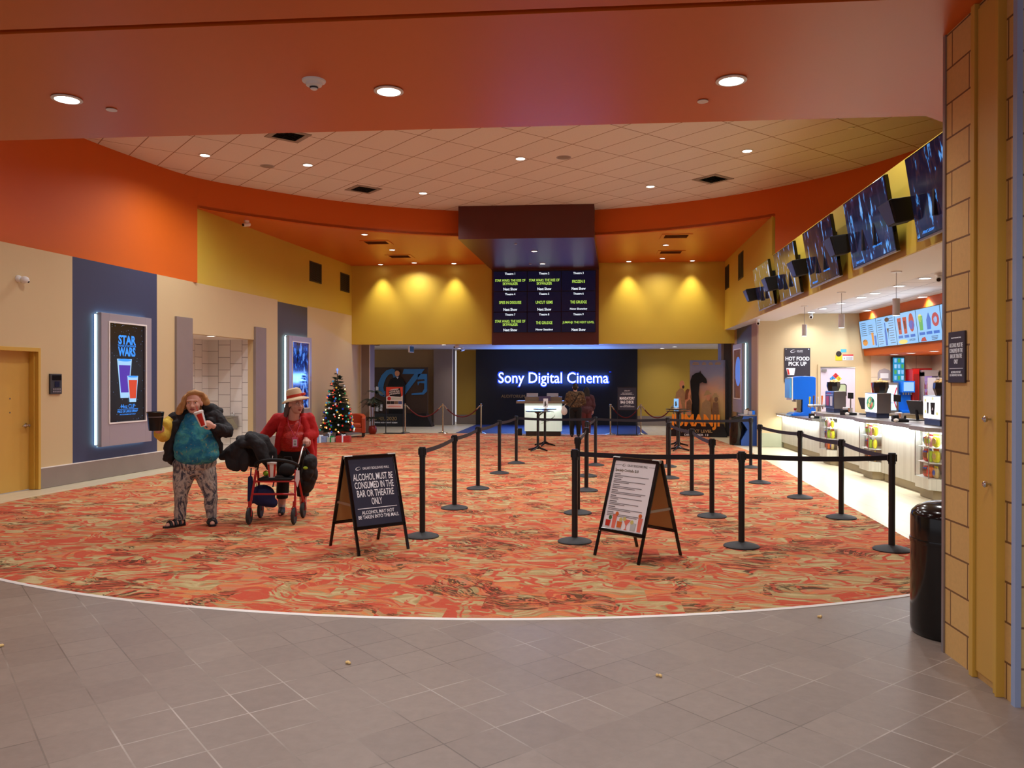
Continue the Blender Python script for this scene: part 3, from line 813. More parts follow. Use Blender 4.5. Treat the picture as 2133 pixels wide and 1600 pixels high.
t, a, b, z0, z1, d = poster_case(lw(1.23, 0, 0), LW_RZ, 1.38, 0.56, 2.86, 'lit poster case on navy panel showing two drink cups')
pt = t; t = flat(pt, 'screen', a, b, z0, z1, 'star_field', d)
cx = (a + b) / 2
d2 = d + 0.007
text('STAR', t, (cx, -d2, z1 - 0.28), h=0.15, w=0.46, m='glow_blue', bold=0.035)
text('THE RISE OF SKYWALKER', t, (cx, -d2, z1 - 0.385), h=0.035, w=0.5, m='glow_blue')
text('WARS', t, (cx, -d2, z1 - 0.49), h=0.15, w=0.46, m='glow_blue', bold=0.035)
def flat_cup(t, x, zb, zt, wb, wt, d, body, rim):
    m = MB(); m.prism([(x - wb / 2, zb), (x + wb / 2, zb), (x + wt / 2, zt), (x - wt / 2, zt)], -d - 0.003, -d, 'xz'); m.build('cup_picture', rim, t)
    h = zt - zb; m = MB(); k = lambda f: wb + (wt - wb) * f
    m.prism([(x - k(.12) * .42, zb + h * .14), (x + k(.12) * .42, zb + h * .14), (x + k(.84) * .42, zb + h * .84), (x - k(.84) * .42, zb + h * .84)], -d - 0.006, -d - 0.003, 'xz'); m.build('cup_artwork', body, t)
    m = MB(); m.prism([(x + wt * 0.46 * math.cos(2 * PI * i / 16), zt - h * 0.03 + h * .035 * math.sin(2 * PI * i / 16)) for i in range(16)], -d - 0.008, -d - 0.003, 'xz'); m.build('cup_lid', 'glow_blue', t)
flat_cup(t, cx - 0.07, z0 + 0.42, z1 - 0.62, 0.22, 0.40, d2, 'glow_purple', 'glow_blue_pale')
flat_cup(t, cx + 0.14, z0 + 0.34, z1 - 0.92, 0.18, 0.30, d2 + 0.012, 'glow_orange', 'glow_blue_pale')
text('44oz CUP', t, (cx + 0.02, -d2, z0 + 0.27), h=0.075, w=0.40, m='glow_blue')
flat(t, 'divider_line', cx - 0.26, cx + 0.30, z0 + 0.215, z0 + 0.222, 'glow_blue', d2)
text('PRICE OF LARGE DRINK*', t, (cx + 0.02, -d2, z0 + 0.18), h=0.045, w=0.56, m='glow_blue')
text('*IN SOUVENIR CUP ONLY', t, (cx + 0.02, -d2, z0 + 0.125), h=0.02, w=0.44, m='glow_blue')

t, a, b, z0, z1, d = poster_case(lw(8.31, 0, 0), LW_RZ, 1.36, 0.56, 2.86, 'lit poster case on charcoal panel with blue crowd picture, behind lady in hat')
flat(t, 'screen', a, b, z0, z1, 'crowd_poster', d)
t, a, b, z0, z1, d = poster_case((4.56, 24.26, 0), -PI / 2, 1.36, 0.80, 2.75, 'lit poster case above blue waste station by the counter entrance')
flat(t, 'screen', a, b, z0, z1, 'poster_rust', d)
m = MB(); m.prism([((a + b) / 2 + 0.40 * math.cos(2 * PI * i / 20), z1 - 0.62 + 0.42 * math.sin(2 * PI * i / 20)) for i in range(20)], -d - 0.01, -d - 0.006, 'xz')
m.prism([(a + 0.1, z0 + 0.55), (b - 0.1, z0 + 0.5), (b - 0.12, z1 - 0.6), (a + 0.12, z1 - 0.6)], -d - 0.012, -d - 0.006, 'xz')
m.build('figure_picture', 'sky_blue', t)

# key pad
t = thing('intercom_panel', 'small black intercom panel with keypad beside the tan door', 'intercom', lw(0.2, 0, 1.48), LW_RZ)
box(0, 0.25, -0.03, 0, 0, 0.32).build('housing', 'dark_grey', t, bevel=0.004)
flat(t, 'display', 0.04, 0.23, 0.22, 0.30, 'screen_black', 0.03)
flat(t, 'camera_window', 0.09, 0.19, 0.11, 0.20, 'glow_navy', 0.03)
m = MB()
for i in range(4):
    for j in range(2): m.box(0.05 + i * 0.045, 0.08 + i * 0.045, -0.036, -0.03, 0.025 + j * 0.04, 0.05 + j * 0.04)
m.build('keypad', 'grey_metal', t)

# wall vents
def wall_vent(loc, rz, w, h, label):
    t = thing('wall_vent', label, 'vent', loc, rz, 'louvred vents high on the yellow walls')
    m = MB(); m.box(0, w, -0.012, 0, 0, 0.03); m.box(0, w, -0.012, 0, h - 0.03, h); m.box(0, 0.03, -0.012, 0, 0, h); m.box(w - 0.03, w, -0.012, 0, 0, h); m.box(w / 2 - 0.01, w / 2 + 0.01, -0.012, 0, 0, h)
    m.build('frame', 'vent_dark', t)
    m = MB(); n = int(h / 0.03)
    for i in range(n): m.obox((w / 2, -0.006, 0.03 + (h - 0.05) * (i + 0.5) / n), (w - 0.04, 0.02, 0.004), (R(35), 0, 0))
    m.build('louvres', 'vent_dark', t)
    flat(t, 'backing', 0.02, w - 0.02, 0.02, h - 0.02, 'duct_dark', -0.003, 0.002)
wall_vent(lw(9.85, 0.002, 4.45), LW_RZ, 0.80, 0.56, 'dark louvred vent on left yellow wall, nearer of two')
wall_vent(lw(12.03, 0.002, 4.42), LW_RZ, 0.72, 0.56, 'dark louvred vent on left yellow wall near the back corner')
wall_vent(rw(22.35, 0.002, 4.42), RW_RZ, 0.75, 0.70, 'dark louvred vent on right yellow wall, nearer of two')
wall_vent(rw(24.65, 0.002, 4.42), RW_RZ, 0.70, 0.68, 'dark louvred vent on right yellow wall near the back corner')
# ceiling vents
def ceiling_vent(loc, rz, w, h, label, grp, m1, m2):
    t = thing('ceiling_vent', label, 'vent', loc, rz, grp)
    m = MB(); e = 0.09
    m.box(-w / 2, w / 2, -h / 2, -h / 2 + e, -0.012, -0.001); m.box(-w / 2, w / 2, h / 2 - e, h / 2, -0.012, -0.001); m.box(-w / 2, -w / 2 + e, -h / 2 + e, h / 2 - e, -0.012, -0.001); m.box(w / 2 - e, w / 2, -h / 2 + e, h / 2 - e, -0.012, -0.001)
    m.build('frame', m1, t)
    m = MB(); n = 7
    for i in range(n): m.obox((0, -h / 2 + e + (h - 2 * e) * (i + 0.5) / n, -0.004), (w - 2 * e, 0.045, 0.003), (R(40), 0, 0))
    m.build('louvres', m2, t)
    box(-w / 2 + e, w / 2 - e, -h / 2 + e, h / 2 - e, 0.0, 0.004).build('backing', 'duct_dark', t)
A45 = R(43)
for x, y, lab in ((-4.82, 17.45, 'left, over the yellow wall'), (2.71, 17.18, 'right, near the screens'), (-5.06, 13.52, 'partly hidden by front header')):
    ceiling_vent((x, y, 5.92), A45, 0.61, 0.61, 'square air vent in white tiled ceiling, %s' % lab, 'air vents in the round tiled ceiling', 'vent_grey', 'dark_grey')
mat('vent_orange', (150, 84, 22), 0.5)
for x, y, lab in ((-5.35, 20.65, 'nearer left'), (-5.28, 23.02, 'farther left'), (2.31, 20.36, 'nearer right'), (2.45, 22.86, 'farther right')):
    ceiling_vent((x, y, 5.30), 0, 0.75, 0.62, 'orange painted air vent in rear orange ceiling, %s' % lab, 'air vents in the rear orange ceiling', 'orange_ceiling', 'vent_orange')
for x, y, z, lab in ((-6.19, 15.42, 5.92, 'left'), (-0.36, 15.29, 5.92, 'middle')):
    t = thing('ceiling_speaker', 'grey round speaker grille in white tiled ceiling, %s one' % lab, 'ceiling speaker', (x, y, z), 0, 'round speakers in the tiled ceiling')
    MB().lathe([(0, -0.010), (0.11, -0.010), (0.125, -0.004), (0.125, 0.0), (0, 0)], n=28).build('grille', 'vent_grey', t, smooth=True)
    MB().lathe([(0.125, -0.006), (0.14, -0.004), (0.14, 0), (0.125, 0)], n=28).build('rim', 'case_grey', t, smooth=True)
for x, y, z, r, lab in ((-3.74, 6.13, 3.86, 0.042, 'left part of low front ceiling'), (0.92, 6.33, 3.86, 0.042, 'right part of low front ceiling'), (-4.9, 16.0, 5.92, 0.035, 'left part of white tiled ceiling'), (-1.75, 16.05, 5.92, 0.035, 'middle of white tiled ceiling'), (4.45, 13.9, 5.92, 0.05, 'right part of white tiled ceiling'), (-1.67, 20.1, 5.12, 0.04, 'front of dark red canopy'), (-1.53, 23.6, 5.12, 0.04, 'back of dark red canopy')):
    t = thing('sprinkler_cap', 'small flat sprinkler cover plate in %s' % lab, 'sprinkler', (x, y, z), 0, 'sprinkler cover plates')
    MB().lathe([(0, -0.012), (r, -0.010), (r, -0.005), (0, -0.005)], n=24).build('plate', 'white_plastic', t, smooth=True)
    MB().cyl((0, 0, -0.006), (0, 0, 0), r * 0.6, n=16).build('neck', 'grey_metal', t)
t = thing('smoke_detector', 'white round smoke detector on low orange ceiling', 'smoke detector', (-1.93, 5.67, 3.86))
MB().lathe([(0, -0.022), (0.06, -0.022), (0.082, -0.010), (0.085, 0), (0, 0)], n=32).build('base', 'white_plastic', t, smooth=True)
MB().lathe([(0, -0.066), (0.02, -0.066), (0.026, -0.06), (0.03, -0.045), (0.055, -0.038), (0.06, -0.022), (0, -0.022)], n=32).build('head', 'white_plastic', t, smooth=True)
MB().lathe([(0.027, -0.058), (0.0285, -0.058), (0.031, -0.047), (0.029, -0.047)], n=32).build('intake_slots', 'dark_grey', t)
t = thing('fire_alarm_light', 'dark red round alarm on the rear corridor ceiling left', 'alarm', (-6.73, 26.0, 2.90))
MB().lathe([(0, -0.06), (0.09, -0.05), (0.11, -0.02), (0.11, 0), (0, 0)], n=20).build('body', 'maroon', t, smooth=True)
t = thing('exit_sign', 'hanging exit sign seen edge-on in rear corridor', 'sign', (-5.72, 26.6, 2.90), R(75))
box(-0.16, 0.16, -0.03, 0.03, -0.26, -0.04).build('housing', 'white_plastic', t, bevel=0.005)
flat(t, 'face', -0.14, 0.14, -0.24, -0.06, mat('exit_green', (20, 60, 40), 0.3), 0.03, 0.004)
MB().cyl((0, 0, -0.05), (0, 0, 0), 0.02).build('stem', 'white_plastic', t)

def security_camera(loc, rz, label, wall=True):
    t = thing('security_camera', label, 'camera', loc, rz, 'white security cameras')
    if wall:
        MB().lathe([(0, 0), (0.055, 0), (0.055, -0.02), (0.04, -0.045), (0, -0.05)], (0, 0, 0), 20, 'y').build('mount', 'white_plastic', t, smooth=True)
        m = MB(); m.sphere((0.03, -0.09, -0.015), (0.062, 0.062, 0.055), 18, 12); m.build('housing', 'white_plastic', t, smooth=True)
        m = MB(); m.sphere((0.052, -0.128, -0.038), 0.022, 12, 8); m.build('lens', 'black_gloss', t, smooth=True)
    else:
        MB().lathe([(0, 0), (0.06, 0), (0.058, -0.03), (0.03, -0.05), (0, -0.05)], n=20).build('mount', 'white_plastic', t, smooth=True)
        m = MB(); m.cyl((0.06, 0.05, -0.07), (-0.06, -0.09, -0.115), 0.045, 0.042, n=18); m.build('housing', 'white_plastic', t, smooth=True, bevel=0.006)
        m = MB(); m.cyl((-0.06, -0.09, -0.115), (-0.067, -0.098, -0.118), 0.03, n=16); m.build('lens', 'black_gloss', t)
    return t
security_camera(lw(-0.42, 0, 3.23), LW_RZ, 'white wall camera high on beige wall above the tan door')
security_camera((-7.55, 17.6, 5.30), 0.3, 'white camera under orange soffit at left yellow wall', False)
security_camera((4.35, 20.6, 3.24), 0.5, 'white camera under the soffit beside the HOT FOOD wall', False)
security_camera((5.75, 21.0, 3.42), 0.4, 'white camera on concession ceiling above the HOT FOOD sign', False)
security_camera((5.65, 13.4, 3.42), 0.2, 'white camera on concession ceiling between the ceiling lights', False)
security_camera((-4.1, 26.1, 2.90), 0.0, 'small white camera on corridor ceiling right of the lights', False)
security_camera((-4.35, 29.0, 2.90), 0.2, 'small white camera on corridor ceiling left of dark screen wall', False)

# glowing sign and auditorium lettering on the dark wall
t = thing('wall_sign', 'glowing white and blue lettering Sony Digital Cinema on black wall', 'sign', (-1.12, 30.85, 1.75))
t['label'] = 'large glowing white lettering with blue halo on black rear wall'
text('Sony Digital Cinema', t, (0, -0.09, 0), w=4.18, h=0.52, m='glow_sign', bold=0.002, depth=0.03)
text('Sony Digital Cinema', t, (0, -0.03, 0), w=4.24, h=0.57, m='glow_blue_deep', bold=0.032, depth=0.02, name='blue_backlight')
text('TM', t, (2.16, -0.06, 0.28), h=0.04, m='glow_blue_deep', name='lettering')
area('sign_lamp', (0, -0.2, 0.05), (-PI / 2 - 0.25, 0, 0), 4.2, 0.4, 150, (0.12, 0.30, 1.0), t)
area('halo_lamp', (0, -0.16, 0.0), (PI / 2, 0, 0), 4.2, 0.4, 40, (0.10, 0.24, 1.0), t)
t = thing('wall_lettering', 'dull gold raised lettering AUDITORIUM 2 on black wall left of desk', 'sign', (-2.6, 30.85, 1.10))
text('AUDITORIUM 2', t, (0, -0.02, 0), w=1.04, h=0.115, m='gold_letters', depth=0.02, shear=0.15)

# show-time board: nine monitors
shows = [('STAR WARS: THE RISE OF\nSKYWALKER', 'Next Show'), ('STAR WARS: THE RISE OF\nSKYWALKER', 'Next Show'), ('FROZEN II', 'Next Show'), ('SPIES IN DISGUISE', 'Next Show'), ('UNCUT GEMS', 'Next Show'), ('THE GRUDGE', 'Now Showing'), ('STAR WARS: THE RISE OF\nSKYWALKER', 'Next Show'), ('THE GRUDGE', 'Now Seating'), ('JUMANJI: THE NEXT LEVEL', 'Next Show')]
MW, MH = 1.045, 0.627
wid = {'STAR WARS: THE RISE OF\nSKYWALKER': 0.93, 'FROZEN II': 0.38, 'SPIES IN DISGUISE': 0.68, 'UNCUT GEMS': 0.52, 'THE GRUDGE': 0.50, 'JUMANJI: THE NEXT LEVEL': 0.96}
for i, (ti, st) in enumerate(shows):
    r, c = divmod(i, 3)
    t = thing('video_wall_monitor', 'dark blue monitor of the show board reading Theatre %d' % (i + 1), 'monitor', (-2.74 + MW * (c + 0.5), 24.74, 5.06 - MH * (r + 0.5)), 0, 'monitors of the show-time board')
    box(-MW / 2 + 0.002, MW / 2 - 0.002, -0.06, 0, -MH / 2 + 0.002, MH / 2 - 0.002).build('bezel', 'screen_black', t)
    scr = flat(t, 'screen', -MW / 2 + 0.012, MW / 2 - 0.012, -MH / 2 + 0.012, MH / 2 - 0.012, 'glow_navy', 0.06, 0.003)
    text('Theatre %d' % (i + 1), scr, (0.0, -0.068, 0.235), h=0.062, w=0.31, m='glow_white', bold=0.02)
    text(ti, scr, (0.0, -0.068, -0.02), h=0.18 if '\n' in ti else 0.085, w=wid[ti], m='glow_green', bold=0.012, line=0.9)
    text(st, scr, (0.0, -0.068, -0.235), h=0.078, w=0.42 if len(st) < 10 else 0.52, m='glow_white', bold=0.02)
area('board_lamp', (-1.17, 24.5, 4.1), (-PI / 2, 0, 0), 3.0, 1.8, 5, (0.25, 0.35, 1.0))

# five big monitors and five speakers along the right fascia
LB = ('farthest of five', 'second from the far end', 'middle one', 'second nearest, most blue', 'nearest, cut by the block pillar')
for i, (y, lab) in enumerate(zip((18.0, 15.8, 13.45, 11.1, 8.75), LB)):
    p = rw(y, 0.0, 3.77)
    t = thing('wall_monitor', 'large monitor tilted down from the yellow fascia, %s' % lab, 'monitor', p, 0, 'monitors along the yellow fascia')
    t.rotation_euler = (0, 0, RW_RZ)
    W2, H2, tl = 0.84, 0.475, R(9)
    def tp(d, z):  # tilted frame: d out of the screen plane
        return (-0.15 - d * math.cos(tl) - z * math.sin(tl), z * math.cos(tl) - d * math.sin(tl))
    def slab(x0, x1, zA, zB, dA, dB):
        vs = []
        for d in (dA, dB):
            for x, z in ((x0, zA), (x1, zA), (x1, zB), (x0, zB)):
                yy, zz = tp(d, z); vs.append((x, yy, zz))
        return MB().mesh(vs, [(0, 1, 2, 3), (4, 7, 6, 5), (0, 4, 5, 1), (1, 5, 6, 2), (2, 6, 7, 3), (3, 7, 4, 0)])
    slab(-W2, W2, -H2, H2, 0.0, 0.05).build('casing', 'screen_black', t, bevel=0.004)
    slab(-W2 + 0.012, W2 - 0.012, -H2 + 0.03, H2 - 0.012, 0.05, 0.052).build('screen', 'film_frame_%d' % i, t)
    slab(-W2, W2, -H2 - 0.004, -H2 + 0.014, 0.0, 0.056).build('trim', 'grey_metal', t)
    m = MB(); m.box(-0.35, 0.35, -0.16, 0.0, -0.18, 0.18); m.box(-0.25, -0.2, -0.2, 0.0, -0.3, 0.3); m.box(0.2, 0.25, -0.2, 0.0, -0.3, 0.3)
    m.build('mount', 'black_metal', t)
    if i >= 2:
        def stxt(body, x, z, w, h, mm):
            yy, zz = tp(0.056, z); text(body, t, (x, yy, zz), w=w, h=h, m=mm, rot=(PI / 2 - tl, 0, 0), depth=0.001)
        stxt('Now Showing', 0.25, -0.30, 0.35, 0.05, 'glow_blue'); stxt('Next Show', -0.5, -0.40, 0.3, 0.05, 'glow_blue')
for y, lab in zip((19.05, 16.9, 14.6, 12.25, 9.85), ('farthest of five', 'second from the far end', 'middle one', 'second nearest', 'nearest, largest in view')):
    t = thing('wall_speaker', 'black wedge speaker between the tilted monitors, %s' % lab, 'speaker', rw(y, 0.0, 3.70), RW_RZ, 'black speakers along the yellow fascia')
    vs = [(-0.21, -0.42, 0.10), (0.21, -0.42, 0.10), (0.16, -0.10, 0.15), (-0.16, -0.10, 0.15), (-0.13, -0.32, -0.17), (0.13, -0.32, -0.17), (0.10, -0.10, -0.12), (-0.10, -0.10, -0.12)]
    MB().mesh(vs, [(0, 1, 2, 3), (4, 7, 6, 5), (0, 4, 5, 1), (1, 5, 6, 2), (2, 6, 7, 3), (3, 7, 4, 0)]).build('cabinet', 'black_matte', t, bevel=0.02)
    MB().mesh([(-0.19, -0.424, 0.085), (0.19, -0.424, 0.085), (0.118, -0.33, -0.155), (-0.118, -0.33, -0.155), (-0.19, -0.41, 0.085), (0.19, -0.41, 0.085), (0.118, -0.315, -0.155), (-0.118, -0.315, -0.155)], [(0, 3, 2, 1), (4, 5, 6, 7), (0, 1, 5, 4), (2, 3, 7, 6)]).build('grille', 'dark_grey', t)
    m = MB(); m.box(-0.05, 0.05, -0.12, 0, -0.1, 0.06); m.build('bracket', 'black_metal', t)

# pillar notice
t = thing('wall_notice', 'dark notice about alcohol on concrete block pillar', 'sign', (2.26, 5.195, 1.69), -PI / 2)
bd = box(0, 0.215, -0.012, -0.001, 0, 0.31).build('board', 'sign_charcoal', t, bevel=0.002)
text('GALAXY BOULEVARD MALL', bd, (0.107, -0.0135, 0.272), w=0.13, h=0.008, m='letters_white', depth=0.001)
text('ALCOHOL MUST BE\nCONSUMED IN THE\nBAR OR THEATRE\nONLY', bd, (0.107, -0.0135, 0.178), w=0.17, h=0.125, m='letters_white', depth=0.001, line=0.9)
flat(bd, 'divider_line', 0.02, 0.195, 0.085, 0.088, 'letters_white', 0.012, 0.001)
text('ALCOHOL MAY NOT\nBE TAKEN INTO THE MALL', bd, (0.107, -0.0135, 0.055), w=0.16, h=0.032, m='letters_white', depth=0.001)

# signs and door on the end wall of the food area
t = thing('wall_sign', 'dark hanging sign reading HOT FOOD PICK UP on beige wall', 'sign', (5.47, 21.2, 0))
bd = box(-0.32, 0.32, -0.02, -0.004, 1.66, 2.54).build('board', 'sign_charcoal', t)
m = MB(); dots(m, [(-0.28, 2.51), (0.28, 2.51), (-0.28, 1.70), (0.28, 1.70)], 0.015, 0.02); m.build('standoff', 'chrome', t)
swoosh(bd, -0.11, 2.46, 0.13, 'letters_white', 0.021)
text('GALAXY', bd, (0.06, -0.022, 2.47), w=0.15, h=0.03, m='letters_white', depth=0.001)
text('THEATRES', bd, (0.06, -0.022, 2.44), w=0.15, h=0.014, m='letters_white', depth=0.001)
text('HOT FOOD', bd, (0, -0.022, 2.27), w=0.59, h=0.095, m='letters_white', bold=0.03, depth=0.002)
text('PICK UP', bd, (0, -0.022, 2.14), w=0.44, h=0.095, m='letters_white', bold=0.03, depth=0.002)
m = MB(); m.prism([(-0.24, 1.85), (-0.08, 1.85), (-0.05, 2.03), (-0.28, 2.03)], -0.023, -0.02, 'xz'); m.build('bucket_picture', 'paper_white', t)
m = MB(); m.prism([(-0.235, 1.86), (-0.19, 1.86), (-0.22, 2.0), (-0.26, 2.0)], -0.025, -0.02, 'xz'); m.build('bucket_stripe', 'cup_red', t)
d3 = thing('door_3', 'white kitchen swing door with small window and hazard diamond', 'door', (6.0, 21.2, 0))
d3['kind'] = 'structure'
m = MB(); m.box(-0.02, 0.04, -0.03, 0, 0, 2.12); m.box(0.90, 0.98, -0.03, 0, 0, 2.12); m.box(0.04, 0.90, -0.03, 0, 2.06, 2.12)
m.build('door_frame', 'beige_wall', d3)
box(0.05, 0.90, -0.02, -0.002, 0.01, 2.04).build('door_leaf', 'door_lilac', d3)
box(0.05, 0.90, -0.03, -0.004, 2.03, 2.055).build('door_header', 'steel', d3)
m = MB(); m.prism([(0.56 + x, 1.46 + z) for x, z in ((-.09, -.17), (.09, -.17), (.13, -.13), (.13, .13), (.09, .17), (-.09, .17), (-.13, .13), (-.13, -.13))], -0.034, -0.02, 'xz'); m.build('window_gasket', 'black_matte', d3)
m = MB(); m.prism([(0.56 + x, 1.46 + z) for x, z in ((-.075, -.15), (.075, -.15), (.105, -.12), (.105, .12), (.075, .15), (-.075, .15), (-.105, .12), (-.105, -.12))], -0.037, -0.03, 'xz'); m.build('window_pane', 'window_green', d3)
box(0.07, 0.19, -0.06, -0.02, 1.94, 2.0).build('door_closer', 'steel', d3)
t = thing('hazard_placard', 'four-colour hazard diamond sign on white kitchen door', 'sign', (6.42, 21.178, 1.76))
q = 0.105; s2 = math.sqrt(2)
for nm, ox, oz, mm, ch in (('red_field', 0, q * s2 / 2 * 1.0, 'hazard_red', '0'), ('blue_field', -q * s2 / 2, 0, 'hazard_blue', '1'), ('yellow_field', q * s2 / 2, 0, 'hazard_yellow', '0'), ('white_field', 0, -q * s2 / 2, 'paper_white', 'SA')):
    k = q * s2 / 2
    MB().prism([(ox - k, oz), (ox, oz - k), (ox + k, oz), (ox, oz + k)], -0.006, 0, 'xz').build(nm, mm, t)
    text(ch, t, (ox, -0.008, oz), h=0.07, m='eye_dark', depth=0.001)
t = thing('wall_notice', 'yellow caution card with dark round mark above kitchen door', 'sign', (6.50, 21.199, 2.30)); box(-0.08, 0.08, -0.005, 0, -0.08, 0.06).build('card', 'hazard_yellow', t)
m = MB(); dots(m, [(0.0, 0.09)], 0.07, 0.004, 20); m.build('mark', 'dark_wood', t)
t = thing('wall_notice', 'small white warning card with red header above kitchen door', 'sign', (6.73, 21.199, 2.31)); box(-0.13, 0.13, -0.005, 0, -0.08, 0.03).build('card', 'paper_white', t)
flat(t, 'header', -0.13, 0.13, 0.03, 0.065, 'hazard_red', 0, 0.005)
m = MB()
for k in range(3): m.box(-0.05, 0.11, -0.007, -0.004, -0.06 + 0.025 * k, -0.052 + 0.025 * k)
m.box(-0.10, -0.085, -0.007, -0.004, -0.06, -0.01); m.build('print', 'ink_dark', t)
t = thing('wall_notice', 'small blue and green sticker above the red-headed warning card', 'sign', (6.62, 21.199, 2.47)); box(-0.07, 0.07, -0.005, 0, -0.04, 0.04).build('card', mat('sticker_teal', (80, 170, 190), 0.4), t)

# menu screens on the bulkhead
tlm = math.atan2(0.13, 1.08)
menu = [('burger and drinks', 0), ('wine bottle and cocktail', 1), ('combo cups and popcorn', 2), ('candy and pretzel combos', 3), ('more snacks', 4)]
for i, (lab, k) in enumerate(menu):
    y1 = 21.12 - 1.155 * i
    t = thing('menu_screen', 'bright blue menu screen with %s' % (lab + (', cut by the block pillar' if k == 4 else '')), 'menu screen', (7.06, y1, 2.86), 0, 'menu screens above the food counter')
    t.rotation_euler = Euler((-tlm, 0, -PI / 2)) if False else (0, 0, -PI / 2)
    def mp_(x, d, z):
        return (x, -d * math.cos(tlm) - z * math.sin(tlm), z * math.cos(tlm) - d * math.sin(tlm))
    def mslab(x0, x1, zA, zB, dA, dB):
        vs = []
        for d in (dA, dB):
            for x, z in ((x0, zA), (x1, zA), (x1, zB), (x0, zB)): vs.append(mp_(x, d, z))
        return MB().mesh(vs, [(0, 1, 2, 3), (4, 7, 6, 5), (0, 4, 5, 1), (1, 5, 6, 2), (2, 6, 7, 3), (3, 7, 4, 0)])
    mslab(0.004, 1.15, -0.355, 0.355, 0.0, 0.05).build('bezel', 'screen_black', t)
    mslab(0.015, 1.14, -0.343, 0.343, 0.05, 0.053).build('screen', 'menu_white', t)
    def bars(xa, xb, za, zb, n, nm='print'):
        m = MB()
        for q in range(n):
            z = za + (zb - za) * q / max(1, n - 1); xe = xb - rnd.random() * 0.25 * (xb - xa)
            s_ = mslab(xa, xe, z - 0.006, z + 0.006, 0.053, 0.055); m.mesh(s_.v, s_.f)
        m.build(nm, 'menu_ink', t)
    def pic(pts, mm, nm='picture'):
        vs = [mp_(x, 0.054, z) for x, z in pts] + [mp_(x, 0.058, z) for x, z in pts]; n = len(pts)
        MB().mesh(vs, [tuple(range(n)), tuple(range(2 * n - 1, n - 1, -1))] + [(j, (j + 1) % n, n + (j + 1) % n, n + j) for j in range(n)]).build(nm, mm, t)
    ell = lambda cx, cz, a, b, n=14: [(cx + a * math.cos(2 * PI * j / n), cz + b * math.sin(2 * PI * j / n)) for j in range(n)]
    cup = lambda x, z, w, h: [(x - w * .36, z), (x + w * .36, z), (x + w * .5, z + h), (x - w * .5, z + h)]
    if k == 0:
        bars(0.1, 0.5, 0.28, -0.02, 7); bars(0.6, 0.95, 0.2, 0.0, 5); pic(ell(0.3, -0.2, 0.17, 0.08), 'menu_orange'); pic(ell(0.3, -0.16, 0.15, 0.03), 'menu_brown'); pic(cup(0.85, -0.28, 0.14, 0.3), 'menu_orange'); pic(cup(1.02, -0.3, 0.12, 0.24), 'menu_blue')
    if k == 1:
        bars(0.08, 0.4, 0.28, -0.28, 11); bars(0.78, 1.08, 0.28, -0.28, 11); pic([(0.5, -0.33), (0.6, -0.33), (0.6, 0.0), (0.57, 0.08), (0.57, 0.2), (0.53, 0.2), (0.53, 0.08), (0.5, 0.0)], 'menu_blue'); pic([(0.64, 0.06), (0.76, 0.06), (0.705, -0.06), (0.70, -0.2), (0.695, -0.06)], 'menu_brown'); pic(ell(0.7, 0.26, 0.13, 0.05), 'menu_brown')
    if k == 2:
        for q in range(2): pic(cup(0.25 + 0.3 * q, -0.12, 0.2, 0.36), 'menu_red'); pic(cup(0.25 + 0.3 * q, -0.02, 0.12, 0.18), 'menu_brown')
        pic(ell(0.9, 0.1, 0.13, 0.2), 'menu_red'); pic(ell(0.9, 0.05, 0.14, 0.1), 'menu_blue')
        for q in range(3): pic([(0.13 + .33 * q, -.15), (0.36 + .33 * q, -.15), (0.36 + .33 * q, -.21), (0.13 + .33 * q, -.21)], 'menu_blue')
        pic(ell(0.35, -0.29, 0.24, 0.05), 'menu_yellow')
        x_, y_, z_ = mp_(0.86, 0.06, -0.27); text('POPCORN', t, (x_, y_, z_), w=0.3, h=0.05, m='menu_ink', rot=(PI / 2 - tlm, 0, 0), depth=0.001)
    if k >= 3:
        pic(cup(0.22, -0.1, 0.2, 0.3), 'menu_green'); pic(ell(0.2, 0.16, 0.09, 0.08), 'menu_yellow'); pic([(0.5, -0.1), (0.66, -0.1), (0.7, 0.1), (0.62, 0.24), (0.5, 0.1)], 'menu_blue'); pic(ell(0.92, 0.08, 0.16, 0.14), 'menu_red'); pic(ell(0.92, 0.08, 0.08, 0.07), 'menu_white')
        for q in range(3): pic([(0.1 + .34 * q, -.14), (0.36 + .34 * q, -.14), (0.36 + .34 * q, -.2), (0.1 + .34 * q, -.2)], 'menu_blue')
        pic([(0.12, -.33), (0.4, -.33), (0.34, -.24), (0.2, -.26)], 'menu_red'); bars(0.65, 0.95, -0.25, -0.31, 3)
area('menu_lamp', (6.75, 18.3, 2.8), (0, R(82), 0), 0.7, 5.5, 40, (0.7, 0.85, 1.0))
# ------------------------------------------------------------------ belt barriers
def make_post():
    t = thing('belt_post', 'x', 'barrier post', (0, 0, 0), 0, 'black belt barrier posts')
    MB().lathe([(0, 0.0), (0.178, 0.0), (0.18, 0.010), (0.172, 0.018), (0.12, 0.034), (0.06, 0.048), (0.036, 0.052), (0, 0.052)], n=40).build('base', 'base_black', t, smooth=True)
    MB().lathe([(0.0315, 0.05), (0.0315, 0.87)], n=24).build('pole', 'black_metal', t, smooth=True)
    m = MB(); m.lathe([(0, 0.865), (0.036, 0.865), (0.036, 0.968), (0.033, 0.975), (0, 0.975)], n=24)
    for a in range(4):
        m.obox((0.036 * math.cos(a * PI / 2), 0.036 * math.sin(a * PI / 2), 0.925), (0.016, 0.03, 0.07), (0, 0, a * PI / 2))
    m.build('head', 'black_metal', t, smooth=True)
    return t
post0 = make_post()
POSTS = {}
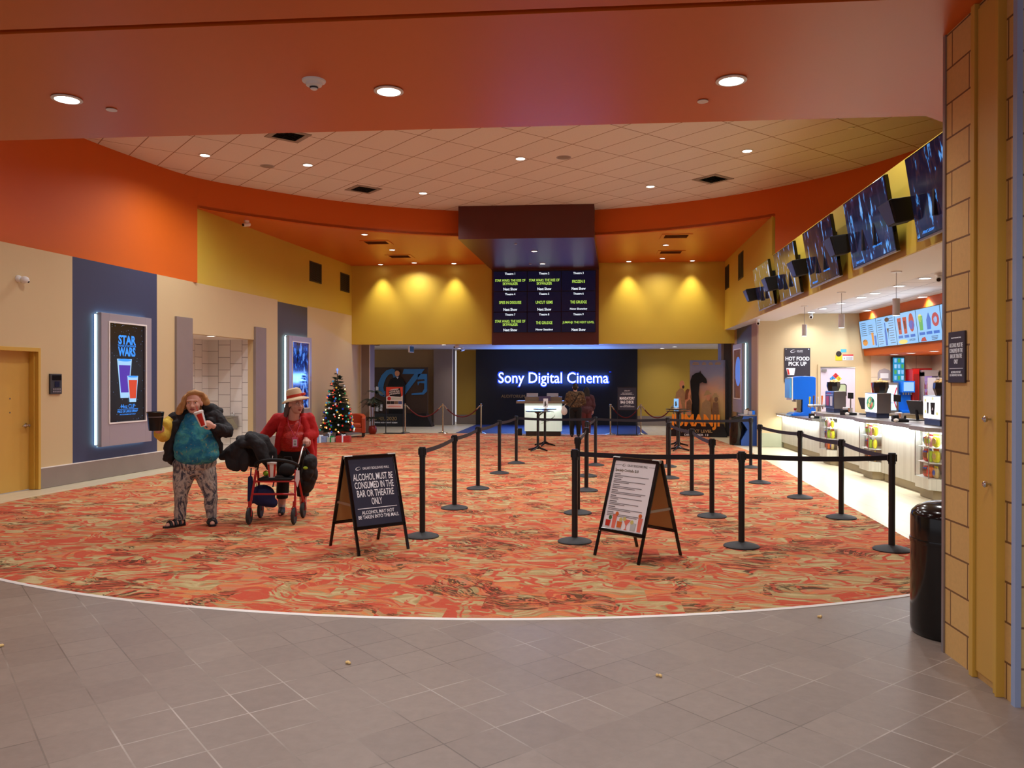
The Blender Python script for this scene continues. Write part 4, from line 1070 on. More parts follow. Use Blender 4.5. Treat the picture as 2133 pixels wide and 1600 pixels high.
rows = {'A': [(-1.73, 8.63), (-1.69, 10.58), (-1.63, 12.53), (-1.51, 14.64), (-1.35, 16.45)],
        'B': [(-0.08, 8.5), (-0.06, 10.34), (0.06, 12.47), (0.08, 14.35), (0.26, 16.23)],
        'C': [(1.62, 8.41), (1.61, 10.24), (1.63, 12.25), (1.5, 14.2), (1.67, 16.09)],
        'D': [(3.09, 8.38), (3.19, 10.29), (3.14, 12.0), (2.93, 13.68), (3.27, 16.07)]}
rn = {'A': 'left row by the alcohol sign', 'B': 'second row, left of the cocktail menu', 'C': 'third row, right of the cocktail menu', 'D': 'right row beside the food counter'}
on = ('nearest', 'second', 'third', 'fourth', 'farthest')
first = True
for r, pts in rows.items():
    for i, (x, y) in enumerate(pts):
        lab = 'black belt barrier post, %s in %s' % (on[i], rn[r])
        if first:
            post0.location = (x, y, 0.005); post0['label'] = lab; p = post0; first = False
        else:
            p = dup(post0, (x, y, 0.005), 0, lab)
        POSTS[r + str(i + 1)] = p
def belt(a, b, sag=0.02):
    pa, pb = POSTS[a], POSTS[b]
    A, B = Vector(pa.location), Vector(pb.location)
    d = (B - A); L = d.length; d /= L
    n = 10; nrm = Vector((-d.y, d.x, 0)) * 0.0012
    vs = []
    for i in range(n + 1):
        f = i / n; q = d * (0.047 + (L - 0.094) * f)
        z = 0.925 - sag * 4 * f * (1 - f)
        for s in (-1, 1):
            for h in (-0.025, 0.025):
                vs.append((q.x + nrm.x * s, q.y + nrm.y * s, z + h))
    fs = []
    for i in range(n):
        o = i * 4; k = o + 4
        fs += [(o, o + 1, k + 1, k), (o + 2, k + 2, k + 3, o + 3), (o + 1, o + 3, k + 3, k + 1), (o, k, k + 2, o + 2)]
    MB().mesh(vs, fs).build('belt', 'belt', pa)
for a, b in ('A1A2', 'A2A3', 'A3A4', 'A4A5', 'A5B5', 'B5C5', 'C5D5', 'B5B4', 'B4B3', 'B3B2', 'C5C4', 'C4C3', 'C3C2', 'B1C1', 'C1D1', 'D1D2', 'D2D3', 'D3D4') and [(s[:2], s[2:]) for s in ('A1A2', 'A2A3', 'A3A4', 'A4A5', 'A5B5', 'B5C5', 'C5D5', 'B5B4', 'B4B3', 'B3B2', 'C5C4', 'C4C3', 'C3C2', 'B1C1', 'C1D1', 'D1D2', 'D2D3', 'D3D4')]:
    belt(a, b)

# ------------------------------------------------------------------ two A-frame signs
def a_frame(loc, rz, label, face):
    t = thing('a_frame_sign', label, 'sign', loc, rz, 'A-frame signs on the carpet')
    L, W, tilt = 0.985, 0.575, R(17.5)
    fp = None
    for side in (0, 1):
        y = -0.315 if side == 0 else 0.315
        rot = (-tilt, 0, 0) if side == 0 else (-tilt, 0, PI)
        m = MB(); fz = 0.245
        m.box(-W / 2, -W / 2 + 0.036, -0.012, 0.012, fz, L); m.box(W / 2 - 0.036, W / 2, -0.012, 0.012, fz, L)
        m.box(-W / 2, W / 2, -0.012, 0.012, fz, fz + 0.036); m.box(-W / 2, W / 2, -0.012, 0.012, L - 0.036, L)
        m.build('frame', 'black_gloss', t, loc=(0, y, 0), rot=rot, bevel=0.006)
        for s in (-1, 1):
            box(s * (W / 2 - 0.014) - 0.014, s * (W / 2 - 0.014) + 0.014, -0.010, 0.010, 0, fz).build('leg', 'black_gloss', t, loc=(0, y, 0), rot=rot, bevel=0.003)
        p = box(-W / 2 + 0.034, W / 2 - 0.034, -0.004, 0.006, fz + 0.034, L - 0.034).build('poster' if side == 0 else 'back_panel', face if side == 0 else 'sign_back', t, loc=(0, y, 0), rot=rot)
        if side == 0: fp = p
    for s in (-1, 1):
        MB().cyl((s * 0.2, -0.016, L * math.cos(tilt) - 0.01), (s * 0.29, -0.016, L * math.cos(tilt) - 0.01), 0.018, n=12).build('hinge', 'steel', t)
        m = MB(); z = 0.47; yy = 0.315 - z * math.tan(tilt)
        m.box(s * 0.272 - 0.006, s * 0.272 + 0.006, -yy, yy, z - 0.012, z + 0.012); m.build('spreader', 'steel', t)
    return t, fp, L, W
mat('sign_back', (176, 138, 84), 0.5)
t, fp, L, W = a_frame((-2.16, 8.03, 0.005), R(43), 'dark A-frame sign about alcohol in the bar or theatre, left of the posts', 'sign_navy')
D = 0.005
swoosh(fp, -0.155, 0.852, 0.06, 'letters_white', D)
text('GALAXY BOULEVARD MALL', fp, (0.045, -D, 0.852), w=0.30, h=0.026, m='letters_white', depth=0.001)
for i, (ln, w_) in enumerate((('ALCOHOL MUST BE', 0.445), ('CONSUMED IN THE', 0.435), ('BAR OR THEATRE', 0.41), ('ONLY', 0.115))):
    text(ln, fp, (0, -D, 0.765 - 0.083 * i), w=w_, h=0.068, m='letters_white', depth=0.001, bold=0.008)
flat(fp, 'divider_line', -0.22, 0.22, 0.447, 0.453, 'letters_white', D - 0.001, 0.001)
text('ALCOHOL MAY NOT', fp, (0, -D, 0.41), w=0.36, h=0.034, m='letters_white', depth=0.001, bold=0.01)
text('BE TAKEN INTO THE MALL', fp, (0.0, -D, 0.365), w=0.45, h=0.034, m='letters_white', depth=0.001, bold=0.01)
t, fp, L, W = a_frame((0.535, 7.90, 0.005), R(-44), 'white cocktail menu A-frame sign between the near belt posts', 'paper_white')
swoosh(fp, -0.13, 0.91, 0.045, 'ink_dark', D)
text('GALAXY BOULEVARD MALL', fp, (0.035, -D, 0.91), w=0.25, h=0.022, m='ink_dark', depth=0.001)
flat(fp, 'rule_line', -0.25, -0.165, 0.908, 0.911, 'ink_dark', D - 0.001, 0.001); flat(fp, 'rule_line', 0.175, 0.25, 0.908, 0.911, 'ink_dark', D - 0.001, 0.001)
text('Specialty Cocktails: $10', fp, (-0.085, -D, 0.855), w=0.29, h=0.034, m=mat('ink_olive', (96, 84, 50), 0.6), depth=0.001, bold=0.012)
m = MB()
for k in range(8):
    z = 0.815 - k * 0.054
    m.box(-0.225, -0.225 + 0.07 + 0.03 * ((k * 3) % 4) / 4, -D - 0.001, -D + 0.001, z, z + 0.009)
    m.box(-0.225, 0.20 - 0.03 * (k % 3), -D - 0.001, -D + 0.001, z - 0.016, z - 0.010)
    m.box(-0.225, -0.12 + 0.09 * ((k * 5) % 4), -D - 0.001, -D + 0.001, z - 0.030, z - 0.024)
m.build('print', mat('ink_grey', (120, 118, 122), 0.6), fp)
mat('drink_red', (196, 52, 36), 0.4); mat('drink_pink', (226, 120, 100), 0.4); mat('drink_orange', (214, 110, 50), 0.4); mat('drink_clear', (190, 196, 196), 0.4); mat('lime', (206, 196, 120), 0.4); mat('mint', (60, 110, 60), 0.5)
def drink(x, shape, mm, deco):
    z0 = 0.292
    def P_(pts, m_, d): MB().prism([(x + a, z0 + b) for a, b in pts], -D - d, -D, 'xz').build('drink_picture', m_, fp)
    if shape == 'low': P_([(-.03, 0), (.03, 0), (.035, .075), (-.035, .075)], 'drink_clear', 0.001); P_([(-.026, .012), (.026, .012), (.031, .07), (-.031, .07)], mm, 0.002)
    if shape == 'tall': P_([(-.02, 0), (.02, 0), (.026, .13), (-.026, .13)], mm, 0.002)
    if shape == 'stem': P_([(-.022, 0), (.022, 0), (.004, .01), (.004, .04), (.045, .1), (-.045, .1), (-.004, .04), (-.004, .01)], mm, 0.002)
    MB().prism([(x + deco[0] + .02 * math.cos(q * PI / 6), z0 + deco[1] + .02 * math.sin(q * PI / 6)) for q in range(12)], -D - 0.003, -D, 'xz').build('garnish_picture', deco[2], fp)
drink(-0.19, 'low', 'drink_red', (0.02, 0.095, 'mint')); drink(-0.115, 'tall', 'drink_pink', (0.02, 0.14, 'drink_orange')); drink(-0.045, 'low', 'drink_orange', (0.01, 0.09, 'lime'))
drink(0.04, 'stem', 'drink_pink', (-0.03, 0.1, 'lime')); drink(0.125, 'low', 'drink_clear', (-0.02, 0.08, 'lime')); drink(0.20, 'tall', 'drink_pink', (-0.01, 0.15, 'drink_orange'))

# ------------------------------------------------------------------ ticket desk, bistro tables
t = thing('reception_desk', 'lit white ticket desk with grey top before the dark rear wall', 'desk', (-1.2, 24.6, 0.005))
box(-0.53, 0.53, 0.05, 0.65, 0, 0.15).build('plinth', 'dark_wood', t)
box(-0.565, 0.565, 0.0, 0.7, 0.15, 1.0).build('front_panel', 'desk_white', t, bevel=0.004)
box(-0.82, 0.67, -0.06, 0.8, 1.0, 1.075).build('worktop', 'desk_top', t, bevel=0.004)
box(-0.56, 0.57, 0.1, 0.3, 1.075, 1.20).build('upper_ledge', 'desk_top', t, bevel=0.003)
m = MB()
for i in range(25): m.box(-0.55 + i * 0.045, -0.5485 + i * 0.045, -0.0015, 0, 0.16, 0.99)
m.build('board_grooves', mat('desk_groove', (180, 196, 184), 0.5), t)
swoosh(t, 0.1, 0.62, 0.55, 'ink_dark', 0.003)
m = MB(); m.prism([(-0.1, 0.36), (0.05, 0.42), (0.28, 0.5), (0.06, 0.44)], -0.004, 0, 'xz'); m.prism([(0.0, 0.74), (0.2, 0.8), (0.3, 0.83), (0.1, 0.78)], -0.004, 0, 'xz'); m.build('logo_tails', 'ink_dark', t)
area('desk_lamp', (-1.2, 24.53, 0.97), (R(-20), 0, 0), 1.1, 0.03, 5, (0.85, 1.0, 0.95))
for x, lab in ((-1.56, 'left'), (-0.93, 'right')):
    q = thing('desk_screen', 'slanted point-of-sale screen on ticket desk, %s one' % lab, 'screen', (x, 25.12, 1.076), 0, 'screens on the ticket desk')
    MB().obox((0, 0, 0.18), (0.36, 0.02, 0.12), (R(-35), 0, 0)).build('display', 'case_grey', q, bevel=0.004)
    MB().obox((-0.03, -0.03, 0.145), (0.2, 0.004, 0.03), (R(-35), 0, 0)).build('blue_glow', 'glow_blue_pale', q)  # pale blue glowing strip on the back of the screen
    m = MB(); m.box(-0.1, 0.1, -0.08, 0.08, 0, 0.02); m.cyl((0, 0, 0.02), (0, 0, 0.17), 0.02); m.build('stand', 'dark_grey', q)
q = thing('table_sign', 'small purple sign on the front of the ticket desk', 'sign', (-1.15, 24.62, 1.076))
MB().obox((0, 0, 0.075), (0.36, 0.012, 0.15), (R(-12), 0, 0)).build('card', mat('card_purple', (70, 54, 96), 0.4), q)
MB().box(-0.1, 0.1, -0.03, 0.05, 0, 0.008).build('foot', 'dark_grey', q)
text('WELCOME', q, (0, -0.02, 0.095), w=0.26, h=0.03, m='letters_white', rot=(R(78), 0, 0), depth=0.001) if False else None
q = thing('floor_speaker', 'small dark box on floor left of the ticket desk', 'box', (-1.93, 24.9, 0.005)); box(-0.06, 0.06, -0.1, 0.1, 0, 0.22).build('body', 'black_matte', q, bevel=0.01)
def bistro(loc, rz, label):
    t = thing('bistro_table', label, 'table', loc, rz, 'tall black bistro tables')
    MB().lathe([(0, 0.945), (0.29, 0.945), (0.30, 0.952), (0.30, 0.964), (0.294, 0.97), (0, 0.97)], n=40).build('tabletop', 'black_gloss', t, smooth=True)
    MB().lathe([(0.032, 0.05), (0.032, 0.90), (0.09, 0.935), (0.09, 0.945)], n=20).build('column', 'black_metal', t, smooth=True)
    for k in range(4):
        a = k * PI / 2 + PI / 4
        c, s = math.cos(a), math.sin(a)
        MB().tube([(0.02 * c, 0.02 * s, 0.10), (0.1 * c, 0.1 * s, 0.06), (0.28 * c, 0.28 * s, 0.022)], [0.03, 0.024, 0.018], n=8).build('foot', 'black_gloss', t, smooth=True)
    return t
bistro((-1.07, 19.4, 0.005), 0.2, 'tall black round table before the ticket desk, nearer and empty')
bistro((-0.97, 20.9, 0.005), 0.5, 'tall black round table before the ticket desk, farther one with white sign')
bistro((2.32, 19.8, 0.005), 0.2, 'tall black round table before the film standee, nearer and empty')
bistro((2.46, 21.25, 0.005), 0.4, 'tall black round table before the film standee, farther one with lit sign')
for x, y, lab, mm in ((-0.95, 20.85, 'left black table before the ticket desk', 'paper_white'), (2.42, 21.2, 'right black table before the film standee', 'menu_white')):
    q = thing('table_sign', 'small upright sign holder on the %s' % lab, 'sign', (x, y, 0.976))
    box(-0.06, 0.06, -0.006, 0.006, 0.03, 0.26).build('card', mm, q)
    m = MB(); m.box(-0.07, 0.07, -0.04, 0.04, 0, 0.01); m.box(-0.02, 0.02, -0.01, 0.01, 0.01, 0.03); m.build('foot', 'white_plastic', q)
    m = MB(); m.prism([(-0.03, 0.07), (0.0, 0.06), (0.02, 0.1), (0.0, 0.2), (-0.03, 0.18)], -0.008, -0.006, 'xz'); m.build('picture', 'ink_dark', q)

# ------------------------------------------------------------------ rope barriers
def rope_post(loc, label):
    t = thing('rope_post', label, 'barrier post', loc, 0, 'brass-coloured rope posts')
    MB().lathe([(0, 0), (0.16, 0), (0.165, 0.008), (0.14, 0.018), (0.05, 0.04), (0.03, 0.06), (0, 0.06)], n=32).build('base', 'brass_steel', t, smooth=True)
    MB().lathe([(0.025, 0.05), (0.025, 0.90)], n=18).build('pole', 'brass_steel', t, smooth=True)
    MB().lathe([(0, 0.88), (0.04, 0.885), (0.04, 0.905), (0.027, 0.915), (0.034, 0.945), (0.02, 0.962), (0, 0.965)], n=20).build('finial', 'brass_steel', t, smooth=True)
RP = [(-5.72, 25.72), (-4.50, 25.8), (-3.25, 25.76), (0.88, 25.72), (1.84, 25.78), (2.86, 25.75)]
for (x, y), lab in zip(RP, ('left end, right of the red poster stand', 'middle of the left ropes', 'left edge of the dark rear wall', 'right of the two people at the desk', 'right of the bag check sign', 'behind the film standee')):
    rope_post((x, y, -0.003), 'brass rope post, %s' % lab)
for a, b, lab in ((0, 1, 'from red poster stand to middle post'), (1, 2, 'ending at the dark rear wall'), (3, 4, 'hanging below the bag check sign'), (4, 5, 'running behind the film standee')):
    A, B = Vector((RP[a][0], RP[a][1], 0.89)), Vector((RP[b][0], RP[b][1], 0.89))
    d = (B - A).normalized(); A = A + d * 0.045; B = B - d * 0.045
    t = thing('velvet_rope', 'dark red velvet rope, %s' % lab, 'rope', A, 0, 'velvet ropes at the rear')
    pts = []
    for i in range(25):
        f = i / 24; q = (B - A) * f
        pts.append((q.x, q.y, q.z - 0.36 * (1 - (2 * f - 1) ** 2)))
    MB().tube(pts[2:-2], 0.019, n=10).build('rope', 'red_velvet', t, smooth=True)
    for e in (pts[:3], pts[-3:]): MB().tube(e, 0.022, n=10).build('end_hook', 'brass_steel', t, smooth=True)

# poster stands
def poster_stand(loc, w, z0, z1, label):
    t = thing('poster_stand', label, 'sign stand', loc, 0, 'floor standing poster stands')
    m = MB(); e = 0.02
    m.box(-w / 2 - e, -w / 2, -0.015, 0.015, 0.02, z1 + e); m.box(w / 2, w / 2 + e, -0.015, 0.015, 0.02, z1 + e); m.box(-w / 2, w / 2, -0.015, 0.015, z1, z1 + e); m.box(-w / 2, w / 2, -0.015, 0.015, z0 - e, z0)
    m.build('frame', 'black_metal', t)
    box(-w / 2 - 0.06, w / 2 + 0.06, -0.16, 0.16, 0, 0.02).build('base', 'black_metal', t, bevel=0.004)
    return t
t = poster_stand((-5.98, 25.32, 0.005), 0.54, 0.80, 1.49, 'black stand with red and white film rental poster, left rear')
f = flat(t, 'poster', -0.27, 0.27, 0.80, 1.49, 'paper_white', 0.0, 0.008)
mat('poster_red', (222, 78, 56), 0.5)
MB().prism([(-0.27, 1.17), (-0.05, 1.27), (0.2, 1.17), (0.27, 1.22), (0.27, 1.49), (-0.27, 1.49)], -0.010, -0.006, 'xz').build('red_field', 'poster_red', f)
MB().prism([(-0.15, 1.2), (0.2, 1.17), (0.22, 1.22), (0.18, 1.46), (0.1, 1.44), (-0.19, 1.36)], -0.0115, -0.006, 'xz').build('dark_field', 'poster_black', f)
text('A DIFFERENT\nINDOOR FILMS\nARE SHOWING', f, (0.0, -0.013, 1.34), w=0.34, h=0.17, m='paper_white', depth=0.001, bold=0.03, rot=(PI / 2, R(-8), 0))
m = MB(); m.sphere((-0.17, -0.012, 1.12), (0.06, 0.004, 0.06), 14, 8); m.build('red_dot', 'hazard_red', f)
for k, c in enumerate(((40, 36, 30), (24, 26, 34), (120, 100, 80), (70, 90, 150))): flat(f, 'film_still', -0.25 + 0.125 * k, -0.13 + 0.125 * k, 0.94, 1.04, mat('still_%d' % k, c, 0.5), 0.008, 0.002)
m = MB(); m.box(-0.1, 0.24, -0.010, -0.008, 1.08, 1.16); m.build('pale_panel', mat('still_pale', (200, 214, 206), 0.5), f)
m = MB(); m.box(-0.22, 0.22, -0.010, -0.008, 0.85, 0.865); m.box(-0.18, 0.18, -0.010, -0.008, 0.88, 0.89); m.build('print', 'poster_red', f)
t = poster_stand((1.38, 25.3, 0.005), 0.56, 0.79, 1.48, 'dark stand reading MANDATORY BAG CHECK before the dark rear wall')
f = flat(t, 'poster', -0.28, 0.28, 0.79, 1.48, 'sign_navy', 0.0, 0.008)
text('GALAXY', f, (0, -0.010, 1.385), w=0.19, h=0.04, m='letters_white', depth=0.001, shear=0.3)
text('FOR YOUR SAFETY\nWE ARE PERFORMING A', f, (0, -0.010, 1.29), w=0.40, h=0.07, m='letters_white', depth=0.001)
text('MANDATORY\nBAG CHECK', f, (0, -0.010, 1.09), w=0.46, h=0.20, m='letters_white', depth=0.001, bold=0.03)
text('THANK YOU\nFOR YOUR COOPERATION', f, (0, -0.010, 0.91), w=0.44, h=0.07, m='letters_white', depth=0.001)

# ------------------------------------------------------------------ film standees (plain figures)
mat('standee_brown', (66, 44, 30), 0.5, var=0.25, vs=4); mat('standee_blue', (52, 124, 186), 0.5, var=0.1, vs=6); mat('skin_print', (214, 150, 112), 0.6); mat('khaki_print', (168, 136, 94), 0.6, var=0.2, vs=18); mat('olive_print', (96, 122, 88), 0.6, var=0.2, vs=18); mat('brown_print', (128, 92, 62), 0.6, var=0.35, vs=18); mat('hat_print', (180, 150, 102), 0.6)
t = thing('film_standee', 'large brown film standee with big blue 07 and a dark-suited figure', 'standee', (-6.87, 29.75, -0.004))
box(-1.15, 1.10, 0.0, 0.12, 0.45, 2.2).build('panel', 'standee_brown', t)
MB().prism([(-1.2, 0), (1.35, 0), (1.12, 0.48), (-1.15, 0.48)], -0.45, 0.1, 'xz').build('plinth', 'poster_black', t)
text('07', t, (-0.12, -0.02, 1.62), w=1.75, h=1.0, m='standee_blue', depth=0.02, shear=0.25, bold=0.02)
MB().prism([(0.75, 1.95), (1.08, 1.95), (1.08, 1.3), (0.95, 1.18), (0.5, 1.16), (0.5, 1.22), (0.9, 1.26), (0.98, 1.4), (0.98, 1.6), (0.80, 1.62), (0.74, 1.52), (0.72, 1.66), (1.0, 1.7), (0.98, 1.76), (0.72, 1.74)], -0.03, -0.01, 'xz').build('blue_shape', 'standee_blue', t)
def cutout(parent, x, y, z, s, pieces):
    for nm, mm, pts, d in pieces:
        MB().prism([(x + a * s, z + b * s) for a, b in pts], y - d, y + 0.02, 'xz').build(nm, mm, parent)
E_ = lambda cx, cz, a, b, n=16: [(cx + a * math.cos(2 * PI * i / n), cz + b * math.sin(2 * PI * i / n)) for i in range(n)]
cutout(t, -0.05, -0.08, 0.45, 1.0, [('figure_body', 'black_matte', [(-0.3, 0.0), (0.28, 0.0), (0.3, 0.7), (0.32, 1.1), (0.24, 1.3), (0.08, 1.38), (-0.06, 1.38), (-0.24, 1.3), (-0.34, 1.08)], 0.03), ('figure_head', 'skin_print', E_(0.02, 1.53, 0.09, 0.13), 0.035), ('figure_hair', 'hair_dark', [(-0.07, 1.56), (-0.06, 1.64), (0.02, 1.69), (0.10, 1.64), (0.11, 1.57), (0.06, 1.62), (-0.03, 1.62)], 0.045), ('figure_collar', 'paper_white', [(-0.02, 1.38), (0.08, 1.38), (0.04, 1.32)], 0.05)])
text('APRIL 2020', t, (-0.42, -0.47, 0.30), w=0.92, h=0.13, m='hat_print', depth=0.004)
text('IN CINEMAS AND IN GIANT SCREEN', t, (-0.42, -0.47, 0.15), w=0.95, h=0.05, m='paper_white', depth=0.004, bold=0.03)
for a in ((-1.12, 1.4), (-1.0, 1.38), (-0.86, 1.4)): MB().prism([(a[0], a[1] - 0.18), (a[0] + 0.09, a[1] - 0.2), (a[0] + 0.11, a[1] + 0.06), (a[0] + 0.02, a[1] + 0.08)], -0.1, -0.02, 'xz').build('white_lettering', 'paper_white', t)
for a in ((-0.98, 0.72), (-0.85, 0.7), (-0.7, 0.72)): MB().prism([(a[0], a[1] - 0.14), (a[0] + 0.09, a[1] - 0.16), (a[0] + 0.11, a[1] + 0.08), (a[0] + 0.04, a[1] + 0.1)], -0.1, -0.02, 'xz').build('white_lettering', 'paper_white', t)

def sky_print():
    g = NG('sky_print'); tc = g.n('ShaderNodeTexCoord'); sp = g.n('ShaderNodeSeparateXYZ', {0: (tc, 3)})
    nz = g.n('ShaderNodeTexNoise', {'Vector': (tc, 3), 'Scale': 2.5, 'Detail': 3.0})
    v = g.math('ADD', (sp, 2), g.math('MULTIPLY', (nz, 0), 0.5))
    c = g.ramp(g.math('DIVIDE', v, 2.8), [(0.0, lin((150, 120, 76))), (0.3, lin((236, 196, 110))), (0.45, lin((240, 190, 124))), (0.6, lin((226, 174, 140))), (0.75, lin((160, 160, 184))), (1.0, lin((92, 120, 186)))])
    g.set('Base Color', c); g.set('Roughness', 0.5)
sky_print()
t = thing('film_standee', 'film standee reading JUMANJI with figures and horse before a sunset sky', 'standee', (3.42, 25.05, 0.0), R(-9))
t['label'] = 'cut-out film standee with four figures, black horse and orange title'
box(-0.16, 0.90, 0.30, 0.36, 0.0, 2.34).build('back_panel', 'sky_print', t)
box(0.90, 0.96, 0.2, 0.36, 0.0, 2.34).build('side_panel', 'poster_black', t)
MB().prism([(-0.72, 0.0), (0.96, 0.0), (0.86, 0.4), (-0.72, 0.4)], -0.18, 0.28, 'xz').build('plinth', 'poster_black', t)
m = MB()
for k, (x, w_) in enumerate(((0.02, 0.2), (0.27, 0.12), (0.47, 0.12), (0.68, 0.17))): m.box(x - w_ / 2, x + w_ / 2, 0.294, 0.30, 2.20, 2.24); m.box(x - w_ / 2 + 0.02, x + w_ / 2 - 0.02, 0.294, 0.30, 2.26, 2.28)
m.build('gold_print', 'hat_print', t)
cutout(t, 0.0, 0.22, 0.0, 1.0, [('horse', 'black_matte', [(-0.02, 0.4), (0.10, 0.4), (0.13, 1.1), (0.11, 1.3), (0.14, 1.62), (0.22, 1.66), (0.28, 1.63), (0.34, 1.62), (0.36, 1.66), (0.34, 1.76), (0.24, 1.88), (0.18, 1.95), (0.16, 2.02), (0.13, 1.96), (0.02, 1.94), (-0.09, 1.86), (-0.14, 1.7), (-0.13, 1.5), (-0.10, 1.2), (-0.10, 0.8)], 0.03)])
cutout(t, -0.42, 0.10, 0.4, 1.0, [('figure_trousers', 'olive_print', [(-0.15, 0.0), (0.12, 0.0), (0.13, 0.42), (-0.15, 0.42)], 0.02), ('figure_shirt', 'khaki_print', [(-0.14, 0.38), (0.12, 0.38), (0.16, 0.7), (0.12, 0.95), (0.06, 1.06), (-0.04, 1.06), (-0.14, 0.95), (-0.17, 0.75)], 0.025), ('figure_arm', 'skin_print', [(-0.10, 0.78), (-0.03, 0.78), (0.06, 0.4), (0.10, 0.14), (0.04, 0.12), (-0.01, 0.36)], 0.035), ('figure_head', 'skin_print', E_(0.03, 1.19, 0.075, 0.125), 0.03), ('figure_beard', 'hair_dark', E_(0.07, 1.11, 0.035, 0.05), 0.034)])
cutout(t, -0.20, 0.06, 0.4, 1.0, [('figure_shorts', 'olive_print', [(-0.12, 0.0), (0.10, 0.0), (0.11, 0.26), (-0.11, 0.26)], 0.02), ('figure_body', 'skin_print', [(-0.06, 0.24), (0.09, 0.24), (0.08, 0.42), (0.12, 0.62), (0.04, 0.84), (-0.06, 0.84), (-0.10, 0.6)], 0.022), ('figure_top', 'brown_print', [(-0.06, 0.40), (0.08, 0.40), (0.12, 0.60), (0.05, 0.74), (-0.05, 0.66)], 0.03), ('figure_head', 'skin_print', E_(0.03, 0.93, 0.055, 0.09), 0.03), ('figure_hair', mat('hair_print', (120, 72, 40), 0.6), [(-0.10, 0.72), (-0.02, 0.74), (0.0, 0.9), (0.04, 1.03), (-0.02, 1.06), (-0.08, 1.0)], 0.034)])
cutout(t, 0.36, 0.10, 0.4, 1.0, [('figure_jacket', 'khaki_print', [(-0.20, 0.0), (0.12, 0.0), (0.13, 0.3), (0.10, 0.66), (-0.04, 0.72), (-0.14, 0.62), (-0.19, 0.3)], 0.02), ('figure_head', 'skin_print', E_(0.04, 0.80, 0.06, 0.10), 0.024), ('figure_hat', 'hat_print', [(-0.10, 0.84), (0.14, 0.90), (0.09, 0.93), (0.06, 1.0), (-0.02, 1.01), (-0.06, 0.93)], 0.034)])
cutout(t, 0.60, 0.08, 0.4, 1.0, [('figure_jacket', 'brown_print', [(-0.10, 0.0), (0.16, 0.0), (0.12, 0.34), (0.08, 0.64), (-0.06, 0.64), (-0.10, 0.3)], 0.02), ('figure_head', 'brown_print', E_(0.03, 0.74, 0.055, 0.085), 0.024), ('figure_hat', 'hat_print', [(-0.09, 0.78), (0.12, 0.82), (0.07, 0.86), (0.04, 0.92), (-0.03, 0.92), (-0.06, 0.85)], 0.034)])
mat('title_orange', (240, 140, 30), 0.4, emit=(240, 120, 20), es=0.06)
text('JUMANJI', t, (0.03, -0.20, 0.45), w=1.44, h=0.44, m='title_orange', depth=0.05, bold=0.035)
text('THE NEXT LEVEL', t, (0.02, -0.20, 0.175), w=1.0, h=0.085, m='hat_print', depth=0.01, bold=0.02)
text('DECEMBER 13', t, (0.05, -0.20, 0.06), w=0.7, h=0.06, m='paper_white', depth=0.01, bold=0.02)

# ------------------------------------------------------------------ Christmas corner
t = thing('christmas_tree', 'decorated Christmas tree with coloured baubles by the left wall', 'tree', (-6.88, 22.2, -0.003))
MB().cyl((0, 0, 0), (0, 0, 1.9), 0.035, 0.012, n=10).build('trunk', 'bark', t)
m = MB(); m.lathe([(0, 0), (0.17, 0), (0.17, 0.03), (0.06, 0.06), (0.045, 0.2), (0, 0.2)], n=20); m.build('stand', 'black_matte', t, smooth=True)
TH, TR = 2.03, 0.455
tr = random.Random(3)
def tree_r(z): return TR * max(0.02, (1 - (z - 0.22) / (TH - 0.26))) ** 0.72
m = MB()
for k in range(680):
    z = 0.22 + (TH - 0.34) * (1 - math.sqrt(tr.random())) if k > 60 else 0.24 + 0.2 * tr.random()
    a = tr.random() * 2 * PI; Rr = tree_r(z) * (0.75 + 0.3 * tr.random())
    d = Vector((math.cos(a), math.sin(a), 0.12 - 0.25 * tr.random()))
    base = Vector((0, 0, z + 0.05)); 
    u = Vector((-d.y, d.x, 0)).normalized()
    nseg = 9
    for j in range(nseg):
        f = (j + 1) / nseg
        if f < 0.2: continue
        p = base + d * Rr * f
        for s in (-1, 1):
            for v in (0, 1):
                q = p + (u * s * 0.6 + d * 0.7 + Vector((0, 0, (0.5 if v else -0.3) * tr.random()))).normalized() * (0.05 + 0.04 * tr.random())
                w_ = Vector((0, 0, 0.006))
                m.mesh([p - w_, p + w_, q], [(0, 1, 2)])
m.build('foliage', 'tree_green', t, recalc=False)
bc = [((40, 150, 130), 'teal'), ((206, 40, 36), 'red'), ((30, 60, 170), 'blue'), ((226, 180, 70), 'gold'), ((200, 200, 206), 'silver'), ((30, 120, 60), 'green'), ((60, 150, 200), 'sky')]
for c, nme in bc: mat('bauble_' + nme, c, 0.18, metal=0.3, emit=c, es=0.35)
mat('fairy_warm', (255, 220, 160), 0.4, emit=(255, 210, 140), es=4.0); mat('fairy_red', (255, 80, 60), 0.4, emit=(255, 70, 50), es=3.0)
for k in range(98):
    z = 0.26 + (TH - 0.5) * (1 - math.sqrt(1 - (k + 0.5) / 98.0))
    a = -PI / 2 + 0.6 + (tr.random() - 0.5) * 3.6; r_ = tree_r(z) * 1.06 + 0.015
    o = MB().sphere((0, 0, 0), 0.028 if k % 3 else 0.017, 12, 8)
    o.build('bauble', ('bauble_' + bc[k % 7][1]) if k % 3 else ('fairy_warm' if k % 2 else 'fairy_red'), t, smooth=True, loc=(r_ * math.cos(a), r_ * math.sin(a), z))
m = MB(); m.sphere((0, 0, 2.0), (0.03, 0.03, 0.05), 10, 8); m.cyl((0, 0, 1.88), (0, 0, 2.0), 0.012); m.build('topper', mat('topper_blue', (120, 160, 230), 0.2, emit=(120, 160, 255), es=0.8), t, smooth=True)
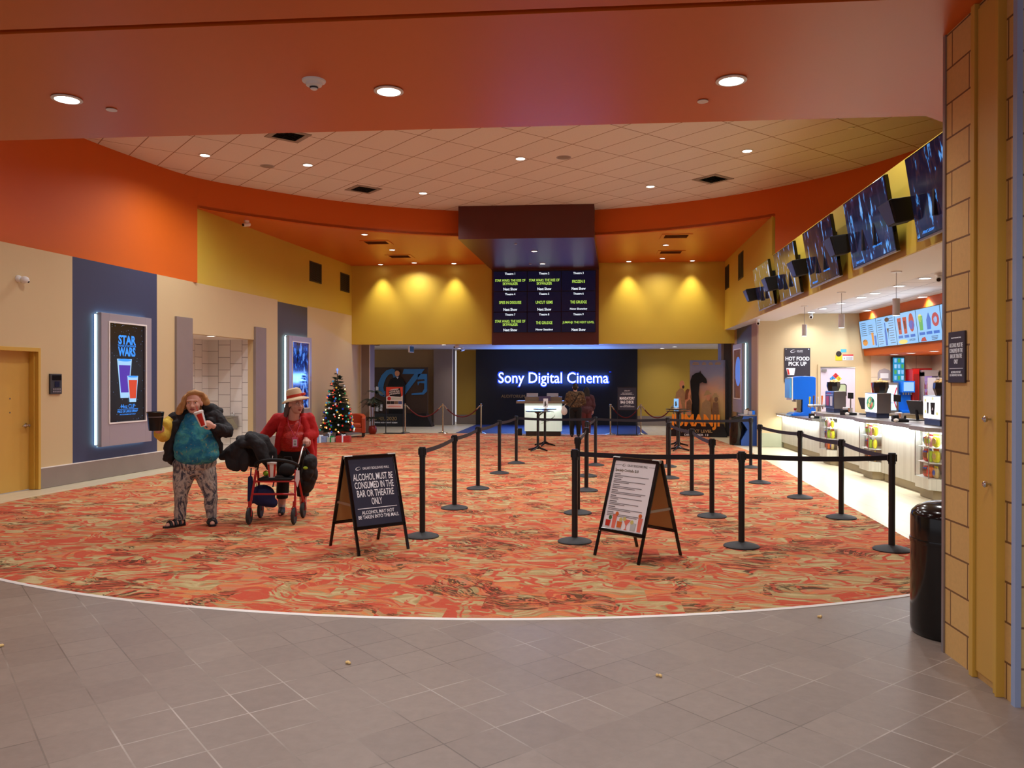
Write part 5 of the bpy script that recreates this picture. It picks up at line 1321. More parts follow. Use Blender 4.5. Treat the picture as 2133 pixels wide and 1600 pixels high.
def gift(loc, rz, s, mm, rib, label):
    t = thing('gift_box', label, 'gift', loc, rz, 'gift boxes under the tree')
    box(-s[0] / 2, s[0] / 2, -s[1] / 2, s[1] / 2, 0, s[2]).build('box', mm, t, bevel=0.006)
    m = MB(); m.box(-0.02, 0.02, -s[1] / 2 - 0.002, s[1] / 2 + 0.002, 0, s[2] + 0.002); m.build('ribbon', rib, t)
    m = MB(); m.sphere((-0.03, 0, s[2] + 0.02), (0.035, 0.02, 0.02), 10, 6); m.sphere((0.03, 0, s[2] + 0.02), (0.035, 0.02, 0.02), 10, 6); m.build('bow', rib, t, smooth=True)
mat('wrap_silver', (150, 170, 220), 0.25, metal=0.3, var=0.5, vs=14); mat('wrap_white', (206, 214, 196), 0.4, var=0.3, vs=18); mat('wrap_red', (186, 50, 48), 0.35, var=0.4, vs=22); mat('wrap_grey', (96, 92, 100), 0.5)
gift((-7.16, 21.62, -0.003), 0.1, (0.34, 0.22, 0.17), 'wrap_silver', 'bauble_silver', 'blue and silver gift box under the tree, leftmost')
gift((-6.865, 21.66, -0.003), -0.1, (0.21, 0.2, 0.14), 'wrap_white', 'bauble_green', 'small white and green gift box under the tree')
gift((-6.55, 21.70, -0.003), 0.05, (0.38, 0.24, 0.18), 'wrap_red', 'bauble_silver', 'red and white gift box under the tree, rightmost')
gift((-7.0, 21.90, -0.003), 0.3, (0.24, 0.18, 0.22), 'wrap_grey', 'bauble_silver', 'grey gift box behind the small white one')
t = thing('tub_armchair', 'rust-red leather tub armchair right of the Christmas tree', 'armchair', (-6.86, 23.75, -0.003), R(12))
m = MB(); pts = [(0.30 * math.cos(R(a)), 0.02 + 0.28 * math.sin(R(a))) for a in range(0, 181, 15)]
outer_ = [(0.36, -0.30)] + [(0.36 * math.cos(R(a)), 0.02 + 0.34 * math.sin(R(a))) for a in range(0, 181, 12)] + [(-0.36, -0.30)]
inner_ = [(0.25, -0.30)] + [(0.25 * math.cos(R(a)), 0.02 + 0.23 * math.sin(R(a))) for a in range(0, 181, 12)] + [(-0.25, -0.30)]
n = len(outer_); vs = []
for k, (P_, top) in enumerate(((outer_, False), (inner_, False), (outer_, True), (inner_, True))):
    for i, (x, y) in enumerate(P_):
        f = min(1, max(0, (y + 0.05) / 0.3)); vs.append((x, y, 0.14 if not top else 0.58 + 0.12 * f))
fs = []
for i in range(n - 1):
    fs += [(i, i + 1, 2 * n + i + 1, 2 * n + i), (n + i, 3 * n + i, 3 * n + i + 1, n + i + 1), (2 * n + i, 2 * n + i + 1, 3 * n + i + 1, 3 * n + i), (i, n + i, n + i + 1, i + 1)]
fs += [(0, n, 3 * n, 2 * n), (n - 1, 3 * n - 1, 4 * n - 1, 2 * n - 1)]
fs[-1] = (n - 1, 3 * n - 1, 4 * n - 1, 2 * n - 1)
m.mesh(vs, fs).build('backrest', 'red_leather', t, smooth=True, bevel=0.015)
box(-0.25, 0.25, -0.31, 0.2, 0.16, 0.30).build('seat_frame', 'red_leather', t, bevel=0.01)
box(-0.245, 0.245, -0.32, 0.2, 0.30, 0.42).build('seat_cushion', 'red_leather', t, bevel=0.03)
for x in (-0.29, 0.29):
    for y in (-0.25, 0.22): MB().box(x - 0.03, x + 0.03, y - 0.03, y + 0.03, 0, 0.15).build('leg', 'dark_wood', t)
t = thing('potted_palm', 'dark potted palm in round red pot beside the 07 standee', 'plant', (-6.61, 25.0, 0.005))
MB().lathe([(0, 0), (0.09, 0), (0.13, 0.08), (0.135, 0.16), (0.11, 0.24), (0.12, 0.26), (0.10, 0.27), (0.09, 0.22), (0, 0.22)], n=28).build('pot', 'pot_red', t, smooth=True)
pr = random.Random(5); stems = [((0.02, 0.02), (0.05, 0.02), 1.1), ((-0.03, -0.01), (-0.04, 0.0), 0.85)]
for a, b, h in stems: MB().tube([(a[0], a[1], 0.2), (b[0], b[1], 0.2 + h * 0.6), (b[0] * 1.5, b[1], 0.2 + h)], [0.017, 0.014, 0.012], n=8).build('stem', 'bark', t, smooth=True)
m = MB()
for k in range(34):
    a, b, h = stems[k % 2]; zz = 0.2 + h * (0.75 + 0.3 * pr.random()) if k % 5 else 0.5
    o_ = Vector((b[0] * 1.3, b[1], zz)); az = pr.random() * 2 * PI; ln = 0.24 + 0.16 * pr.random()
    d = Vector((math.cos(az), math.sin(az), 0)); 
    prev = o_
    for j in range(1, 9):
        f = j / 8; q = o_ + d * ln * f + Vector((0, 0, 0.25 * f * (1 - 1.3 * f)))
        u = Vector((-d.y, d.x, 0))
        for s in (-1, 1):
            tip = q + (u * s + d * 0.6 + Vector((0, 0, -0.4))) * 0.12 * (1.1 - 0.5 * f)
            m.mesh([prev, q, tip], [(0, 1, 2)])
        prev = q
m.build('fronds', 'leaf_green', t, recalc=False)

# ------------------------------------------------------------------ drinking fountain in the niche
q = lw(6.76, -0.50, 0)
t = thing('drinking_fountain', 'steel wall drinking fountain in white tiled niche', 'fountain', q, LW_RZ - PI / 2)
MB().lathe([(0.0, 0.80), (0.08, 0.80), (0.19, 0.83), (0.215, 0.85), (0.205, 0.855), (0.10, 0.825), (0, 0.82)], (0, -0.24, 0), 28).build('basin', 'steel', t, smooth=True)
m = MB(); m.prism([(-0.02, 0.55), (-0.26, 0.78), (-0.34, 0.84), (-0.02, 0.84)], -0.11, 0.11, 'yz'); m.build('apron', 'steel', t, bevel=0.01)
m = MB(); m.tube([(0.08, -0.14, 0.84), (0.08, -0.14, 0.91), (0.05, -0.18, 0.93), (0.02, -0.2, 0.915)], 0.012); m.build('spout', 'chrome', t, smooth=True)
box(-0.07, 0.07, -0.02, 0, 0.52, 0.7).build('wall_plate', 'steel', t)

# ------------------------------------------------------------------ bins
t = thing('waste_bin', 'tall black round waste bin beside the block pillar', 'bin', (2.47, 5.65, 0.0))
MB().lathe([(0, 0.0), (0.235, 0.0), (0.245, 0.02), (0.25, 0.05), (0.25, 0.615), (0, 0.615)], n=56).build('body', 'black_gloss', t, smooth=True)
MB().lathe([(0.24, 0.612), (0.254, 0.615), (0.256, 0.63), (0.254, 0.645), (0.24, 0.648)], n=56).build('band', 'black_gloss', t, smooth=True)
MB().lathe([(0, 0.64), (0.25, 0.64), (0.25, 0.79), (0.243, 0.82), (0.215, 0.85), (0.15, 0.88), (0.0, 0.90)], n=56).build('hood', 'black_gloss', t, smooth=True)
t = thing('waste_station', 'blue and black waste station below right poster case', 'waste station', (4.19, 21.62, -0.004), R(-4))
m = MB(); m.prism([(-0.04, 0.0), (0.36, 0.0), (0.36, 0.78), (0.02, 0.78), (-0.03, 0.66), (0.12, 0.42), (-0.04, 0.14)], -0.02, 0.5, 'xz'); m.build('front_panel', mat('station_blue', (40, 84, 170), 0.35), t, bevel=0.004)
MB().lathe([(0, 0), (0.2, 0), (0.21, 0.02), (0.21, 0.66), (0, 0.66)], (-0.10, 0.26, 0), 32).build('bin_body', 'black_gloss', t, smooth=True)
m = MB(); m.prism([(-0.3, 0.66), (0.0, 0.68), (0.04, 0.785), (-0.04, 0.785), (-0.28, 0.72)], 0.02, 0.5, 'xz'); m.build('bin_hood', 'black_gloss', t)
box(-0.06, 0.37, -0.03, 0.52, 0.785, 0.815).build('worktop', 'case_grey', t, bevel=0.004)
for dx, dy, mm, lab, h in ((0.10, 0.1, 'cup_white', 'white napkin box', 0.12), (0.22, 0.12, 'paper_white', 'white condiment box', 0.09), (0.18, 0.3, 'khaki_print', 'tan carton', 0.15), (0.30, 0.2, 'menu_blue', 'blue cup', 0.10)):
    q = thing('condiment_box', '%s on top of the blue waste station' % lab, 'box', (4.19 + dx, 21.62 + dy, 0.812)); box(-0.045, 0.045, -0.04, 0.04, 0, h).build('carton', mm, q, bevel=0.006)
    m = MB(); m.box(-0.03, 0.03, -0.02, 0.02, h, h + 0.012); m.build('opening', 'ink_dark', q)
# crumbs dropped on the floor tiles
for k, (x, y, lab) in enumerate(((-3.69, 4.83, 'far left on brown tiles'), (-1.40, 4.73, 'on brown tiles left of centre'), (0.44, 4.68, 'on brown tiles below the cocktail menu'), (1.70, 5.95, 'on brown tiles near the black bin'))):
    m = MB()
    for j in range(4): m.sphere((rnd.uniform(-.012, .012), rnd.uniform(-.012, .012), 0.008), 0.009, 8, 6)
    tag(m.build('popcorn_piece', 'popcorn', smooth=True, loc=(x, y, 0)), 'single dropped popcorn piece, %s' % lab, 'popcorn', 'popcorn pieces on the floor')
# ------------------------------------------------------------------ food counter
CASES = [(17.05, 'farthest'), (14.65, 'middle'), (12.22, 'nearest')]
def case_outline(c, x0=4.93, x1=5.10, g=0.0):
    return [(x1 + 0.45, c + 0.42 + g), (x1, c + 0.42 + g), (x0 - g, c + 0.25 + g * .4), (x0 - g, c - 0.22 - g * .4), (x1, c - 0.38 - g), (x1 + 0.45, c - 0.38 - g)]
t = thing('food_worktop', 'long stone-grey counter top stepping out over three candy cases', 'worktop', (0, 0, 0))
pts = [(5.75, 17.9), (4.99, 17.9)]
for c, _ in CASES: pts += [(4.99, c + 0.52), (4.86, c + 0.32), (4.86, c - 0.27), (4.99, c - 0.45)]
pts += [(4.99, 7.6), (5.75, 7.6)]
MB().prism(pts, 0.975, 1.04).build('slab', 'counter_top', t, bevel=0.004)
m = MB(); prev = 17.88
for c, _ in CASES:
    m.box(4.998, 5.02, c + 0.52, prev, 0.955, 0.974); prev = c - 0.46
m.box(4.998, 5.02, 7.7, prev, 0.955, 0.974)
m.build('light_strip', 'led_white', t)
t = thing('food_worktop', 'lower grey counter top carrying the blue drink machine', 'worktop', (0, 0, 0))
box(4.93, 5.75, 17.92, 21.17, 0.83, 0.88).build('slab', 'counter_top', t, bevel=0.004)
box(4.95, 4.97, 18.0, 21.1, 0.812, 0.829).build('light_strip', 'led_white', t)
segs = [(17.50, 21.17, 'long pale counter cabinet below the blue drink machine', 0.825), (15.10, 16.64, 'pale counter cabinet between farthest and middle candy cases', 0.97), (12.67, 14.24, 'pale counter cabinet between middle and nearest candy cases', 0.97), (7.65, 11.80, 'pale counter cabinet hidden behind the block pillar', 0.97)]
for y0, y1, lab, zt_ in segs:
    t = thing('counter_cabinet', lab, 'cabinet', (0, 0, 0), 0, 'pale counter cabinets')
    box(5.08, 5.7, y0, y1, 0.14, zt_).build('front_panel', 'wood_panel', t)
    box(5.13, 5.7, y0, y1, 0.0, 0.14).build('toe_kick', 'toe_kick', t)
area('counter_lamp', (5.045, 19.5, 0.81), (0, R(-8), 0), 0.03, 3.1, 36, (0.92, 0.99, 1.0))
for (c, _), y0 in zip(CASES, (15.87, 13.45, 10.6)):
    area('counter_lamp', (5.045, y0, 0.955), (0, R(-8), 0), 0.03, 1.5, 20, (0.92, 0.99, 1.0))
bagc = [('red', (206, 50, 40)), ('yellow', (240, 214, 50)), ('white', (236, 232, 226)), ('orange', (236, 110, 36)), ('lime green', (170, 206, 50)), ('brown', (120, 76, 50)), ('blue', (60, 90, 180)), ('pink', (230, 150, 160)), ('tan', (206, 170, 110))]
for n_, c_ in bagc: mat('bag_' + n_.split()[0], c_, 0.35, var=0.35, vs=26)
order = [[2, 8, 7, 1], [3, 0, 4, 1], [5, 0, 3, 8]]
proto = None
for ci, (c, lab) in enumerate(CASES):
    t = thing('candy_case', 'glass candy display case in the counter front, %s of three' % lab, 'display case', (0, 0, 0), 0, 'glass candy cases in the counter')
    MB().prism(case_outline(c), 0.14, 0.30).build('base', 'wood_panel', t)
    MB().prism(case_outline(c, 4.97, 5.14, -0.03), 0.0, 0.14).build('toe_kick', 'toe_kick', t)
    box(5.40, 5.5, c - 0.36, c + 0.40, 0.30, 0.97).build('back_panel', 'white_paint', t)
    o = case_outline(c)[1:5]
    m = MB()
    for (xa, ya), (xb, yb) in zip(o[:-1], o[1:]):
        d = Vector((xb - xa, yb - ya, 0)).normalized(); nn = Vector((-d.y, d.x, 0)) * 0.004
        m.mesh([(xa, ya, 0.30), (xb, yb, 0.30), (xb, yb, 0.95), (xa, ya, 0.95), (xa + nn.x, ya + nn.y, 0.30), (xb + nn.x, yb + nn.y, 0.30), (xb + nn.x, yb + nn.y, 0.95), (xa + nn.x, ya + nn.y, 0.95)], [(0, 1, 2, 3), (7, 6, 5, 4), (0, 4, 5, 1), (2, 6, 7, 3), (1, 5, 6, 2), (0, 3, 7, 4)])
    m.build('glass_front', 'glass', t)
    m = MB()
    for x, y in o: m.cyl((x, y, 0.30), (x, y, 0.97), 0.007, n=8)
    m.build('corner_posts', 'steel', t)
    for z in (0.525, 0.745): MB().prism([(5.40, c + 0.36), (5.11, c + 0.36), (4.955, c + 0.22), (4.955, c - 0.19), (5.11, c - 0.33), (5.40, c - 0.33)], z - 0.008, z).build('shelf', 'white_trim', t)
    box(5.0, 5.3, c - 0.25, c + 0.25, 0.955, 0.972).build('light_strip', 'led_white', t)
    area('case_lamp', (5.12, c, 0.94), (0, 0, 0), 0.2, 0.5, 9, (0.95, 1, 1))
    for si, z in enumerate((0.745, 0.525, 0.30)):
        for j in range(4):
            nme = bagc[order[si][j]][0]
            x, y = ((5.06, c + 0.17), (5.025, c + 0.065), (5.025, c - 0.055), (5.06, c - 0.16))[j]
            q = thing('candy_bag', '%s candy bag on the %s shelf of the %s candy case' % (nme, ('top', 'middle', 'bottom')[si], lab), 'candy bag', (x, y, z + 0.001), rnd.uniform(-0.35, 0.35) - PI / 2, 'candy bags in the counter cases')
            h = (0.185, 0.19, 0.17)[si] * rnd.uniform(0.9, 1.05); wd = rnd.uniform(0.058, 0.07)
            m = MB(); m.sphere((0, 0, 0), 1.0, 16, 10); sg = lambda v, e: math.copysign(abs(v) ** e, v)
            m.v = [(wd * sg(x_, 0.5), 0.036 * y_ * (1 - 0.3 * z_ * z_), h * 0.47 + h * 0.47 * sg(z_, 0.5)) for x_, y_, z_ in m.v]
            m.build('bag', 'bag_' + nme.split()[0], q, smooth=True)
            box(-wd * 0.92, wd * 0.92, -0.004, 0.004, h * 0.92, h + 0.014).build('crimp', 'bag_' + bagc[(order[si][j] + 2) % 9][0].split()[0], q)
            MB().prism([(wd * 0.62 * math.cos(k * PI / 7), h * 0.5 + h * 0.24 * math.sin(k * PI / 7)) for k in range(14)], -0.040, -0.026, 'xz').build('label_patch', 'bag_' + bagc[(order[si][j] + 4 + j) % 9][0].split()[0], q)
            if j == 1:
                m = MB(); m.box(-wd * 0.5, wd * 0.5, -0.042, -0.03, h * 0.68, h * 0.8); m.build('name_band', 'bag_blue' if si else 'bag_red', q)

# ------------------------------------------------------------------ things on the counter
t = thing('drink_machine', 'large bright blue drink machine on the lower counter', 'drink machine', (0, 19.35, 0.88))
pf = [(4.99, 0.0), (5.42, 0.0), (5.42, 0.90), (5.36, 0.925), (5.1, 0.93), (4.93, 0.91), (4.90, 0.89), (4.90, 0.385), (5.12, 0.385), (5.12, 0.09), (5.05, 0.075), (4.98, 0.085), (4.88, 0.05), (4.88, 0.0)]
MB().prism(pf, 0.0, 0.5, 'xz').build('body', 'machine_blue', t, bevel=0.012)
MB().prism([(4.83, 0.42), (4.875, 0.42), (4.875, 0.88), (4.85, 0.9), (4.83, 0.86)], 0.02, 0.48, 'xz').build('front_strip', 'machine_blue_light', t)  # lighter blue strip along the front
MB().prism([(4.875, 0.37), (4.90, 0.37), (4.90, 0.915), (4.875, 0.895)], 0.0, 0.5, 'xz').build('edge_trim', 'white_trim', t)
box(5.10, 5.125, 0.05, 0.45, 0.09, 0.385).build('dispense_back', 'black_gloss', t)
m = MB(); m.prism([(4.83, 0.0), (4.90, 0.0), (4.97, 0.075), (4.94, 0.085)], 0.05, 0.45, 'xz'); m.build('drip_tray', 'machine_blue_light', t)
for k in range(3): MB().cyl((4.99, 0.12 + 0.13 * k, 0.385), (4.99, 0.12 + 0.13 * k, 0.33), 0.018, n=10).build('nozzle', 'steel', t)
q = thing('paper_cup', 'small red and white cup in the blue drink machine', 'cup', (5.02, 19.62, 0.962)); MB().lathe([(0, 0), (0.024, 0), (0.032, 0.10), (0, 0.10)], n=16).build('cup', 'cup_white', q, smooth=True); MB().lathe([(0.0285, 0.04), (0.0335, 0.09), (0.033, 0.09), (0.028, 0.04)], n=16).build('sleeve', 'cup_red', q)
def caddy(loc, label, rz=0):
    t = thing('condiment_caddy', label, 'caddy', loc, rz, 'black condiment caddies on the counter')
    m = MB(); m.box(-0.10, 0.10, -0.14, 0.14, 0, 0.05); m.box(-0.10, 0.10, 0.02, 0.14, 0.05, 0.10); m.build('tray', 'black_matte', t, bevel=0.008)
    m = MB(); m.cyl((0, -0.07, 0.05), (0, -0.07, 0.14), 0.035, 0.045, n=16); m.build('jar', 'chrome', t, smooth=True)
    m = MB(); m.box(-0.05, 0.05, 0.03, 0.13, 0.10, 0.15); m.build('napkins', 'paper_white', t, bevel=0.01)
    m = MB(); m.sphere((-0.09, -0.12, 0.03), (0.04, 0.04, 0.03), 12, 8); m.build('spice_cup', 'cup_white', t, smooth=True)
caddy((5.08, 18.2, 0.88), 'black condiment caddy on the lower counter beside drink machine')
caddy((5.12, 16.1, 1.04), 'black condiment caddy between the first and second cup towers', 0.2)
caddy((5.12, 13.55, 1.04), 'black condiment caddy left of the nearest lit cup tower', -0.1)
t = thing('tap_tower', 'chrome beer tap rail with coloured handles right of the blue drink machine', 'beer taps', (5.32, 18.72, 0.88))
m = MB(); m.cyl((-0.25, 0, 0.26), (0.3, 0, 0.26), 0.035, n=16); m.cyl((0, 0, 0), (0, 0, 0.25), 0.04, n=16); m.build('rail', 'chrome', t, smooth=True)
for k in range(6):
    MB().tube([(-0.22 + 0.09 * k, -0.03, 0.26), (-0.22 + 0.09 * k, -0.08, 0.25), (-0.22 + 0.09 * k, -0.09, 0.19)], 0.012, n=8).build('spout', 'chrome', t, smooth=True)
    MB().cyl((-0.22 + 0.09 * k, -0.02, 0.29), (-0.22 + 0.09 * k, -0.04, 0.46 + 0.03 * (k % 2)), 0.012, 0.02, n=8).build('tap_handle', ['bag_yellow', 'bag_brown', 'bag_white', 'bag_orange', 'bag_lime', 'bag_red'][k], t, smooth=True)

def bucket(loc, label, cup=False):
    q = thing('popcorn_bucket', label, 'bucket', loc, 0.3, 'black popcorn buckets on the cup towers')
    q.scale = (1.4, 1.4, 1.15)
    MB().lathe([(0, 0), (0.075, 0), (0.10, 0.09), (0.095, 0.165), (0.09, 0.165), (0.09, 0.15), (0, 0.15)], n=8).build('bucket', 'bucket_black', q)
    m = MB()
    for k in range(22):
        a = rnd.random() * 2 * PI; r_ = 0.075 * math.sqrt(rnd.random()); m.sphere((r_ * math.cos(a), r_ * math.sin(a), 0.165 + 0.06 * (1 - r_ / 0.08) * rnd.random()), 0.02, 7, 5)
    pc = m.build('popcorn', 'popcorn', q, smooth=True); pc['kind'] = 'stuff'
def paper_cup(loc, label, s=1.0):
    q = thing('drink_cup', label, 'cup', loc)
    MB().lathe([(0, 0), (0.04 * s, 0), (0.058 * s, 0.18 * s), (0, 0.18 * s)], n=20).build('cup', 'cup_red', q, smooth=True)
    MB().lathe([(0, 0.18 * s), (0.062 * s, 0.18 * s), (0.062 * s, 0.195 * s), (0, 0.195 * s)], n=20).build('lid', 'cup_white', q, smooth=True)
tw = [(17.55, 'farthest, with dark cup poster'), (15.10, 'middle, with salad bowl picture'), (12.55, 'nearest, with black cup picture')]
for i, (y, lab) in enumerate(tw):
    t = thing('display_tower', 'illuminated poster tower on the counter, %s' % lab, 'display tower', (5.2, y, 1.04), 0, 'lit poster towers on the counter')
    box(0, 0.22, -0.27, 0.27, 0, 0.085).build('base', mat('base_blue', (56, 66, 96), 0.25), t, bevel=0.006)
    box(0.0, 0.24, -0.30, 0.30, 0.085, 0.445).build('housing', 'steel', t, bevel=0.004)
    f = box(-0.008, 0.0, -0.285, 0.285, 0.10, 0.43).build('poster', 'sign_navy' if i == 0 else 'lightbox', t)
    def yz(pts, mm, nm, dd):
        MB().prism(pts, -0.008 - dd, -0.006, 'yz').build(nm, mm, f)
    if i == 0:
        yz([(0.04, 0.14), (0.2, 0.14), (0.22, 0.34), (0.02, 0.34)], 'cup_red', 'cup_picture', 0.003); yz([(-0.2, 0.14), (-0.06, 0.14), (-0.05, 0.34), (-0.21, 0.34)], 'paper_white', 'cup_picture', 0.003); yz([(-0.24, 0.365), (0.24, 0.365), (0.24, 0.375), (-0.24, 0.375)], 'paper_white', 'rule_line', 0.003); yz([(-0.1, 0.39), (0.18, 0.39), (0.18, 0.41), (-0.1, 0.41)], 'hazard_red', 'heading_mark', 0.003)
    if i == 1:
        yz([(0.2 * math.cos(q), 0.26 + 0.12 * math.sin(q)) for q in [k * PI / 12 for k in range(24)]], 'menu_green', 'bowl_picture', 0.003)
        for q, (a, b, mm) in enumerate(((-0.08, 0.24, 'menu_orange'), (0.05, 0.30, 'menu_yellow'), (0.09, 0.22, 'menu_yellow'), (-0.02, 0.2, 'bag_orange'), (0.0, 0.33, 'lime'), (-0.12, 0.31, 'mint'))):
            yz([(a + 0.05 * math.cos(k * PI / 6), b + 0.04 * math.sin(k * PI / 6)) for k in range(12)], mm, 'food_picture', 0.005)
    if i == 2:
        yz([(-0.10, 0.16), (0.0, 0.16), (0.03, 0.34), (-0.13, 0.34)], 'black_matte', 'cup_picture', 0.003); yz([(0.1, 0.17), (0.14, 0.17), (0.15, 0.34), (0.09, 0.34)], 'black_matte', 'cup_picture', 0.003); yz([(-0.075, 0.24), (-0.05, 0.22), (-0.025, 0.24), (-0.05, 0.27)], 'paper_white', 'cup_mark', 0.005)
        for a, b in ((0.2, 0.2), (-0.2, 0.18), (-0.05, 0.40), (0.21, 0.37)): yz([(a + 0.03 * math.cos(k * PI / 6), b + 0.025 * math.sin(k * PI / 6)) for k in range(12)], 'menu_yellow', 'fruit_picture', 0.003)
    area('tower_lamp', (5.17, y, 1.31), (0, PI / 2, 0), 0.3, 0.5, 2.0 if i else 0.3, (1, 1, 1))
bucket((5.32, 17.7, 1.486), 'black popcorn bucket on the farthest display tower')
bucket((5.32, 14.98, 1.486), 'black popcorn bucket on the middle display tower')
bucket((5.32, 12.45, 1.486), 'black popcorn bucket on the nearest display tower')
paper_cup((5.32, 15.28, 1.486), 'red cup with white lid on the middle display tower')
for y, lab in ((16.4, 'behind the farthest display tower'), (14.0, 'between the middle and nearest display towers')):
    t = thing('register_screen', 'black till screen seen from behind, %s' % lab, 'till', (5.55, y, 1.04), -PI / 2 + 0.3, 'till screens on the counter')
    m = MB(); m.obox((0, 0, 0.22), (0.36, 0.03, 0.24), (R(20), 0, 0)); m.build('display', 'dark_grey', t, bevel=0.006)
    m = MB(); m.box(-0.1, 0.1, -0.08, 0.1, 0, 0.02); m.cyl((0, 0.03, 0.02), (0, 0.0, 0.18), 0.025); m.build('stand', 'black_metal', t)
    m = MB(); m.obox((0.0, 0.022, 0.225), (0.32, 0.004, 0.2), (R(20), 0, 0)); m.build('screen', 'glow_blue', t)
for y, lab in ((17.0, 'right of the farthest display tower'), (14.55, 'right of the middle display tower')):
    t = thing('customer_display', 'small black customer display on thin pole, %s' % lab, 'display', (5.45, y, 1.04), 0, 'small customer displays'); MB().cyl((0, 0, 0), (0, 0, 0.32), 0.012).build('pole', 'steel', t); box(-0.02, 0.02, -0.12, 0.12, 0.30, 0.42).build('display', 'black_matte', t, bevel=0.005)

# ------------------------------------------------------------------ back bar along the tiled wall
t = thing('back_counter', 'dark back counter along the tiled wall', 'counter', (0, 0, 0)); box(7.35, 8.7, 20.45, 21.18, 0, 0.88).build('cabinet', 'toe_kick', t); box(7.32, 8.72, 20.42, 21.18, 0.88, 0.92).build('worktop', 'counter_top', t)
t = thing('bottle_fridge', 'small steel fridge with lit glass door on the back counter', 'fridge', (7.42, 20.6, 0.92))
m = MB(); m.box(0, 0.34, 0.03, 0.5, 0, 0.74); m.build('body', 'steel', t, bevel=0.006)
box(0.04, 0.30, 0.022, 0.03, 0.06, 0.68).build('door_glass', mat('fridge_glow', (190, 220, 240), 0.2, emit=(170, 214, 250), es=0.7), t)
m = MB(); m.tube([(0.29, 0.015, 0.1), (0.24, 0.012, 0.25), (0.24, 0.012, 0.45), (0.29, 0.015, 0.62)], 0.012); m.build('red_curve', 'machine_red', t)
for k in range(2): box(0.05, 0.29, 0.018, 0.023, 0.24 + 0.2 * k, 0.25 + 0.2 * k).build('shelf', 'steel', t)
t = thing('notice_board', 'small arched notice panel on the tiled wall above the fridge', 'sign', (7.62, 21.198, 1.72)); MB().prism([(-0.16, 0), (0.16, 0), (0.16, 0.18), (0.12, 0.26), (0, 0.30), (-0.12, 0.26), (-0.16, 0.18)], -0.01, 0, 'xz').build('board', 'case_grey', t); flat(t, 'print', -0.1, 0.1, 0.05, 0.18, 'paper_white', 0.01, 0.002)
t = thing('soda_fountain', 'blue self-serve soda fountain with lit selector on the back counter', 'soda fountain', (7.80, 20.5, 0.92))
m = MB(); m.box(0, 0.30, 0.25, 0.6, 0, 0.78); m.box(0, 0.30, 0.0, 0.3, 0.5, 0.78); m.box(0, 0.30, 0.0, 0.3, 0, 0.06); m.build('body', 'machine_blue', t, bevel=0.01)
flat(t, 'selector_panel', 0.03, 0.27, 0.53, 0.75, 'glow_blue_pale', 0.0, 0.006)
for k in range(4): MB().cyl((0.06 + 0.06 * k, 0.1, 0.5), (0.06 + 0.06 * k, 0.1, 0.44), 0.016, n=8).build('nozzle', 'steel', t)
t = thing('drink_menu_screen', 'tall cyan-lit drinks panel on tiled wall above the soda fountain', 'menu screen', (7.92, 21.15, 1.68))
box(-0.15, 0.15, -0.08, 0.04, 0, 0.62).build('housing', 'dark_grey', t)
f = flat(t, 'screen', -0.135, 0.135, 0.015, 0.605, mat('glow_cyan', (10, 40, 50), 0.3, emit=(30, 150, 200), es=0.9), 0.08, 0.004)
for r_ in range(4):
    for k in range(3): MB().prism([(-0.1 + 0.085 * k, 0.05 + 0.145 * r_), (-0.05 + 0.085 * k, 0.05 + 0.145 * r_), (-0.045 + 0.085 * k, 0.15 + 0.145 * r_), (-0.105 + 0.085 * k, 0.15 + 0.145 * r_)], -0.088, -0.084, 'xz').build('drink_picture', ('menu_white', 'menu_green', 'glow_blue_pale')[(r_ + k) % 3], f)
t = thing('red_cabinet', 'tall red vending cabinet on the back counter right of soda fountain', 'cabinet', (8.12, 20.7, 0.92)); box(0, 0.16, 0, 0.45, 0, 1.08).build('body', 'machine_red', t, bevel=0.008); box(0.16, 0.58, 0.30, 0.45, 0, 1.10).build('side_panel', 'machine_red', t)
flat(t, 'door_panel', 0.02, 0.14, 0.1, 0.95, mat('red_dark', (150, 30, 30), 0.4), 0.0, 0.006)
t = thing('bottle_cooler', 'lit glass cooler with bottle shelves in front of the red panel', 'cooler', (8.32, 20.55, 0.92))
m = MB(); m.box(0, 0.02, 0, 0.4, 0, 1.0); m.box(0.34, 0.36, 0, 0.4, 0, 1.0); m.box(0, 0.36, 0.38, 0.4, 0, 1.0); m.box(0, 0.36, 0, 0.4, 0.9, 1.05); m.box(0, 0.36, 0, 0.4, 0, 0.04); m.build('frame', 'case_grey', t)
box(0.02, 0.34, 0.36, 0.38, 0.04, 0.9).build('back_light', mat('cooler_glow', (200, 180, 220), 0.3, emit=(190, 150, 220), es=0.6), t)
for k in range(4): box(0.02, 0.34, 0.02, 0.36, 0.2 + 0.19 * k, 0.206 + 0.19 * k).build('shelf', 'steel', t)
for r_ in range(3):
    for k in range(4):
        q = thing('drink_bottle', 'red bottle in the lit cooler, shelf %s, place %s' % (('lowest', 'second', 'third')[r_], ('leftmost', 'second', 'third', 'rightmost')[k]), 'bottle', (8.38 + 0.075 * k, 20.66, 1.128 + 0.19 * r_), 0, 'bottles in the lit cooler')
        MB().lathe([(0, 0), (0.026, 0), (0.028, 0.09), (0.011, 0.13), (0.011, 0.155), (0, 0.155)], n=12).build('bottle', 'machine_red' if (k + r_) % 3 else 'bag_pink', q, smooth=True); MB().lathe([(0, 0.155), (0.013, 0.155), (0.013, 0.17), (0, 0.17)], n=10).build('cap', 'cup_white', q)
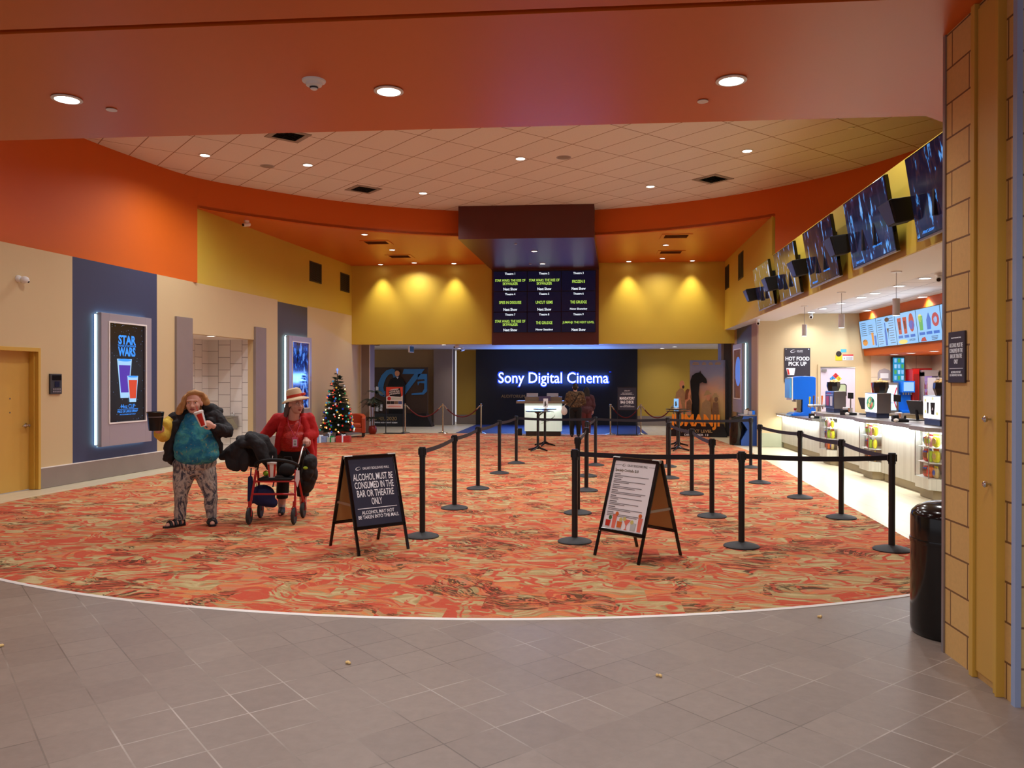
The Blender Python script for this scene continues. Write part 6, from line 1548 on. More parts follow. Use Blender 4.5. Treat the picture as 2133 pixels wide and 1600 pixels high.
t = thing('popcorn_warmer', 'steel popcorn warmer box at right end of the back counter', 'warmer', (8.02, 19.2, 0)); box(0, 0.6, 0, 0.5, 0, 1.35).build('cabinet', 'steel', t, bevel=0.01); box(0.03, 0.57, 0.03, 0.47, 1.35, 1.78).build('heated_box', 'case_grey', t); box(0.05, 0.55, 0.022, 0.031, 1.40, 1.74).build('window', 'screen_black', t)
# ------------------------------------------------------------------ people
FOLDS = bpy.data.textures.new('folds', 'CLOUDS'); FOLDS.noise_scale = 0.09; FOLDS.noise_depth = 2
DRAPE = bpy.data.textures.new('drape', 'CLOUDS'); DRAPE.noise_scale = 0.17; DRAPE.noise_depth = 3
def blob(name, parts, mats, parent, voxel=0.008, it=3, zmin=None, zmax=None, fac=0.5, fold=0.0, tex=None):
    """one continuous skin over overlapping limbs: ('c', pts, radii) chains and ('e', centre, radii, rot) ellipsoids"""
    m = MB()
    for p in parts:
        if p[0] == 'e':
            m.sphere(p[1], p[2], 24, 16, p[3] if len(p) > 3 else None)
        else:
            pts, rs = p[1], p[2]
            for i, (q, r) in enumerate(zip(pts, rs)):
                m.sphere(q, r, 16, 10)
                if i: m.cyl(pts[i - 1], q, rs[i - 1], r, n=16)
    me = bpy.data.meshes.new(name); me.from_pydata(m.v, [], m.f)
    import bmesh
    bm = bmesh.new(); bm.from_mesh(me); bmesh.ops.remove_doubles(bm, verts=bm.verts, dist=1e-6); bmesh.ops.recalc_face_normals(bm, faces=bm.faces); bm.to_mesh(me); bm.free()
    tmp = bpy.data.objects.new('tmp', me); C.objects.link(tmp)
    r = tmp.modifiers.new('r', 'REMESH'); r.mode = 'VOXEL'; r.voxel_size = voxel
    if it:
        s = tmp.modifiers.new('s', 'SMOOTH'); s.iterations = it; s.factor = fac
    if fold:
        dm = tmp.modifiers.new('d', 'DISPLACE'); dm.texture = tex or FOLDS; dm.strength = fold; dm.mid_level = 0.5
    bpy.context.view_layer.update()
    dg = bpy.context.evaluated_depsgraph_get()
    out = bpy.data.meshes.new_from_object(tmp.evaluated_get(dg))
    bpy.data.objects.remove(tmp)
    if zmin is not None or zmax is not None:
        bm = bmesh.new(); bm.from_mesh(out)
        if zmin is not None: bmesh.ops.bisect_plane(bm, geom=bm.verts[:] + bm.edges[:] + bm.faces[:], plane_co=(0, 0, zmin), plane_no=(0, 0, -1), clear_outer=True)
        if zmax is not None: bmesh.ops.bisect_plane(bm, geom=bm.verts[:] + bm.edges[:] + bm.faces[:], plane_co=(0, 0, zmax), plane_no=(0, 0, 1), clear_outer=True)
        bm.to_mesh(out); bm.free()
    out.materials.clear()
    for mm in (mats if isinstance(mats, (list, tuple)) else [mats]): out.materials.append(MATS[mm])
    out.polygons.foreach_set('use_smooth', [True] * len(out.polygons))
    o = bpy.data.objects.new(name, out); C.objects.link(o); o.parent = parent
    return o
def hand(wrist, d, palm_n, curl, side, L=0.075):
    """palm and five bent fingers: d = direction the hand points, palm_n = the way the palm faces, side = +1/-1 for the thumb"""
    d = Vector(d).normalized(); n = Vector(palm_n); n = (n - d * n.dot(d)).normalized(); u = d.cross(n) * side
    w = Vector(wrist); parts = []
    parts.append(('c', [w, w + d * L * 0.55, w + d * L], [0.024, 0.027, 0.024]))
    parts.append(('c', [w + d * L * 0.5 + u * 0.018, w + d * L * 0.95 + u * 0.022], [0.020, 0.017])); parts.append(('c', [w + d * L * 0.5 - u * 0.018, w + d * L * 0.95 - u * 0.024], [0.020, 0.017]))
    for k, (off, ln) in enumerate(((0.031, 0.062), (0.011, 0.070), (-0.010, 0.066), (-0.030, 0.052))):
        p = w + d * L + u * off; a = 0; pts = [p]
        for s_, f in ((0.45, curl), (0.32, curl * 1.3), (0.23, curl * 0.9)):
            a += f; dd = d * math.cos(a) + n * math.sin(a); p = p + dd * ln * s_; pts.append(p)
        parts.append(('c', pts, [0.0098, 0.0094, 0.0088, 0.0080]))
    p = w + d * L * 0.3 + u * 0.025
    pts = [p, p + (u * 0.8 + d * 0.5 + n * 0.3).normalized() * 0.03, p + (u * 0.5 + d * 0.7 + n * 0.6).normalized() * 0.055, p + (u * 0.25 + d * 0.75 + n * 0.8).normalized() * 0.075]
    parts.append(('c', pts, [0.014, 0.0125, 0.011, 0.0095]))
    return parts
def head_parts(c, s=1.0, yaw=0.0, wide=1.0):
    q = Matrix.Rotation(yaw, 3, 'Z'); c = Vector(c)
    P_ = lambda x, y, z: tuple(c + q @ Vector((x * s * wide, y * s, z * s)))
    return [('e', P_(0, 0.012, 0.035), (0.076 * s * wide, 0.092 * s, 0.092 * s), (0, 0, yaw)),
            ('e', P_(0, -0.018, -0.025), (0.064 * s * wide, 0.076 * s, 0.092 * s), (0, 0, yaw)),
            ('e', P_(0, -0.055, -0.092), (0.032 * s * wide, 0.032 * s, 0.026 * s), (0, 0, yaw)),
            ('e', P_(0.036, -0.062, -0.026), (0.030 * s, 0.026 * s, 0.030 * s)), ('e', P_(-0.036, -0.062, -0.026), (0.030 * s, 0.026 * s, 0.030 * s)),
            ('c', [P_(0, -0.086, 0.02), P_(0, -0.104, -0.018), P_(0, -0.112, -0.032)], [0.010 * s, 0.013 * s, 0.016 * s]),
            ('e', P_(0.014, -0.098, -0.034), (0.011 * s, 0.012 * s, 0.009 * s)), ('e', P_(-0.014, -0.098, -0.034), (0.011 * s, 0.012 * s, 0.009 * s)),
            ('c', [P_(-0.045, -0.078, 0.032), P_(0, -0.088, 0.034), P_(0.045, -0.078, 0.032)], [0.012 * s, 0.012 * s, 0.012 * s]),
            ('e', P_(0.078, 0.012, -0.005), (0.012 * s, 0.022 * s, 0.032 * s), (0, 0, yaw)), ('e', P_(-0.078, 0.012, -0.005), (0.012 * s, 0.022 * s, 0.032 * s), (0, 0, yaw))]
def face_details(parent, c, s, yaw, wide=1.0, look=0.0):
    q = Matrix.Rotation(yaw, 3, 'Z'); c = Vector(c)
    P_ = lambda x, y, z: tuple(c + q @ Vector((x * s * wide, y * s, z * s)))
    for sx in (-1, 1):
        m = MB(); m.cur = 0; m.sphere(P_(sx * 0.031, -0.079, 0.010), (0.0135 * s, 0.0100 * s, 0.0068 * s), 14, 10); m.cur = 1; m.sphere(P_(sx * 0.031 + look, -0.0865, 0.010), (0.0062 * s, 0.005 * s, 0.0056 * s), 10, 8)
        m.build('eye', ['eye_white', 'eye_dark'], parent, smooth=True)
        m = MB(); m.tube([P_(sx * 0.013, -0.0925, 0.028), P_(sx * 0.031, -0.0935, 0.034), P_(sx * 0.05, -0.084, 0.028)], 0.0042 * s, n=6); m.build('eyebrow', 'hair_blonde' if s < 0.999 else 'hair_grey', parent, smooth=True)
    m = MB(); m.tube([P_(-0.024, -0.083, -0.066), P_(-0.010, -0.0925, -0.062), P_(0, -0.0945, -0.064), P_(0.010, -0.0925, -0.062), P_(0.024, -0.083, -0.066)], [0.003 * s, 0.006 * s, 0.006 * s, 0.006 * s, 0.003 * s], n=8)
    m.tube([P_(-0.020, -0.082, -0.072), P_(0, -0.092, -0.076), P_(0.020, -0.082, -0.072)], [0.003 * s, 0.0075 * s, 0.003 * s], n=8); m.build('mouth', 'lips', parent, smooth=True)

def tie_dye():
    g = NG('shirt_teal'); tc = g.n('ShaderNodeTexCoord')
    n1 = g.n('ShaderNodeTexNoise', {'Vector': (tc, 3), 'Scale': 7.0, 'Detail': 5.0, 'Roughness': 0.6, 'Distortion': 0.8}); n2 = g.n('ShaderNodeTexNoise', {'Vector': (tc, 3), 'Scale': 19.0, 'Detail': 4.0, 'Distortion': 1.2})
    c = g.ramp((n1, 0), [(0.3, lin((24, 92, 138))), (0.5, lin((32, 122, 158))), (0.62, lin((70, 158, 160))), (0.75, lin((28, 84, 136)))])
    k = g.ramp((n2, 0), [(0.0, (0, 0, 0, 1)), (0.60, (0, 0, 0, 1)), (0.68, (0.8, 0.8, 0.8, 1))])
    g.set('Base Color', g.mix(k, c, lin((150, 158, 110)))); g.set('Roughness', 0.9)
    g = NG('acid_denim'); tc = g.n('ShaderNodeTexCoord'); mp = g.n('ShaderNodeMapping', {'Vector': (tc, 3), 'Scale': (1.6, 1.6, 0.8)})
    n1 = g.n('ShaderNodeTexNoise', {'Vector': (mp, 0), 'Scale': 5.0, 'Detail': 6.0, 'Roughness': 0.62, 'Distortion': 1.6})
    c = g.ramp((n1, 0), [(0.32, lin((28, 32, 48))), (0.42, lin((78, 82, 94))), (0.49, lin((190, 182, 170))), (0.56, lin((150, 144, 138))), (0.62, lin((96, 94, 100))), (0.72, lin((40, 44, 60)))])
    g.set('Base Color', c); g.set('Roughness', 0.85)
    g = NG('sequin_red'); tc = g.n('ShaderNodeTexCoord'); v = g.n('ShaderNodeTexVoronoi', {'Vector': (tc, 3), 'Scale': 90.0})
    c = g.ramp((v, 0), [(0.0, lin((236, 96, 64))), (0.2, lin((206, 40, 24))), (1.0, lin((150, 20, 16)))]); g.set('Base Color', c); g.set('Roughness', 0.45)
    g = NG('camo_print'); tc = g.n('ShaderNodeTexCoord'); n1 = g.n('ShaderNodeTexNoise', {'Vector': (tc, 3), 'Scale': 22.0, 'Detail': 3.0, 'Distortion': 1.0})
    c = g.ramp((n1, 0), [(0.40, lin((38, 30, 26))), (0.48, lin((110, 86, 60))), (0.55, lin((54, 44, 36))), (0.62, lin((140, 112, 78)))]); g.set('Base Color', c); g.set('Roughness', 0.9)
tie_dye()
mat('tights_wine', (104, 50, 54), 0.8); mat('hoodie_wine', (92, 60, 68), 0.9, var=0.1, vs=20)

# --- woman with drink cup and black bucket
TH1 = math.atan2(4.52, 9.08)
w1 = thing('person', 'woman in teal patterned top and open black jacket sipping a drink', 'person', (-4.52, 9.08, 0.005), TH1)
HC = (-0.015, -0.03, 1.425)
lw_ = Vector((0.20, -0.255, 1.165)); rw_ = Vector((-0.375, -0.19, 1.10))
body = head_parts(HC, 0.98, R(-10), 1.18)
body += [('c', [(-0.01, 0.02, 1.36), (0, 0.03, 1.24)], [0.062, 0.072]), ('e', (0, 0.02, 1.12), (0.19, 0.12, 0.16)), ('e', (0, -0.02, 0.90), (0.22, 0.17, 0.2)), ('e', (0, 0.02, 0.74), (0.17, 0.12, 0.10))]
body += [('c', [(0.2, 0.02, 1.26), (0.33, -0.07, 1.08), lw_], [0.065, 0.05, 0.03])]
body += [('c', [(-0.2, 0.02, 1.26), (-0.33, -0.03, 1.05), rw_], [0.065, 0.05, 0.03])]
for sx, hx, kx, ax in ((-1, -0.115, -0.155, -0.165), (1, 0.115, 0.165, 0.185)):
    body += [('c', [(hx, 0.02, 0.66), (kx, -0.015, 0.37), (ax, 0.01, 0.09)], [0.10, 0.058, 0.042])]
body += [('c', [(-0.155, 0.01, 0.045), (-0.24, -0.05, 0.035), (-0.295, -0.085, 0.028)], [0.036, 0.036, 0.026])]
body += [('c', [(0.185, 0.02, 0.045), (0.185, -0.08, 0.035), (0.187, -0.14, 0.028)], [0.036, 0.038, 0.028])]
body += hand(lw_, (-0.72, -0.25, 0.42), (-0.5, -0.1, 0.25), 0.75, 1)
body += hand(rw_, (-0.10, -0.72, 0.35), (0.0, 0.2, 1.0), 0.35, -1)
blob('body', body, 'skin_fair', w1, 0.0062, 3)
face_details(w1, HC, 0.98, R(-10), 1.18)
blob('hair', [('e', (0.0, 0.035, 1.475), (0.115, 0.105, 0.115)), ('c', [(-0.085, 0.0, 1.49), (-0.135, 0.0, 1.40), (-0.175, -0.01, 1.32), (-0.21, 0.0, 1.25)], [0.045, 0.042, 0.04, 0.028]), ('c', [(0.085, 0.02, 1.49), (0.125, 0.02, 1.43), (0.14, 0.02, 1.385)], [0.05, 0.045, 0.03]), ('c', [(-0.075, -0.055, 1.53), (0, -0.058, 1.555), (0.07, -0.05, 1.535), (0.11, -0.02, 1.48)], [0.024, 0.026, 0.026, 0.026]), ('e', (0, 0.09, 1.36), (0.12, 0.06, 0.16)), ('c', [(-0.10, -0.045, 1.50), (-0.125, -0.05, 1.40), (-0.14, -0.05, 1.32)], [0.025, 0.024, 0.015])], 'hair_blonde', w1, 0.008, 4, fold=0.03)
blob('shirt', [('e', (0, 0.0, 1.13), (0.205, 0.145, 0.155)), ('e', (0.0, -0.03, 1.02), (0.228, 0.180, 0.19)), ('e', (0.01, -0.05, 0.91), (0.250, 0.205, 0.215)), ('e', (0.02, -0.05, 0.84), (0.25, 0.195, 0.15)), ('c', [(-0.06, -0.02, 1.255), (0.06, -0.02, 1.255)], [0.06, 0.06])], 'shirt_teal', w1, 0.009, 10, fold=0.022)
blob('jacket', [('e', (0, 0.085, 1.05), (0.26, 0.13, 0.26)), ('e', (-0.19, 0.03, 1.25), (0.10, 0.10, 0.07)), ('e', (0.20, 0.02, 1.27), (0.11, 0.11, 0.075)), ('c', [(0.22, 0.02, 1.27), (0.345, -0.06, 1.09), (0.24, -0.215, 1.15)], [0.088, 0.085, 0.058]),
                ('c', [(0.17, -0.08, 1.22), (0.24, -0.06, 1.02), (0.265, 0.0, 0.86)], [0.05, 0.05, 0.045]), ('c', [(-0.20, -0.06, 1.2), (-0.265, -0.03, 1.0), (-0.285, 0.0, 0.80)], [0.05, 0.055, 0.062]), ('e', (-0.26, 0.06, 0.85), (0.06, 0.10, 0.14)), ('e', (0.19, 0.06, 1.36), (0.135, 0.085, 0.055), (0, 0.35, 0.2)), ('e', (-0.12, 0.07, 1.31), (0.09, 0.07, 0.05)), ('c', [(-0.21, 0.02, 1.25), (-0.30, -0.01, 1.12)], [0.085, 0.075])], 'jacket_black', w1, 0.009, 6, fold=0.045)
blob('trousers', [('e', (0, 0.02, 0.73), (0.245, 0.19, 0.13)), ('e', (0, 0.02, 0.64), (0.18, 0.15, 0.09)), ('c', [(-0.108, 0.02, 0.64), (-0.135, 0.0, 0.50), (-0.152, -0.01, 0.36), (-0.165, 0.01, 0.08)], [0.132, 0.108, 0.078, 0.064]), ('c', [(0.108, 0.02, 0.64), (0.14, 0.0, 0.50), (0.168, -0.01, 0.36), (0.185, 0.015, 0.08)], [0.132, 0.108, 0.080, 0.062])], 'acid_denim', w1, 0.009, 4, zmin=0.075, fold=0.022)
blob('sleeve', [('c', [(-0.27, -0.0, 1.20), (-0.335, -0.05, 1.07), (-0.372, -0.17, 1.09)], [0.085, 0.088, 0.066]), ('e', (-0.31, -0.06, 1.17), (0.08, 0.08, 0.08))], 'plush_yellow', w1, 0.009, 4, fold=0.02)
for pts in ([(-0.155, 0.01), (-0.24, -0.05), (-0.30, -0.088)], [(0.185, 0.02), (0.186, -0.08), (0.188, -0.145)]):
    a, b, c_ = [Vector((p[0], p[1], 0)) for p in pts]
    d = (c_ - a).normalized(); u = Vector((-d.y, d.x, 0))
    m = MB(); pl = []
    for f, wd in ((-0.045, 0.032), (0.03, 0.042), (0.13, 0.047), (0.19, 0.040), (0.215, 0.02)): pl.append((f, wd))
    left = [a + d * f + u * w_ for f, w_ in pl]; right = [a + d * f - u * w_ for f, w_ in reversed(pl)]
    m.prism([(p.x, p.y) for p in left + right], -0.005, 0.022)
    for f in (0.03, 0.085, 0.14):
        p = a + d * f; m.tube([p - u * 0.046 + Vector((0, 0, 0.02)), p - u * 0.03 + Vector((0, 0, 0.062 - 0.08 * f)), p + Vector((0, 0, 0.082 - 0.12 * f)), p + u * 0.03 + Vector((0, 0, 0.062 - 0.08 * f)), p + u * 0.045 + Vector((0, 0, 0.02))], 0.019, n=8)
    m.tube([a - d * 0.04 + u * 0.02 + Vector((0, 0, 0.02)), a - d * 0.045 + Vector((0, 0, 0.08)), a - d * 0.04 - u * 0.02 + Vector((0, 0, 0.02))], 0.012, n=8)
    m.build('sandal', 'shoe_black', w1, smooth=True)
def placed(root, p):  # a point in a person's frame, in the room
    return Matrix.Translation(root.location) @ Matrix.Rotation(root.rotation_euler.z, 4, 'Z') @ Vector(p)
# drink cup she holds
ax_ = Vector((-0.055, -0.01, 0.16)).normalized()
q = thing('drink_cup', 'white and red paper drink cup held to the woman\'s mouth', 'cup', placed(w1, (0.092, -0.308, 1.172)), 0)
rotm = Matrix.Rotation(TH1, 3, 'Z') @ Vector((0, 0, 1)).rotation_difference(ax_).to_matrix()
q.rotation_euler = rotm.to_euler()
MB().lathe([(0, 0), (0.034, 0), (0.052, 0.165), (0, 0.165)], n=28).build('cup', 'cup_white', q, smooth=True)
MB().lathe([(0, 0.163), (0.055, 0.163), (0.056, 0.178), (0.04, 0.185), (0, 0.185)], n=28).build('lid', 'cup_white', q, smooth=True)
m = MB(); n = 10; vs = []; fs = []
for k in range(n + 1):
    a = R(-125 + 70 * k / n)
    for z, r_ in ((0.012, 0.0362), (0.155, 0.0522)): vs.append((r_ * math.cos(a), r_ * math.sin(a), z))
for k in range(n): fs.append((2 * k, 2 * k + 2, 2 * k + 3, 2 * k + 1))
m.mesh(vs, fs).build('red_stripe', 'cup_red', q, smooth=True, recalc=False)
MB().tube([(0, 0, 0.18), (0.0, 0.02, 0.215), (0.0, 0.06, 0.235)], 0.004, n=8).build('straw', 'cup_red', q, smooth=True)
q = thing('popcorn_bucket', 'black popcorn bucket with blue stripe held out by the woman', 'bucket', placed(w1, (-0.41, -0.335, 1.135)), TH1)
MB().lathe([(0, 0), (0.068, 0), (0.09, 0.2), (0.094, 0.205), (0.088, 0.21), (0.085, 0.19), (0.066, 0.01), (0, 0.01)], n=32).build('bucket', 'bucket_black', q, smooth=True)
m = MB(); vs = []; fs = []
for k in range(n + 1):
    a = R(172 + 44 * k / n)
    for z, r_ in ((0.01, 0.0705), (0.195, 0.0908)): vs.append((r_ * math.cos(a), r_ * math.sin(a), z))
for k in range(n): fs.append((2 * k, 2 * k + 2, 2 * k + 3, 2 * k + 1))
m.mesh(vs, fs).build('blue_stripe', 'bucket_blue', q, smooth=True, recalc=False)
MB().lathe([(0.0855, 0.150), (0.0868, 0.153), (0.0862, 0.156)], n=32).build('pale_line', 'case_grey', q)

# --- rollator
ro = thing('rollator', 'red four-wheeled walking frame with black seat pushed by lady in hat', 'rollator', (-3.665, 9.44, 0.006), R(6))
for s in (-1, 1):
    m = MB(); m.tube([(s * 0.262, -0.20, 0.22), (s * 0.255, -0.17, 0.32), (s * 0.235, -0.06, 0.62)], 0.0145, n=12); m.build('front_leg', 'red_frame', ro, smooth=True)
    m = MB(); m.tube([(s * 0.262, 0.20, 0.18), (s * 0.25, 0.10, 0.40), (s * 0.235, 0.0, 0.60)], 0.0145, n=12); m.build('rear_leg', 'red_frame', ro, smooth=True)
    m = MB(); m.tube([(s * 0.237, -0.03, 0.60), (s * 0.245, 0.12, 0.76), (s * 0.25, 0.22, 0.87), (s * 0.25, 0.245, 0.885)], 0.012, n=10); hd = m.build('handle_tube', 'chrome', ro, smooth=True)
    m = MB(); m.tube([(s * 0.25, 0.235, 0.882), (s * 0.25, 0.30, 0.892), (s * 0.25, 0.37, 0.888)], 0.018, n=10); m.build('grip', 'rubber', hd, smooth=True)
    m = MB(); m.tube([(s * 0.25, 0.25, 0.868), (s * 0.252, 0.30, 0.845), (s * 0.252, 0.36, 0.835)], 0.006, n=8); m.build('brake_lever', 'black_metal', hd, smooth=True)
    m = MB(); m.tube([(s * 0.255, 0.26, 0.86), (s * 0.31, 0.22, 0.72), (s * 0.33, 0.2, 0.5), (s * 0.28, 0.2, 0.24)], 0.004, n=6); m.build('brake_cable', 'rubber', ro, smooth=True)
    for y in (-0.22, 0.20):
        wx = s * 0.262; y0 = y - (0.03 if y < 0 else 0)
        m = MB(); m.lathe([(0.062, -0.014), (0.085, -0.018), (0.097, -0.010), (0.10, 0), (0.097, 0.010), (0.085, 0.018), (0.062, 0.014)], (wx, y0, 0.10), 32, 'x'); wh = m.build('wheel', 'rubber', ro, smooth=True)
        m = MB(); m.lathe([(0, -0.012), (0.064, -0.010), (0.064, 0.010), (0, 0.012)], (wx, y0, 0.10), 24, 'x'); m.build('wheel_hub', 'dark_grey', wh, smooth=True)
        m = MB()
        for e in (-1, 1): m.tube([(wx + e * 0.024, y0, 0.10), (wx + e * 0.025, y0, 0.19), (wx + e * 0.012, y0 + 0.01, 0.215)], 0.007, n=8)
        m.cyl((wx - 0.028, y0, 0.10), (wx + 0.028, y0, 0.10), 0.006); m.cyl((wx, y0 + 0.02, 0.20), (wx, y0 + 0.02, 0.27), 0.02, n=14); m.build('fork', 'red_frame', ro, smooth=True)
m = MB(); m.cyl((-0.256, -0.165, 0.345), (0.256, -0.165, 0.345), 0.012, n=12); m.build('lower_bar', 'red_frame', ro, smooth=True)
m = MB(); m.cyl((-0.245, -0.11, 0.49), (0.245, -0.11, 0.49), 0.012, n=12); m.build('seat_bar', 'red_frame', ro, smooth=True)
box(-0.20, 0.20, -0.13, 0.16, 0.50, 0.53).build('seat', 'black_matte', ro, bevel=0.012)
m = MB(); pts = [(0.255 * math.cos(R(a)), -0.02 - 0.14 * math.sin(R(a)), 0.66 + 0.09 * math.sin(R(a))) for a in range(0, 181, 12)]; m.tube(pts, 0.02, n=10); m.build('backrest', 'black_matte', ro, smooth=True)
def rpt(p): return Matrix.Translation(ro.location) @ Matrix.Rotation(ro.rotation_euler.z, 4, 'Z') @ Vector(p)
q = thing('drink_cup', 'white and red paper cup standing on the rollator seat', 'cup', rpt((-0.05, -0.06, 0.531)), 0.2)
MB().lathe([(0, 0), (0.036, 0), (0.054, 0.17), (0, 0.17)], n=24).build('cup', 'cup_white', q, smooth=True); MB().lathe([(0, 0.168), (0.057, 0.168), (0.057, 0.182), (0, 0.186)], n=24).build('lid', 'cup_white', q, smooth=True)
for a0 in (-55, -150):
    vs = []; fs = []
    for k in range(n + 1):
        a = R(a0 + 40 * k / n)
        for z, r_ in ((0.01, 0.0382), (0.16, 0.0545)): vs.append((r_ * math.cos(a), r_ * math.sin(a), z))
    for k in range(n): fs.append((2 * k, 2 * k + 2, 2 * k + 3, 2 * k + 1))
    MB().mesh(vs, fs).build('red_stripe', 'cup_red', q, smooth=True, recalc=False)
MB().tube([(0, 0, 0.18), (0.01, 0, 0.26)], 0.004, n=8).build('straw', 'paper_white', q)
q = thing('shoulder_bag', 'black bag standing on the rollator seat right of the cup', 'bag', rpt((0.115, 0.0, 0.531)), 0.1); blob('bag', [('e', (0, 0, 0.085), (0.10, 0.08, 0.085)), ('e', (0.02, 0.02, 0.12), (0.08, 0.06, 0.07))], 'black_matte', q, 0.01, 3)
MB().tube([(-0.06, 0, 0.15), (-0.03, 0.0, 0.24), (0.05, 0.0, 0.24), (0.07, 0, 0.15)], 0.008, n=8).build('strap', 'black_matte', q, smooth=True)
q = thing('tennis_ball', 'yellow-green ball beside the cup on the rollator seat', 'ball', rpt((-0.155, 0.06, 0.566))); MB().sphere((0, 0, 0), 0.035, 18, 12).build('ball', 'bag_lime', q, smooth=True)
q = thing('draped_coat', 'black coat draped over the rollator left handle', 'coat', rpt((-0.32, 0.1, 0.62)), R(6))
blob('coat', [('e', (-0.03, 0.04, 0.32), (0.19, 0.17, 0.075), (0, 0.22, 0)), ('e', (-0.20, -0.06, 0.24), (0.155, 0.10, 0.045), (0.2, -0.55, 0.3)), ('c', [(-0.10, -0.10, 0.33), (-0.22, -0.13, 0.22), (-0.33, -0.11, 0.17)], [0.075, 0.085, 0.05]), ('e', (-0.15, -0.14, 0.13), (0.15, 0.035, 0.15), (0.15, 0.25, 0.25)), ('e', (-0.06, -0.15, 0.10), (0.06, 0.05, 0.13), (0, 0.1, 0)),
              ('c', [(0.02, -0.11, 0.37), (0.11, -0.12, 0.28), (0.16, -0.08, 0.14), (0.20, -0.02, 0.02)], [0.08, 0.08, 0.07, 0.045]), ('c', [(-0.02, -0.05, 0.385), (0.13, -0.02, 0.33), (0.21, 0.02, 0.2), (0.24, 0.06, 0.05)], [0.08, 0.08, 0.07, 0.045]), ('e', (-0.05, 0.16, 0.2), (0.18, 0.045, 0.2)), ('c', [(-0.16, -0.12, 0.31), (-0.08, -0.17, 0.30), (0.02, -0.14, 0.33)], [0.03, 0.035, 0.03])], 'jacket_black', q, 0.008, 10, fold=0.06, tex=DRAPE)
q = thing('tote_bag', 'navy blue tote bag hanging under the rollator seat', 'bag', rpt((-0.17, 0.05, 0.18)), R(6)); blob('bag', [('e', (-0.02, 0, 0.12), (0.15, 0.09, 0.13)), ('c', [(-0.16, 0, 0.06), (-0.17, 0, 0.33)], [0.045, 0.03]), ('c', [(0.10, 0, 0.03), (0.03, 0, 0.06)], [0.06, 0.08])], 'navy_fabric', q, 0.010, 2)
m = MB(); m.tube([(-0.17, 0, 0.3), (-0.16, 0, 0.45)], 0.008, n=8); m.tube([(0.10, 0, 0.22), (0.12, 0.0, 0.31)], 0.008, n=8); m.build('strap', 'navy_fabric', q, smooth=True)
q = thing('backpack', 'black backpack hanging from the rollator right handle', 'bag', rpt((0.33, 0.22, 0.30)), R(6)); blob('bag', [('e', (0, 0, 0.25), (0.10, 0.12, 0.19)), ('e', (0.02, -0.04, 0.38), (0.09, 0.11, 0.11)), ('e', (-0.03, 0, 0.12), (0.09, 0.11, 0.12)), ('e', (0.0, -0.10, 0.26), (0.075, 0.06, 0.09))], 'black_matte', q, 0.009, 3, fold=0.03)
MB().tube([(-0.06, 0.0, 0.44), (-0.075, 0.03, 0.52), (-0.06, 0.06, 0.56), (0.0, 0.06, 0.47)], 0.009, n=8).build('strap', 'black_matte', q, smooth=True)
m = MB(); m.sphere((-0.01, -0.15, 0.33), (0.03, 0.012, 0.018), 10, 6); m.build('badge', 'bag_lime', q, smooth=True)
q = thing('paper_tag', 'white paper tag hanging on the rollator right leg', 'tag', rpt((0.262, -0.12, 0.42)), R(10)); MB().mesh([(-0.02, 0, 0.05), (0.01, -0.01, 0.0), (0.035, -0.005, 0.1), (0.03, 0, 0.2), (-0.01, 0, 0.2), (-0.02, 0.004, 0.05), (0.01, -0.006, 0.0), (0.035, -0.001, 0.1), (0.03, 0.004, 0.2), (-0.01, 0.004, 0.2)], [(0, 1, 2, 3, 4), (9, 8, 7, 6, 5), (0, 5, 6, 1), (1, 6, 7, 2), (2, 7, 8, 3), (3, 8, 9, 4), (4, 9, 5, 0)]).build('tag', 'paper_white', q)

# --- lady in the hat
TH2 = math.atan2(3.66, 9.95)
w2 = thing('person', 'lady in straw hat and red cardigan pushing the rollator', 'person', (-3.655, 9.96, 0.005), TH2)
inv2 = lambda p: Matrix.Rotation(-TH2, 3, 'Z') @ (Vector(p) - w2.location)
gR = inv2(rpt((0.25, 0.30, 0.905))); gL = inv2(rpt((-0.25, 0.30, 0.905)))
HC2 = (0.03, -0.13, 1.395)
wr2, wl2 = gR + Vector((0.02, 0.085, 0.055)), gL + Vector((-0.01, 0.085, 0.055))
body = head_parts(HC2, 1.0, R(32), 1.08)
body += [('c', [(0.01, -0.09, 1.32), (0.0, -0.03, 1.20)], [0.062, 0.075]), ('e', (0, 0.02, 1.10), (0.18, 0.12, 0.16)), ('e', (0, 0.03, 0.90), (0.16, 0.11, 0.17)), ('e', (0, 0.06, 0.74), (0.16, 0.12, 0.13))]
body += [('c', [(0.19, 0.0, 1.22), (0.24, 0.02, 1.02), tuple(wr2)], [0.06, 0.047, 0.028]), ('c', [(-0.2, 0.0, 1.22), (-0.31, 0.03, 1.04), tuple(wl2)], [0.06, 0.047, 0.028])]
body += [('c', [(-0.10, 0.06, 0.68), (-0.13, 0.0, 0.42), (-0.145, 0.02, 0.09)], [0.10, 0.06, 0.042]), ('c', [(0.10, 0.08, 0.68), (0.11, 0.10, 0.42), (0.12, 0.18, 0.09)], [0.10, 0.06, 0.042])]
body += [('c', [(-0.145, 0.02, 0.045), (-0.155, -0.07, 0.035), (-0.16, -0.12, 0.03)], [0.034, 0.036, 0.026]), ('c', [(0.12, 0.18, 0.045), (0.12, 0.09, 0.035), (0.12, 0.04, 0.03)], [0.034, 0.036, 0.026])]
body += hand(wr2, (0.0, -0.85, -0.42), (0.0, 0.15, -1.0), 0.62, 1)
body += hand(wl2, (0.0, -0.85, -0.42), (0.0, 0.15, -1.0), 0.62, -1)
blob('body', body, 'skin_lady', w2, 0.0062, 3)
face_details(w2, HC2, 1.0, R(32), 1.08, 0.006)
qm = Matrix.Rotation(R(32), 3, 'Z')
m = MB()
